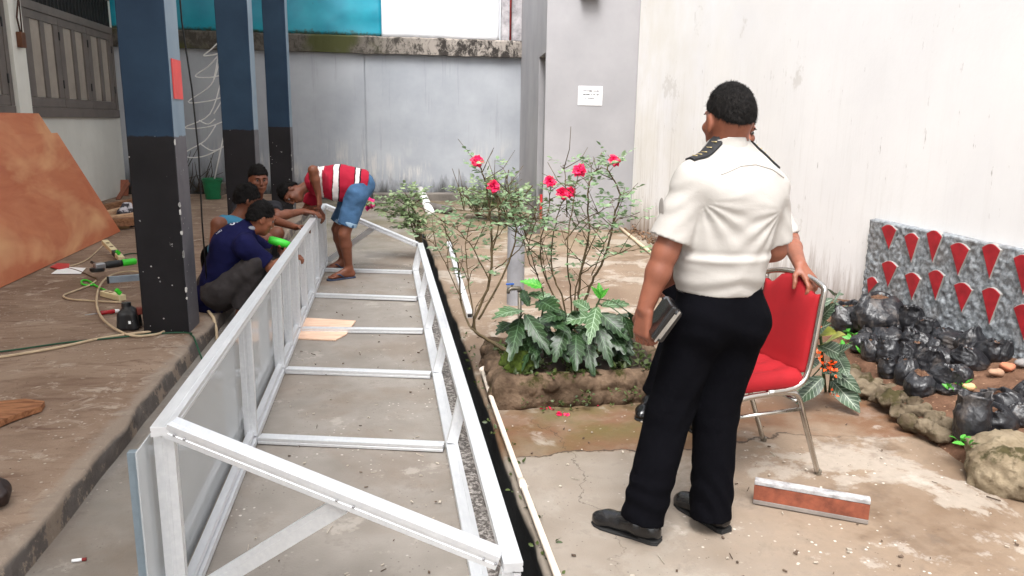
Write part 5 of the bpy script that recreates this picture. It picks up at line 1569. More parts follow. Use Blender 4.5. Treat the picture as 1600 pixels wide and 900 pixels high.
for o in trunk: ms.tube(o, .008, 6)
for a, b, wd, mt in OL:
    pa, pb = at(*a, Yo+rs.uniform(-.05, .05)), at(*b, Yo-.12+rs.uniform(-.06, .06))
    if pb[2] < .03: pb[2] = .03
    root = min((q for o in trunk for q in o), key=lambda q: np.linalg.norm(q-pa)); ms.tube([root, pa], .004, 5)
    L = np.linalg.norm(pb-pa); m = MB()
    upv = nrm(nrm(V(0, 0, CH)-pa)*.8+V(0, 0, .7)+rdir(rs)*.3)
    add_leaf(m, pa, pb-pa+V(0, 0, .1*L), upv, L*1.1, wd, droop=.4, fold=.25, nu=11, nv=7, wav=.05, seed=rs.random()*6); m.build('leaf', MAT[mt], tt, smooth=True, fix=False)
ms.build('stem', MAT['gstem'], tt, smooth=True)
for (x, y, n_) in ((1268, 548, 16), (1276, 556, 12), (1290, 572, 18), (1304, 582, 16), (1298, 570, 12), (1273, 511, 8), (1301, 614, 6)):
    p = at(x, y, Yo-.1); m = MB()
    for _ in range(n_): d = rdir(rs); add_leaf(m, p+d*V(.022, .022, .016), nrm(d+V(0, -.4, .3)), rdir(rs), rs.uniform(.014, .022), .014, nu=4, nv=3)
    m.build('flower_cluster', MAT['oflow'], tt, smooth=True, fix=False)
# dark green weeds left of the large bag
m = MB()
for k in range(46):
    p = gz(1310+rs.uniform(-12, 22), 535+rs.uniform(-10, 20), .0); p[2] = 0; z = rs.uniform(.02, .33)
    d = rdir(rs, -.2, .7); add_leaf(m, p+V(0, .1, z), d, rdir(rs, .3, 1), rs.uniform(.05, .1), rs.uniform(.02, .035), nu=5, nv=3)
tag(m.build('dark_weeds', MAT['oleaf'], smooth=True, fix=False), 'dark narrow leaved weeds between the orange flowers and the large bag', 'weeds', kind='stuff')
# bricks stacked against the wall behind the chair
p = gz(1287, 476, 0)
mb = simple('old_red_brick', lin(152, 92, 66), .9, var=.3, scale=8)
for k, (dx, rz, mt, lab) in enumerate(((0, .1, 'b', 'lowest brick of the small stack behind the chair back'), (.01, .2, 's', 'grey block second from the bottom of the stack behind the chair'), (-.01, .05, 'b', 'third red brick up in the stack behind the chair'), (.0, .3, 's', 'topmost grey slab of the stack behind the chair back'))):
    tag(MB().box((p[0]-.04+dx, p[1]-.3, .04+.077*k), (.21, .12, .072), rz=rz).build('brick', mb if mt == 'b' else MAT['oldstone'], bevel=.006), lab, 'brick', 'bricks stacked behind the chair')

# ================================================================== BANQUET CHAIR
ch_o = V(1.62, 3.12, 0); fx = nrm(V(-.98, -.18, 0)); rx = nrm(V(-.18, .98, 0))     # fx: where the sitter faces; rx: across (away from camera)
MAT['chrome'] = simple('worn_chrome', (.55, .53, .50), .22, 1.0, var=.1, scale=12)
MAT['redfab'] = simple('red_chair_fabric', lin(142, 7, 19), .85, var=.1, scale=5, bump=.12, bscale=350, bdist=.001)
t = thing('banquet_chair', 'red upholstered banquet chair with chrome tube frame beside the standing man', 'chair', ch_o)
def cp(f, s, z): return ch_o+fx*f+rx*s+V(0, 0, z)
HW = .195
for s, nm in ((-HW, 1), (HW, 1)):
    MB().tube(curve_pts([cp(.27, s, .0), cp(.225, s, .25), cp(.20, s, .385), cp(.15, s, .415), cp(-.06, s, .415), cp(-.12, s, .38), cp(-.16, s, .28), cp(-.27, s, 0)], 5), .0125, 10).build('leg_frame', MAT['chrome'], t, smooth=True)
    MB().tube([cp(.205, s, .33), cp(-.135, s, .33)], .009, 8).build('stretcher', MAT['chrome'], t, smooth=True)
    MB().lathe(cp(.27, s, 0), [(.015, -.0), (.015, .02)], 10).build('foot_cap', MAT['oldmetal'], t); MB().lathe(cp(-.27, s, 0), [(.015, -.0), (.015, .02)], 10).build('foot_cap', MAT['oldmetal'], t)
MB().tube([cp(.21, -HW, .355), cp(.21, HW, .355)], .01, 8).build('stretcher', MAT['chrome'], t, smooth=True); MB().tube([cp(-.11, -HW, .37), cp(-.11, HW, .37)], .01, 8).build('stretcher', MAT['chrome'], t, smooth=True)
def bk(u, s, off=0):                                     # point on the back: u along its height
    f = np.interp(u, [0, .25, .6, 1], [-.13, -.165, -.18, -.205]); z = np.interp(u, [0, .25, .6, 1], [.43, .53, .7, .905])
    return cp(f+off, s, z)
BWd = .195
top = []
for a in np.linspace(0, math.pi, 17):
    s = -BWd*math.cos(a)
    top.append(bk(.90+.07*math.sin(a)**.5+.03*math.sin(a)**3, s))
rail = curve_pts([cp(.05, -BWd, .425), cp(-.08, -BWd, .43), bk(.12, -BWd), bk(.4, -BWd), bk(.75, -BWd)]+top+[bk(.75, BWd), bk(.4, BWd), bk(.12, BWd), cp(-.08, BWd, .43), cp(.05, BWd, .425)], 3)
MB().tube(rail, .0135, 10).build('back_frame', MAT['chrome'], t, smooth=True)
# back pad: thick cushion with a notched, humped top
nU, nS = 22, 18
def padgrid(off, bulge):
    P = []
    for i in range(nU):
        u = i/(nU-1)
        for j in range(nS):
            s = (j/(nS-1)*2-1)
            topu = .90+.085*math.cos(s*math.pi/2)**1.5-.05*(abs(s) > .45)*math.sin((abs(s)-.45)/.55*math.pi)-.02*abs(s)**4
            botu = .10+.06*abs(s)**3
            uu = botu+(topu-botu)*u
            e = (1-(2*u-1)**6)*(1-s**6)
            P.append(bk(uu, s*(BWd-.014), off+bulge*e))
    return P
A1, A2 = padgrid(.012, .022), padgrid(-.008, -.016)
m = MB(); F = []
N_ = nU*nS
for i in range(nU-1):
    for j in range(nS-1):
        a = i*nS+j; F.append((a, a+1, a+nS+1, a+nS)); F.append((N_+a, N_+a+nS, N_+a+nS+1, N_+a+1))
for i in range(nU-1):
    a = i*nS; F.append((a, a+nS, N_+a+nS, N_+a)); a = i*nS+nS-1; F.append((a, N_+a, N_+a+nS, a+nS))
for j in range(nS-1):
    F.append((j, N_+j, N_+j+1, j+1)); a = (nU-1)*nS+j; F.append((a, a+1, N_+a+1, N_+a))
m.add(A1+A2, F).build('backrest', MAT['redfab'], t, smooth=True)
S = SDF(.009)
for s in (-.15, -.05, .05, .15): S.cap(cp(.2, s, .455), cp(-.1, s, .46), .045, .045, k=.05)
S.cap(cp(.21, -.15, .45), cp(.21, .15, .45), .042, k=.04).cap(cp(-.1, -.15, .455), cp(-.1, .15, .455), .042, k=.04)
S.clip(cp(0, 0, .428), (0, 0, -1))
S.build('seat', MAT['redfab'], t)
# screed board
a, b = gz(1176, 788), gz(1356, 821)
t = thing('plank_offcut', 'brick coloured board on edge with whitened top lying before the chair', 'board', a)
e = nrm(b-a); sd_ = V(-e[1], e[0], 0)
ob = V(0, 0, .055)
MB().bar(a+ob+sd_*.012, b+ob+sd_*.012, .022, .066).build('board_face', simple('brick_red_wood', lin(122, 66, 47), .85, var=.3, scale=14, bump=.2), t, bevel=.002)
MB().bar(a+V(0, 0, .013)+sd_*.012, b+V(0, 0, .013)+sd_*.012, .026, .018).build('grey_edge', simple('cement_grey', lin(120, 112, 106), .9, var=.2), t, bevel=.002)
MB().bar(a+V(0, 0, .098)+sd_*.02, b+V(0, 0, .098)+sd_*.02, .042, .018).build('white_edge', simple('mortar_white', lin(160, 158, 158), .9, var=.35, scale=20, bump=.3), t, bevel=.003)

# ================================================================== PEOPLE
def skin_mat(name, c):
    n = NT(name)
    a = tuple(q*.82 for q in c[:3]); b = tuple(min(1, q*1.15) for q in c[:3])
    n.col(n.mix(n.rng(n.noise(n.pos(), 14, 4, .6), .3, .7), a, b))
    n.b.inputs['Subsurface Weight'].default_value = .08
    n.b.inputs['Subsurface Radius'].default_value = (.01, .004, .002)
    n.bump(n.noise(n.pos(), 160, 2, .6), .08, .002)
    return n.set(.5, 0, .4)
MAT['skinA'] = skin_mat('brown_skin', lin(128, 78, 59)); MAT['skinB'] = skin_mat('dark_brown_skin', lin(112, 66, 46)); MAT['skinC'] = skin_mat('mid_brown_skin', lin(132, 80, 56))
def hair_mat():
    n = NT('black_hair')
    x = n.noise(n.pos((1, 1, .35)), 150, 3, .7)
    n.col(n.mix(n.rng(x, .4, .7), (.004, .0035, .0035), (.014, .012, .011))); n.bump(x, .8, .006)
    return n.set(.75, 0, .12)
MAT['hair'] = hair_mat()
MAT['eyew'] = simple('eye_white', (.14, .12, .11), .3, var=.02); MAT['eyeb'] = simple('eye_dark', (.01, .008, .006), .2, var=.02)
def cloth(name, c, var=.1, bump=.25, rough=.85, spec=.2):
    n = NT(name)
    x = n.noise(n.pos(), 5, 4, .6)
    n.col(n.mix(n.rng(x, .3, .7), tuple(q*(1-var) for q in c[:3]), tuple(min(1, q*(1+var)) for q in c[:3])))
    n.bump(n.math('ADD', n.noise(n.pos(), 380, 2, .5), n.math('MULTIPLY', n.noise(n.pos((1, 1, 1.6)), 16, 4, .6, .8), 3.0)), bump, .004)
    return n.set(rough, 0, spec)
def frame3(f, u):
    f = nrm(f); u = nrm(np.asarray(u, float)-f*np.dot(u, f)); return f, u, np.cross(f, u)
def head(S, hc, f, u, s=1.0):
    f, u, r = frame3(f, u); hc = np.array(hc)
    A = [r, f, u]
    S.ell(hc-f*.012*s+u*.02*s, (.076*s, .096*s, .098*s), A, .02)
    S.ell(hc+f*.03*s-u*.055*s, (.060*s, .062*s, .062*s), A, .03)
    S.ell(hc+f*.066*s-u*.098*s, (.026*s, .022*s, .02*s), A, .025)
    S.ell(hc+f*.078*s+u*.032*s, (.05*s, .016*s, .014*s), A, .02)
    S.cap(hc+f*.088*s+u*.02*s, hc+f*.107*s-u*.022*s, .008*s, .013*s, k=.012)
    S.ell(hc+f*.092*s-u*.030*s, (.019*s, .012*s, .009*s), A, .01)
    for q in (-1, 1):
        S.ell(hc+r*q*.031*s+f*.098*s+u*.012*s, (.018*s, .013*s, .012*s), A, .014, sub=True)
        S.ell(hc+r*q*.044*s+f*.062*s-u*.018*s, (.022*s, .02*s, .018*s), A, .02)
        S.ell(hc+r*q*.078*s-f*.012*s-u*.008*s, (.010*s, .021*s, .033*s), A, .008)
        S.ell(hc+r*q*.090*s-f*.006*s-u*.006*s, (.006*s, .012*s, .022*s), A, .006, sub=True)
    S.ell(hc+f*.090*s-u*.054*s, (.026*s, .012*s, .007*s), A, .008); S.ell(hc+f*.088*s-u*.067*s, (.022*s, .012*s, .008*s), A, .008)
def eyes(par, hc, f, u, s=1.0):
    f, u, r = frame3(f, u); hc = np.array(hc)
    for q in (-1, 1):
        c = hc+r*q*.031*s+f*.0805*s+u*.010*s
        o = MB().ball(c, .0098*s, 10, 8).build('eye', MAT['eyew'], par, smooth=True)
        MB().ball(c+f*.006*s, .0062*s, 8, 6).build('iris', MAT['eyeb'], o, smooth=True)
        MB().tube([c+u*.018*s-r*.017*s+f*.008*s, c+u*.023*s+f*.013*s, c+u*.018*s+r*.017*s+f*.008*s], [.002, .004, .002], 5).build('eyebrow', MAT['hair'], par, smooth=True)
def hair(par, hc, f, u, s=1.0, h=.006, thick=.010, front=(.085, .070), nape=(-.09, -.045), rough=.006):
    f, u, r = frame3(f, u); hc = np.array(hc); A = [r, f, u]
    S = SDF(h)
    S.ell(hc-f*.014*s+u*(.024*s), (.0765*s+thick*.45, .096*s+thick*.6, .098*s+thick*1.05), A)
    S.ell(hc-f*.03*s-u*.02*s, (.070*s, .076*s, .075*s), A, .02)
    a = V(front[0], front[1], 0); b = V(nape[0], nape[1], 0); d = a-b
    n_ = f*d[1]-u*d[0]
    S.clip(hc+(f*a[0]+u*a[1])*s, n_)
    S.noise(rough, 42, o=2).noise(.002 if h < .006 else .004, 110, o=2)
    me = S.mesh('hair')
    v = np.array([x.co for x in me.vertices]); fc = [tuple(x.vertices) for x in me.polygons]
    cen = np.array([x.center for x in me.polygons]); nor = np.array([x.normal for x in me.polygons])
    rg = np.random.default_rng(int(abs(hc[0]*977+hc[1]*131))); K = 4200
    ii = rg.integers(0, len(cen), K); P_, N_ = cen[ii], nor[ii]
    if np.mean(np.sum(N_*(P_-hc), 1)) < 0: N_ = -N_
    low = np.sum((P_-hc)*u, 1) < .05*s
    T = np.where(low[:, None], -u*.9-f*.25, -f*.35+u*.1)+rg.normal(0, .45, (K, 3))
    T -= N_*np.sum(T*N_, 1)[:, None]; T /= np.linalg.norm(T, axis=1)[:, None]+1e-9
    L = rg.uniform(.008, .017, K)[:, None]*(h/.005)**.5; Sd = np.cross(N_, T)*.0011*(h/.005)
    tip = P_+T*L+N_*L*.28; b0 = P_-N_*.002
    nv = len(v); vv = np.concatenate([v, np.stack([b0-Sd, b0+Sd, tip], 1).reshape(-1, 3)])
    fc += [(nv+3*i, nv+3*i+1, nv+3*i+2) for i in range(K)]
    bpy.data.meshes.remove(me); me = bpy.data.meshes.new('hair'); me.from_pydata(vv.tolist(), [], fc)
    return link('hair', me, MAT['hair'], par, smooth=True)
def hand(S, w, d, pn, th, curl=(.5, .6, .4), s=1.0, spread=.05, tcurl=.5, h=None):
    """wrist w, direction d, palm normal pn (the side the fingers close on), th: side of the thumb"""
    d = nrm(d); pn = nrm(pn-d*np.dot(pn, d)); sd_ = np.cross(d, pn)
    if np.dot(sd_, th) < 0: sd_ = -sd_
    w = np.array(w, float)
    k_ = w+d*.088*s
    for q in (-.027, -.009, .009, .027): S.cap(w+d*.012*s+sd_*q*.75*s, k_+sd_*q*s, .0145*s, .0125*s, k=.012)
    for i, (q, ln) in enumerate(((.030, .93), (.010, 1.0), (-.010, .94), (-.029, .76))):
        p = k_+sd_*q*s-d*.006*s; dd = nrm(d+sd_*(q*spread*10)); pp = pn
        ang = 0
        for L, c, r_ in ((.044, curl[0], .0095), (.028, curl[1], .0088), (.022, curl[2], .008)):
            ang += c*(1+.12*i)
            e = dd*math.cos(ang)+pp*math.sin(ang)
            q2 = p+e*L*ln*s; S.cap(p, q2, r_*s, r_*s*.92, k=.006); p = q2
    p = w+d*.026*s+sd_*.024*s; e1 = nrm(d*.65+sd_*.75+pn*.35); p2 = p+e1*.045*s
    S.cap(p, p2, .0145*s, .0115*s, k=.012); e2 = nrm(d*.85+sd_*.25+pn*tcurl); p3 = p2+e2*.03*s; S.cap(p2, p3, .0108*s, .0098*s, k=.006); S.cap(p3, p3+nrm(e2+pn*.4)*.024*s, .0096*s, .0082*s, k=.006)
def limb(S, P, rr, k=.02, **kw):
    for i in range(len(P)-1): S.cap(P[i], P[i+1], rr[i], rr[i+1], k=k, **kw)
def barefoot(S, ank, toe, heel, s=1.0):
    d = nrm(V(toe[0]-heel[0], toe[1]-heel[1], 0)); sd_ = V(-d[1], d[0], 0)
    heel = V(heel[0], heel[1], heel[2]+.032*s); ball_ = V(toe[0], toe[1], toe[2]+.022*s)-d*.06*s
    S.cap(ank, heel+d*.03*s, .036*s, .034*s); S.cap(heel+d*.02*s, ball_, .032*s, .024*s, k=.025); S.cap(ank, ball_, .032*s, .02*s, k=.03)
    S.cap(ball_-sd_*.025*s, ball_+sd_*.025*s, .02*s, k=.015)
    for i, q in enumerate((-.034, -.017, 0, .017, .034)): S.cap(ball_+sd_*q*s, ball_+sd_*q*1.1*s+d*(.055-.012*abs(q)/.017*.5)*s-V(0, 0, .006*s), .0105*s, .0095*s, k=.008)
def shoe(par, ank, toe, heel, mat, s=1.0, h=.006):
    d = nrm(V(toe[0]-heel[0], toe[1]-heel[1], 0)); sd_ = V(-d[1], d[0], 0)
    z0 = heel[2]; L = np.linalg.norm(V(toe[0]-heel[0], toe[1]-heel[1], 0)); H = V(heel[0], heel[1], z0)
    S = SDF(h)
    S.cap(H+d*.035+V(0, 0, .045), H+d*.10+V(0, 0, .055), .036, .038, k=.02); S.cap(H+d*.10+V(0, 0, .05), H+d*(L-.06)+V(0, 0, .032), .040, .033, k=.03)
    S.cap(H+d*(L-.08)+V(0, 0, .028)-sd_*.014, H+d*(L-.045)+V(0, 0, .027)+sd_*.004, .033, .028, k=.03); S.cap(H+d*(L-.06)+V(0, 0, .024), H+d*(L-.022)+V(0, 0, .02), .028, .02, k=.03)
    S.cap(H+d*.045+V(0, 0, .05), np.array([H[0]+d[0]*.06, H[1]+d[1]*.06, z0+.115]), .036, .036, k=.02)
    S.noise(.003, 30); S.clip(V(0, 0, z0+.012), (0, 0, -1))
    o = S.build('shoe', mat, par)
    out = []
    for u_, w_ in ((0, .026), (.02, .036), (.1, .036), (L*.62, .043), (L*.8, .044), (L*.92, .034), (L*.985, .016)): out.append((u_, w_))
    poly = [H+d*u_+sd_*w_ for u_, w_ in out]+[H+d*u_-sd_*w_ for u_, w_ in out[::-1]]
    m = MB().prism([p+V(0, 0, .001) for p in poly], (0, 0, .010))
    hp = [H+d*u_+sd_*w_ for u_, w_ in ((.001, .027), (.02, .037), (.075, .037))]; hp += [H+d*u_-sd_*w_ for u_, w_ in ((.075, .037), (.02, .037), (.001, .027))]
    m.prism([p+V(0, 0, .0115) for p in hp], (0, 0, .008)); m.build('sole', MAT['rubber'], o, bevel=.003)
    return o
MAT['rubber'] = simple('black_rubber', (.012, .012, .012), .7); MAT['bshoe'] = simple('black_leather', (.006, .006, .007), .22, var=.2, scale=30, bump=.12, bscale=60, spec=.6)

# ------------------------------------------------------------------ the standing officer
MAT['wshirt'] = cloth('white_uniform_shirt', lin(168, 164, 159), .03, .16); MAT['btrou'] = cloth('black_trousers', (.0028, .0028, .004), .2, .3, .95, .04)
org = V(1.12, 2.58, 0)
off = thing('person', 'man seen from behind in white uniform shirt and black trousers holding a black pouch', 'person', org)
fT = nrm(V(-.12, 1, 0)); rT = V(fT[1], -fT[0], 0)
pel = at(1122, 470, 2.56); chest = at(1146, 285, 2.55)
shL = at(1084, 283, 2.50); shR = at(1200, 298, 2.56)
elL = at(1040, 394, 2.50); wrL = at(1008, 482, 2.50)
elR = at(1209, 388, 2.58); wrR = V(1.12, 2.80, .98)
hipL, hipR = at(1090, 505, 2.56), at(1158, 505, 2.56)
knL, knR = at(1046, 640, 2.58), at(1119, 640, 2.60)
anL, anR = at(1006, 795, 2.545), at(1110, 790, 2.58)
hc = at(1138, 190, 2.56); hf = nrm(V(-.06, 1, -.03)); hu = V(-.02, 0, 1)
S = SDF(.0055)
S.cap(pel, chest-V(0, 0, .06), .13, .14, n=fT, sq=1.25, k=.03); S.cap(shL, shR, .055, .055, k=.05)
S.cap(chest+V(0, 0, .09), hc-V(0, 0, .06)-hf*.02, .058, .059, k=.02)
head(S, hc, hf, hu)
limb(S, [shL, elL, elL+(wrL-elL)*.35, wrL], [.055, .043, .042, .029]); limb(S, [shR, elR, elR+(wrR-elR)*.35, wrR], [.058, .046, .044, .029])
limb(S, [hipL, knL, anL], [.085, .06, .04]); limb(S, [hipR, knR, anR], [.085, .06, .04])
hand(S, wrL, V(-.06, .04, -1), V(.85, .35, 0), V(.2, .9, 0), (.35, .8, .7), 1.05)
hand(S, wrR, V(-.8, -.15, -.3), V(-.1, -.95, -.3), V(0, 0, 1), (.4, .6, .5), 1.0)
S.build('body', MAT['skinA'], off)
eyes(off, hc, hf, hu)
hair(off, hc, hf, hu, thick=.010, nape=(-.1, -.008), front=(.085, .072), h=.005, rough=.003)
# shirt
S = SDF(.0055)
waist = at(1121, 440, 2.56)
S.cap(waist+V(0, 0, -.03), waist+V(0, 0, .03), .148, .151, n=fT, sq=1.2, k=.02); S.cap(waist+V(0, 0, .03), waist+V(0, 0, .12), .151, .156, n=fT, sq=1.2, k=.04); S.cap(waist+V(.0, 0, .12), chest+V(0, 0, -.04), .155, .166, n=fT, sq=1.3, k=.05)
S.ell(waist+fT*.07+V(0, 0, .10), (.13, .11, .14), k=.05)
S.cap(shL-rT*.0, shR, .064, .064, k=.05); S.cap(shL+rT*.03+V(0, 0, .015), hc-V(0, 0, .13)-hf*.01, .052, .066, k=.04); S.cap(shR-rT*.03+V(0, 0, .015), hc-V(0, 0, .13)-hf*.01, .052, .066, k=.04)
S.cap(shL+rT*.10-fT*.045-V(0, 0, .05), waist+V(-.03, 0, .1)-fT*.02, .085, .105, k=.08); S.cap(shR-rT*.09-fT*.045-V(0, 0, .05), waist+V(.03, 0, .1)-fT*.02, .085, .105, k=.08)
hmL, hmR = shL+(elL-shL)*.82, shR+(elR-shR)*.88
S.cap(shL, hmL, .066, .073, k=.03, cutb=True); S.cap(shR, hmR, .068, .068, k=.03, cutb=True)
S.cap(shR+V(0, 0, .02)-rT*.04, hc-V(0, 0, .115), .056, .062, k=.04); S.cap(chest+V(0, 0, .0), hc-V(0, 0, .135)-hf*.02, .135, .082, n=fT, sq=1.15, k=.05)
S.noise(.003, 6, (1, 1, 2.4), 2)
def folds(P):
    rel = P-np.array(waist, np.float32)
    x_, z_ = rel@np.array(rT, np.float32), rel[:, 2]
    out = 0
    for cx, cz, sg in ((-.15, .30, 1), (.15, .27, -1)):        # creases fanning from both armpits
        dx, dz = (x_-cx)*sg, z_-cz
        ang = np.arctan2(dz, dx); rr_ = np.sqrt(dx*dx+dz*dz)
        w_ = np.exp(-((rr_-.11)/.11)**2)*np.exp(-((ang+.75)/.8)**2)
        out = out+w_*np.sin(ang*15+2*vnoise(P, 5))
    w2 = np.exp(-((z_-.015)/.05)**2)                            # blousing above the belt
    out = out+.9*w2*np.sin((z_+.25*np.abs(x_)+.02*vnoise(P, 9))*95)
    out = out-1.6*np.exp(-((z_-.10)/.012)**2)*(np.abs(x_) < .17)*(1+.6*vnoise(P, 8))+1.2*np.exp(-((z_-.122)/.014)**2)*(np.abs(x_) < .17)
    w3 = np.exp(-((np.abs(x_)-.24)/.05)**2)*np.exp(-((z_-.30)/.12)**2)
    return (out+.8*w3*np.sin((z_*1.0+np.abs(x_)*.9)*85+2*vnoise(P, 7))).astype(np.float32)
S.noise(.0036, folds)
S.clip(waist+V(0, 0, -.03), (0, 0, -1))
shirt = S.build('shirt', MAT['wshirt'], off)
S = SDF(.005); cb = hc-V(0, 0, .092)-hf*.014
S.cap(cb-V(0, 0, .05), cb+V(0, 0, .03), .092, .074, k=.01); S.cap(cb-V(0, 0, .02), cb+V(0, 0, .08), .066, .066, k=.006, sub=True); S.clip(cb+V(0, 0, .028)-hf*.03, V(0, 0, 1)+hf*.35); S.noise(.003, 20)
S.build('collar', MAT['wshirt'], off)
m = MB()                                                # back yoke seam, as a narrow raised welt
def surf(o):
    me = o.data; l = wloc(o.parent)
    vs = [v.co+l for v in me.vertices]; return BVHTree.FromPolygons(vs, [tuple(p.vertices) for p in me.polygons])
BT = surf(shirt)
def onto(bt, p, d, off_=.002):
    d = Vector(nrm(d)); hit = bt.ray_cast(Vector(p)-d*.6, d)
    return None if hit[0] is None else np.array(hit[0])-np.array(d)*off_
def seamline(pts, d, r_, off_=.0005, n_=24):
    out = []
    for i in range(len(pts)-1):
        for u in np.linspace(0, 1, n_)[:-1]:
            q = onto(BT, pts[i]+(pts[i+1]-pts[i])*u, d, off_)
            if q is not None: out.append(q)
    return out
for L in ([at(1092, 268, 2.56), at(1125, 256, 2.56), at(1152, 254, 2.56), at(1182, 262, 2.56), at(1208, 276, 2.56)],):
    m.tube(seamline(L, fT, .003), .0035, 5)
m.build('seam', MAT['wshirt'], off, smooth=True)
# epaulette and sleeve patch on the left shoulder, epaulette on the right
gb_ = simple('gold_braid', lin(206, 188, 140), .4, .3)
for sh, sg in ((shL, -1), (shR, 1)):
    a = sh+V(0, 0, .2)+rT*sg*.02; b = sh+V(0, 0, .2)-rT*sg*.085
    P = []
    for u in np.linspace(0, 1, 7):
        c = a+(b-a)*u; wd = .031-.006*u
        P.append((onto(BT, c-fT*wd, (0, 0, -1), .003), onto(BT, c+fT*wd, (0, 0, -1), .003)))
    P = [p for p in P if p[0] is not None and p[1] is not None]
    vs = [x for p in P for x in (p[0], (p[0]+p[1])/2+V(0, 0, .006), p[1])]; n_ = len(P)
    vs += [v+V(0, 0, .007) for v in vs]
    k = 3*n_; F = []
    for i in range(n_-1):
        for j in (0, 1):
            a0 = 3*i+j; F.append((k+a0, k+a0+1, k+a0+4, k+a0+3)); F.append((a0, a0+3, a0+4, a0+1))
        F += [(3*i, k+3*i, k+3*i+3, 3*i+3), (3*i+2, 3*i+5, k+3*i+5, k+3*i+2)]
    F += [(0, 1, k+1, k), (1, 2, k+2, k+1), (3*n_-3, k+3*n_-3, k+3*n_-2, 3*n_-2), (3*n_-2, k+3*n_-2, k+3*n_-1, 3*n_-1)]
    ep = MB().add(vs, F).build('epaulette', simple('black_felt', (.012, .012, .014), .7), off)
    for i in range(1, max(2, n_-1)):
        c = (P[i][0]+P[i][1])/2+V(0, 0, .0125); MB().bar(c-fT*.013, c+fT*.013, .006, .003).build('gold_bar', gb_, ep)
m = MB(); c = (shL+hmL)/2
for z_ in (.01,):
    q = onto(BT, c+V(0, .0, z_)+fT*.012, rT, .002)
    if q is not None: m.ball(q, (.0018, .026, .034), 12, 8)
m.build('sleeve_badge', simple('pale_grey_badge', lin(160, 155, 150), .8), off, smooth=True)
# trousers
S = SDF(.006)
S.cap(pel+V(0, 0, .055), pel-V(0, 0, .03), .154, .156, n=fT, sq=1.22, k=.04)
S.ell(hipR-fT*.05+V(-.01, 0, .02), (.085, .09, .11), k=.05); S.ell(hipL-fT*.05+V(.005, 0, .02), (.085, .09, .11), k=.05)
for hp, kn, an, tx in ((hipL, knL, anL, -.012), (hipR, knR, anR, 0)):
    S.cap(hp+V(0, 0, .0), kn, .099, .082, k=.04); S.cap(kn, an+V(tx*.5, -.008, -.04), .084, .08, k=.03, cutb=True)
S.noise(.007, 4, (1, 1, .6), 2)
def tfolds(P):
    z_ = P[:, 2]; a_ = P[:, 0]*.7+P[:, 1]*.5
    return (np.exp(-((z_-.16)/.12)**2)*np.sin(z_*55+a_*60+7*vnoise(P, 5))+.8*np.exp(-((z_-.56)/.12)**2)*np.sin(z_*40-a_*60+7*vnoise(P, 5))+.8*np.exp(-((z_-.85)/.08)**2)*np.sin(z_*35+a_*70+6*vnoise(P, 5))).astype(np.float32)
S.noise(.0035, tfolds)
S.clip(pel+V(0, 0, .058), (0, 0, 1))
S.build('trousers', MAT['btrou'], off)
m = MB(); pts = []
for a in np.linspace(0, 6.283, 41)[:-1]: pts.append(pel+V(0, 0, .056)+rT*.156*math.cos(a)+fT*.129*math.sin(a))
vs = [p+V(0, 0, z_) for z_ in (-.016, .016) for p in pts]+[pel+V(0, 0, .056)+(p-pel-V(0, 0, .056))*.96+V(0, 0, z_) for z_ in (.016, -.016) for p in pts]
n_ = 40; F = [(r_*n_+i, r_*n_+(i+1) % n_, ((r_+1) % 4)*n_+(i+1) % n_, ((r_+1) % 4)*n_+i) for r_ in range(4) for i in range(n_)]
m.add(vs, F).build('belt', MAT['bshoe'], off, smooth=False)
shoe(off, anL, gz(925, 815), gz(1031, 850), MAT['bshoe']); shoe(off, anR, gz(1056, 784), gz(1136, 834), MAT['bshoe'])
# pouch in the left hand
t = thing('pouch', 'black zipped pouch held in the standing man\'s left hand', 'pouch', at(1036, 500, 2.47))
a, b = at(1020, 522, 2.49), at(1054, 474, 2.47)
u_ = nrm(V(.25, -.05, .97)); 
MB().bar(a, b, .155, .05, up=nrm(V(-.75, .1, .55))).build('cover', MAT['bshoe'], t, bevel=.014)
MB().bar(a-V(.017, .022, -.01), b-V(.017, .022, -.01), .12, .02, up=nrm(V(-.75, .1, .55))).build('flap', MAT['bshoe'], t, bevel=.006)
for k_ in (-.032, 0.0):
    o_ = nrm(np.cross(b-a, V(-.75, .1, .55))); o_ = o_ if o_[1] < 0 else -o_
    MB().bar(a+o_*.079+V(.01+k_*.5, 0, .01+k_*.3), b+o_*.079+V(.005+k_*.5, 0, -.005+k_*.3), .004, .007).build('zip', MAT['chrome'], t)

# ------------------------------------------------------------------ man mostly hidden behind him, hand on the chair
org = V(1.6, 3.72, 0)
p2 = thing('person', 'man in white shirt almost hidden behind the standing man, hand on the chair back', 'person', org)
pel = V(1.58, 3.76, .92); chest = V(1.70, 3.72, 1.20); hc = V(1.745, 3.70, 1.515); hf = nrm(V(.15, -1, -.1)); hu = V(.1, 0, 1); fT2 = nrm(V(.1, -1, 0))
shA, shB = V(1.88, 3.64, 1.25), V(1.58, 3.74, 1.28)
elA, wrA = at(1234, 374, 3.5), at(1250, 414, 3.14)
elB, wrB = V(1.48, 3.72, 1.08), V(1.5, 3.6, .85)
S = SDF(.0065)
S.cap(pel, chest, .13, .14, n=fT2, sq=1.3, k=.03); S.cap(shA, shB, .055, k=.05); S.cap(chest+V(.02, 0, .08), hc-V(0, 0, .05), .055, .052, k=.03); head(S, hc, hf, hu)
limb(S, [shA, elA, elA+(wrA-elA)*.35, wrA], [.052, .042, .04, .028]); limb(S, [shB, elB, wrB], [.052, .042, .028])
tp = bk(.97, -.15); tp = at(1258, 436, 3.08)
hand(S, wrA, tp-wrA+V(.02, -.01, 0), V(-.1, .1, -1), V(-.9, -.1, -.2), (.2, .7, .6), 1.0)
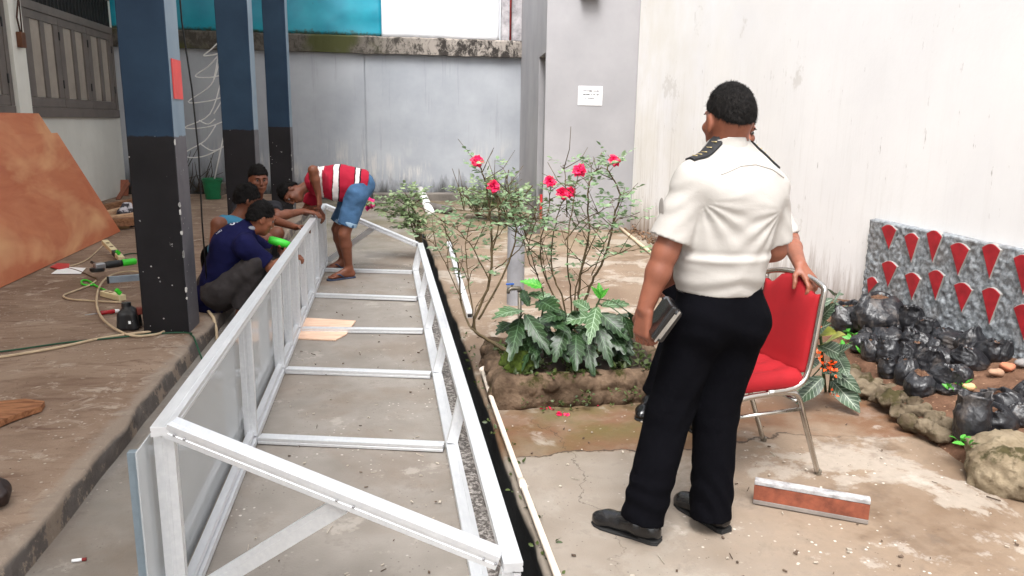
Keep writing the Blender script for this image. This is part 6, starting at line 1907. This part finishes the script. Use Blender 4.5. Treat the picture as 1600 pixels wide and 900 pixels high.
hand(S, wrB, V(0, -.1, -1), V(1, 0, 0), V(0, -1, 0), (.3, .4, .4), 1.0)
hA, hB = V(1.66, 3.76, .88), V(1.5, 3.78, .88); kA, kB = V(1.64, 3.70, .5), V(1.54, 3.78, .5); aA, aB = V(1.56, 3.70, .09), V(1.45, 3.86, .09)
limb(S, [hA, kA, aA], [.08, .055, .038]); limb(S, [hB, kB, aB], [.08, .055, .038])
S.build('body', MAT['skinA'], p2); eyes(p2, hc, hf, hu); hair(p2, hc, hf, hu, h=.007)
S = SDF(.0075); S.cap(pel, chest+V(0, 0, .02), .15, .16, n=fT2, sq=1.3, k=.04); S.cap(shA, shB, .068, k=.05); S.cap(shA, shA+(elA-shA)*.95, .07, .058, k=.03, cutb=True); S.cap(shB, shB+(elB-shB)*.85, .07, .07, k=.03, cutb=True); S.noise(.006, 9, (1, 1, 2)); S.clip(pel+V(0, 0, .02), (0, 0, -1)); S.build('shirt', MAT['wshirt'], p2)
S = SDF(.008); S.cap(pel+V(0, 0, .03), pel-V(0, 0, .04), .145, .15, n=fT2, sq=1.25, k=.04)
for a, b, c in ((hA, kA, aA), (hB, kB, aB)): S.cap(a, b, .10, .078, k=.04); S.cap(b, c, .078, .07, k=.03, cutb=True)
S.noise(.007, 7); S.build('trousers', MAT['btrou'], p2)
shoe(p2, aA, V(1.56, 3.47, 0), V(1.56, 3.74, 0), MAT['bshoe'], h=.008); shoe(p2, aB, V(1.305, 3.68, 0), V(1.47, 3.90, 0), MAT['bshoe'], h=.008)

# ------------------------------------------------------------------ worker bending over the frame
def stripes_mat(axis, base, stops):
    n = NT('red_white_striped_jersey')
    d = n.node('ShaderNodeVectorMath'); d.operation = 'DOT_PRODUCT'; n.ln(n.geo(), d.inputs[0]); d.inputs[1].default_value = tuple(float(c) for c in axis)
    x = n.rng(n.math('ADD', d.outputs['Value'], -float(np.dot(axis, base))), 0, 1)
    x = n.math('ADD', x, n.rng(n.noise(n.pos(), 6, 3), .2, .8, -.012, .012))
    c = n.ramp(x, stops, True)
    n.col(c); n.bump(n.noise(n.pos(), 20, 4, .6), .3, .006)
    return n.set(.85, 0, .25)
MAT['denim'] = cloth('worn_blue_denim', lin(62, 92, 124), .32, .3)
org = V(-.40, 7.75, 0)
p3 = thing('person', 'worker in red and white striped shirt and denim shorts bending over the frame', 'person', org)
Y3 = 7.75
pel = at(561, 287, Y3); chest = at(508, 284, Y3); up3 = V(0, 0, 1)
shA, shB = at(500, 283, 7.58), at(498, 285, 7.93)
elA, wrA = at(489, 266, 7.36), at(498, 305, 7.42)
elB, wrB = at(478, 330, 8.0), at(497, 325, 7.75)
hc = at(455, 302, 7.70); hf = nrm(V(-.05, -.5, -.82)); hu = nrm(V(-.95, -.1, -.2))
hipA, hipB = at(557, 303, 7.64), at(549, 300, 7.9); knA, knB = at(538, 366, 7.60), at(527, 358, 8.0)
tA, heA = gz(512, 439), gz(553, 434); tB, heB = gz(511, 423), gz(543, 418)
dA = nrm(tA-heA); dB = nrm(tB-heB)
anA, anB = heA+dA*.05+V(0, 0, .10), heB+dB*.05+V(0, 0, .10)
S = SDF(.008)
S.cap(pel, chest, .135, .13, n=up3, sq=1.15, k=.03); S.cap(shA, shB, .055, k=.05); S.cap(chest+V(-.08, 0, .01), hc-hu*.06, .058, .05, k=.03); head(S, hc, hf, hu)
limb(S, [shA, elA, elA+(wrA-elA)*.35, wrA], [.05, .043, .042, .028]); limb(S, [shB, elB, elB+(wrB-elB)*.35, wrB], [.05, .043, .04, .028])
hand(S, wrA, V(.06, 0, -1), V(-.8, .3, 0), V(0, .6, -.2), (.35, .5, .4)); hand(S, wrB, V(.4, -.3, -.6), V(.1, -.2, -.9), V(-.5, -.6, 0), (.3, .5, .4))
limb(S, [hipA, knA, knA+(anA-knA)*.3, anA], [.085, .056, .058, .034]); limb(S, [hipB, knB, knB+(anB-knB)*.3, anB], [.085, .056, .058, .034])
barefoot(S, anA, tA+V(0, 0, .014)-dA*.01, heA+V(0, 0, .014)); barefoot(S, anB, tB+V(0, 0, .014)-dB*.01, heB+V(0, 0, .014))
S.build('body', MAT['skinB'], p3); eyes(p3, hc, hf, hu); hair(p3, hc, hf, hu, h=.008, thick=.012)
ax3 = nrm(pel-chest); base3 = chest-ax3*.16
RED, WHT, BLK = lin(156, 24, 48), lin(214, 206, 204), lin(44, 14, 24)
L3 = np.linalg.norm(pel-chest)
MAT['jersey'] = stripes_mat(ax3, base3, [(0, RED), (.10, BLK), (.112, WHT), (.150, RED), (.235, BLK), (.245, WHT), (.295, BLK), (.307, RED), (.440, BLK), (.450, WHT), (.492, BLK), (.504, RED), (.60, WHT), (.64, RED)])
S = SDF(.008)
mid3 = (pel+chest)/2+V(0, 0, .015)
S.cap(pel+ax3*(.02), mid3, .168, .175, n=up3, sq=1.12, k=.05); S.cap(mid3, chest+V(-.03, 0, 0), .175, .165, n=up3, sq=1.12, k=.05); S.ell(mid3-V(0, 0, .09), (.2, .13, .11), k=.06)
S.cap(shA, shB, .072, k=.05); S.cap(shA, shA+(elA-shA)*.8, .072, .07, k=.03, cutb=True); S.cap(shB, shB+(elB-shB)*.7, .07, .075, k=.03, cutb=True); S.cap(chest, chest+V(-.11, 0, .0), .12, .075, k=.04)
S.noise(.012, 6).noise(.005, 16); S.clip(pel+ax3*.095-V(0, 0, .0), ax3)
S.build('shirt', MAT['jersey'], p3)
S = SDF(.008)
S.ell(pel+V(.035, 0, -.02), (.115, .155, .125), k=.05)
S.cap(pel+V(.01, 0, -.02), hipA, .115, .11, k=.05)
for a, b in ((hipA, knA), (hipB, knB)): S.cap(a, a+(b-a)*.78, .112, .086, k=.04, cutb=True)
S.noise(.010, 8).noise(.005, 20)
sh_ = S.build('shorts', MAT['denim'], p3)
for a, b in ((hipA, knA), (hipB, knB)):
    c = a+(b-a)*.78; S = SDF(.007); S.cap(c-(b-a)*.09, c+(b-a)*.01, .095, .091, k=.01, cutb=True, cuta=True); S.noise(.005, 18); S.build('turn_up', cloth('faded_denim', lin(140, 164, 184), .15) if 'fd' not in MAT else MAT['fd'], p3)
MAT['slip'] = simple('blue_grey_rubber', lin(52, 62, 84), .7)
def flipflop(toe, heel, lab):
    d = nrm(V(toe[0]-heel[0], toe[1]-heel[1], 0)); s_ = V(-d[1], d[0], 0); L = np.linalg.norm(toe-heel)+.02; H = V(heel[0], heel[1], 0)-d*.012
    t = thing('flip_flop', lab, 'flip flop', H, 'flip flops on the bending worker')
    o_ = [(0, .02), (.03, .036), (.1, .034), (L*.6, .042), (L*.85, .044), (L*.97, .028), (L, .01)]
    P = [H+d*u_+s_*w_+V(0, 0, .002) for u_, w_ in o_]+[H+d*u_-s_*w_+V(0, 0, .002) for u_, w_ in o_[::-1]]
    MB().prism(P, (0, 0, .015)).build('sole', MAT['slip'], t, bevel=.003)
    for q in (-1, 1): MB().tube([H+d*(L*.42)+s_*q*.038+V(0, 0, .016), H+d*(L*.6)+s_*q*.034+V(0, 0, .058), H+d*(L*.72)+s_*q*.012+V(0, 0, .056), H+d*(L*.8)+V(0, 0, .03)], [.007, .008, .007, .006], 6).build('strap', MAT['slip'], t, smooth=True)
flipflop(tA, heA, 'blue grey rubber flip flop on the bending worker\'s nearer foot'); flipflop(tB, heB, 'blue grey rubber flip flop on the bending worker\'s farther foot')

# ------------------------------------------------------------------ squatting worker in the navy shirt
MAT['navy'] = cloth('navy_cotton', lin(24, 25, 60), .15, .3, .9, .08); MAT['gtrou'] = cloth('faded_dark_grey_trousers', lin(62, 58, 58), .3, .35, .9, .08)
org = V(-1.2, 6.0, 0)
p4 = thing('person', 'squatting worker in navy shirt with white lettering and grey trousers', 'person', org)
Y4 = 6.0
pel = at(338, 452, 6.05); chest = at(362, 385, 6.02); shA, shB = at(384, 385, 5.84), at(382, 368, 6.22)
neck = at(390, 357, 6.02); hc = at(408, 341, 6.02); hf = nrm(V(.80, .42, -.42)); hu = nrm(V(.40, .1, .9))
hipA, hipB = at(336, 462, 5.92), at(345, 455, 6.2); knA, knB = at(398, 414, 5.86), at(420, 405, 6.22)
anA, anB = at(377, 484, 5.92), at(392, 470, 6.25); anA[2] = .1; anB[2] = .1
fd = nrm(V(.9, -.1, 0)); heA, heB = V(anA[0], anA[1], 0)-fd*.05, V(anB[0], anB[1], 0)-fd*.05
tA, tB = heA+fd*.245, heB+fd*.245
elA, wrA = at(424, 418, 5.88), at(446, 404, 6.05); elB, wrB = at(425, 400, 6.35), at(432, 384, 6.2)
S = SDF(.008); tn = nrm(np.cross(chest-pel, V(0, 1, 0)))
S.cap(pel, chest, .135, .135, n=tn, sq=1.25, k=.03); S.cap(shA, shB, .055, k=.05); S.cap(chest+V(.04, 0, .06), hc-hu*.06, .056, .05, k=.03); head(S, hc, hf, hu)
limb(S, [shA, elA, wrA], [.05, .042, .028]); limb(S, [shB, elB, wrB], [.05, .042, .028])
hand(S, wrA, V(.9, .3, .1), V(0, .3, -1), V(0, .9, .2), (.35, .6, .5)); hand(S, wrB, V(.7, -.4, .1), V(.2, -.6, -.6), V(0, 0, 1), (.7, .8, .6))
limb(S, [hipA, knA, anA], [.085, .058, .036]); limb(S, [hipB, knB, anB], [.085, .058, .036]); barefoot(S, anA, tA+V(0, 0, .014), heA+V(0, 0, .014)); barefoot(S, anB, tB+V(0, 0, .014), heB+V(0, 0, .014))
S.build('body', MAT['skinC'], p4); eyes(p4, hc, hf, hu); hair(p4, hc, hf, hu, h=.007, thick=.011, nape=(-.1, -.055))
S = SDF(.0075); low = pel+nrm(pel-chest)*.05
S.cap(low, chest, .172, .17, n=tn, sq=1.2, k=.05); S.cap(shA, shB, .078, k=.06); S.cap(chest, neck-V(.01, 0, .0), .14, .075, k=.05)
S.cap(shA, shA+(elA-shA)*.82, .08, .078, k=.03, cutb=True); S.cap(shB, shB+(elB-shB)*.8, .078, .078, k=.03, cutb=True); S.noise(.012, 6).noise(.006, 15)
BT4 = surf(S.build('shirt', MAT['navy'], p4))
S = SDF(.006); S.ell(neck+V(.0, 0, .01), (.075, .08, .035)); S.ell(neck+V(.01, 0, .04), (.06, .062, .05), k=.005, sub=True); S.build('collar', cloth('grey_white_collar', lin(150, 152, 160), .1), p4)
def stick_text(txt, size, c, upv, par, bt, mat, d):
    cu = bpy.data.curves.new('t', 'FONT'); cu.body = txt; cu.size = size; cu.align_x = 'CENTER'; cu.align_y = 'CENTER'; cu.offset = size*.02
    ob = bpy.data.objects.new('t', cu); COL.objects.link(ob); dg = bpy.context.evaluated_depsgraph_get(); me0 = bpy.data.meshes.new_from_object(ob.evaluated_get(dg)); bpy.data.objects.remove(ob)
    bm = bmesh.new(); bm.from_mesh(me0); bmesh.ops.triangulate(bm, faces=bm.faces); bmesh.ops.subdivide_edges(bm, edges=[e for e in bm.edges if e.calc_length() > size*.15], cuts=2)
    d = nrm(d); upv = nrm(np.array(upv)-d*np.dot(upv, d)); rt = np.cross(d, upv)
    vs = []
    for v in bm.verts:
        q = onto(bt, np.array(c)+rt*v.co.x+upv*v.co.y, d, .003)
        vs.append(q if q is not None else np.array(c)+rt*v.co.x+upv*v.co.y)
    fs = [tuple(v.index for v in f.verts) for f in bm.faces]; bm.free()
    return MB().add(vs, fs).build('lettering', mat, par, fix=False)
MAT['wprint'] = simple('white_print', lin(190, 190, 200), .7)
view = nrm(at(362, 360, 6)-V(0, 0, CH))
stick_text('S', .085, at(365, 352, 6.0), V(.5, 0, .6), p4, BT4, MAT['wprint'], view*.7+V(0, 0, -.5))
stick_text('UKI', .03, at(344, 368, 6.0), V(-.4, 0, .9), p4, BT4, MAT['wprint'], view*.8+V(.1, 0, -.4))
S = SDF(.008)
S.cap(pel+(chest-pel)*.1, pel-V(.0, 0, .03), .15, .155, k=.05); 
for a, b, c in ((hipA, knA, anA), (hipB, knB, anB)): S.cap(a, b, .105, .085, k=.04); S.cap(b, b+(c-b)*.88, .084, .068, k=.03, cutb=True)
S.noise(.012, 8).noise(.006, 20); S.build('trousers', MAT['gtrou'], p4)
for h_, t_, lb in ((heA, tA, 'dark blue slipper on the navy shirted worker\'s nearer foot'), (heB, tB, 'dark blue slipper on the navy shirted worker\'s farther foot')):
    d = nrm(t_-h_); s_ = V(-d[1], d[0], 0); t = thing('slipper', lb, 'slipper', h_, 'slippers on the squatting worker')
    P = [h_+d*u_+s_*w_+V(0, 0, .002) for u_, w_ in ((-.012, .02), (.03, .04), (.14, .046), (.22, .044), (.262, .02))]; P += [h_+d*u_-s_*w_+V(0, 0, .002) for u_, w_ in ((.262, .02), (.22, .044), (.14, .046), (.03, .04), (-.012, .02))]
    MB().prism(P, (0, 0, .014)).build('sole', MAT['slip'], t, bevel=.003)
    S = SDF(.006); S.cap(h_+d*.14+V(0, 0, .03), h_+d*.19+V(0, 0, .022), .046, .043); S.clip(h_+d*.205, d); S.clip(h_+d*.12, -d); S.clip(V(0, 0, .012), (0, 0, -1)); S.build('strap', MAT['slip'], t)
# the bright green drill
t = thing('drill', 'bright green cordless drill held by the squatting workers at the frame', 'drill', at(436, 380, 6.15))
a, b = at(420, 374, 6.12), at(455, 384, 6.12)
e = nrm(b-a); MB().tube([a, a+e*.02, a+e*.10, b-e*.03, b], [.025, .032, .034, .03, .02], 14).build('housing', MAT['greenp'], t, smooth=True)
MB().tube([b, b+e*.035, b+e*.05], [.018, .015, .006], 12).build('chuck', MAT['blackp'], t, smooth=True)
MB().bar(a+e*.05+V(0, 0, -.02), a+e*.03+V(0, .05, -.12), .034, .04, up=(1, 0, 0)).build('handle', MAT['blackp'], t, bevel=.008)
# ------------------------------------------------------------------ squatting worker in the blue vest
org = V(-1.25, 6.75, 0)
p5 = thing('person', 'squatting worker in blue sleeveless vest behind the navy shirted one', 'person', org)
pel = V(-1.42, 6.8, .36); chest = at(362, 352, 6.75)-V(0, 0, .06); shA, shB = at(341, 350, 6.60), at(385, 345, 6.98)
hc = at(386, 312, 6.78); hf = nrm(V(.75, .45, -.4)); hu = nrm(V(.38, .1, .9))
hipA, hipB = pel+V(.05, -.1, -.02), pel+V(.05, .1, -.02); knA, knB = V(-1.0, 6.6, .56), V(-.95, 6.95, .56); anA, anB = V(-1.06, 6.66, .1), V(-1.05, 6.92, .1)
elA, wrA = at(333, 405, 6.55), at(395, 395, 6.6); elB, wrB = V(-1.0, 7.1, .66), V(-.78, 6.9, .62)
S = SDF(.009); tn = nrm(np.cross(chest-pel, V(0, 1, 0)))
S.cap(pel, chest, .13, .135, n=tn, sq=1.25, k=.03); S.cap(shA, shB, .058, k=.05); S.cap(chest+V(.05, 0, .12), hc-hu*.06, .056, .05, k=.03); head(S, hc, hf, hu, 1.03)
limb(S, [shA, elA, wrA], [.055, .043, .028]); limb(S, [shB, elB, wrB], [.055, .043, .028])
hand(S, wrA, V(.9, .1, .1), V(0, .3, -1), V(0, .9, .2), (.35, .6, .5)); hand(S, wrB, V(.8, -.3, .1), V(0, -.3, -1), V(0, -.9, .2), (.35, .6, .5))
limb(S, [hipA, knA, anA], [.085, .058, .036]); limb(S, [hipB, knB, anB], [.085, .058, .036])
for an in (anA, anB): barefoot(S, an, V(an[0]+.19, an[1]-.03, .012), V(an[0]-.05, an[1], .012))
S.build('body', MAT['skinB'], p5); eyes(p5, hc, hf, hu); hair(p5, hc, hf, hu, 1.03, h=.008, thick=.016, nape=(-.1, -.07), rough=.009)
S = SDF(.0085); S.cap(pel, chest, .15, .158, n=tn, sq=1.2, k=.04)
for s_ in (shA, shB): q = s_+(shA+shB-2*s_)*.18; S.cap(chest, q+V(0, 0, .015), .09, .055, k=.04)
S.noise(.010, 8); S.build('vest', cloth('faded_teal_vest', lin(58, 112, 138), .2), p5)
S = SDF(.009); S.cap(pel, pel-V(0, 0, .03), .15, .15, k=.05)
for a, b in ((hipA, knA), (hipB, knB)): S.cap(a, a+(b-a)*.9, .105, .085, k=.04, cutb=True)
S.noise(.010, 8); S.build('shorts', MAT['btrou'], p5)
# ------------------------------------------------------------------ worker looking towards the camera
org = V(-1.1, 7.4, 0)
p6 = thing('person', 'crouching worker in dark shirt whose face looks towards the camera', 'person', org)
Y6 = 7.35
pel = V(-1.28, 7.55, .36); chest = at(400, 340, 7.38); shA, shB = at(374, 325, 7.38), at(428, 327, 7.34)
hc = at(404, 281, 7.30); hf = nrm(V(.42, -1, -.12)); hu = nrm(V(.02, -.05, 1))
hipA, hipB = pel+V(-.1, 0, -.02), pel+V(.1, -.02, -.02); knA, knB = V(-1.15, 7.1, .55), at(440, 402, 7.0); anA, anB = V(-1.05, 7.2, .1), at(446, 440, 7.1); anB[2] = .1
elB, wrB = at(433, 338, 7.12), at(474, 330, 7.32); elA, wrA = V(-1.32, 7.2, .62), V(-1.1, 7.0, .58)
S = SDF(.008); tn = nrm(V(.3, -1, 0))
S.cap(pel, chest, .125, .13, n=tn, sq=1.25, k=.03); S.cap(shA, shB, .055, k=.05); S.cap(chest+V(0, 0, .1), hc-hu*.06, .053, .05, k=.03); head(S, hc, hf, hu)
limb(S, [shB, elB, elB+(wrB-elB)*.35, wrB], [.05, .044, .042, .028]); limb(S, [shA, elA, wrA], [.05, .042, .028])
hand(S, wrB, V(1, .05, -.12), V(.1, .1, -1), V(0, .8, .1), (.2, .4, .4), 1.05); hand(S, wrA, V(.8, -.3, .1), V(0, -.3, -1), V(0, -.9, .2), (.35, .6, .5))
limb(S, [hipA, knA, anA], [.085, .06, .036]); limb(S, [hipB, knB, anB], [.085, .062, .038])
for an in (anA, anB): barefoot(S, an, V(an[0]+.12, an[1]-.16, .012), V(an[0]-.03, an[1]+.05, .012))
S.build('body', MAT['skinB'], p6); eyes(p6, hc, hf, hu); hair(p6, hc, hf, hu, h=.007, thick=.018, front=(.085, .062), nape=(-.1, .0))
S = SDF(.0085); S.cap(pel, chest, .148, .155, n=tn, sq=1.2, k=.04); S.cap(shA, shB, .07, k=.06); S.cap(shB, shB+(elB-shB)*.6, .068, .07, k=.03, cutb=True); S.cap(shA, shA+(elA-shA)*.7, .07, .07, k=.03, cutb=True); S.cap(chest, chest+V(0, 0, .14), .13, .07, k=.04)
S.noise(.010, 8); S.build('shirt', cloth('charcoal_tshirt', lin(38, 38, 42), .15), p6)
S = SDF(.009); S.cap(pel, pel-V(0, 0, .03), .15, .15, k=.05)
for a, b in ((hipA, knA), (hipB, knB)): S.cap(a, a+(b-a)*.8, .105, .088, k=.04, cutb=True)
S.noise(.010, 8); S.build('shorts', MAT['btrou'], p6)
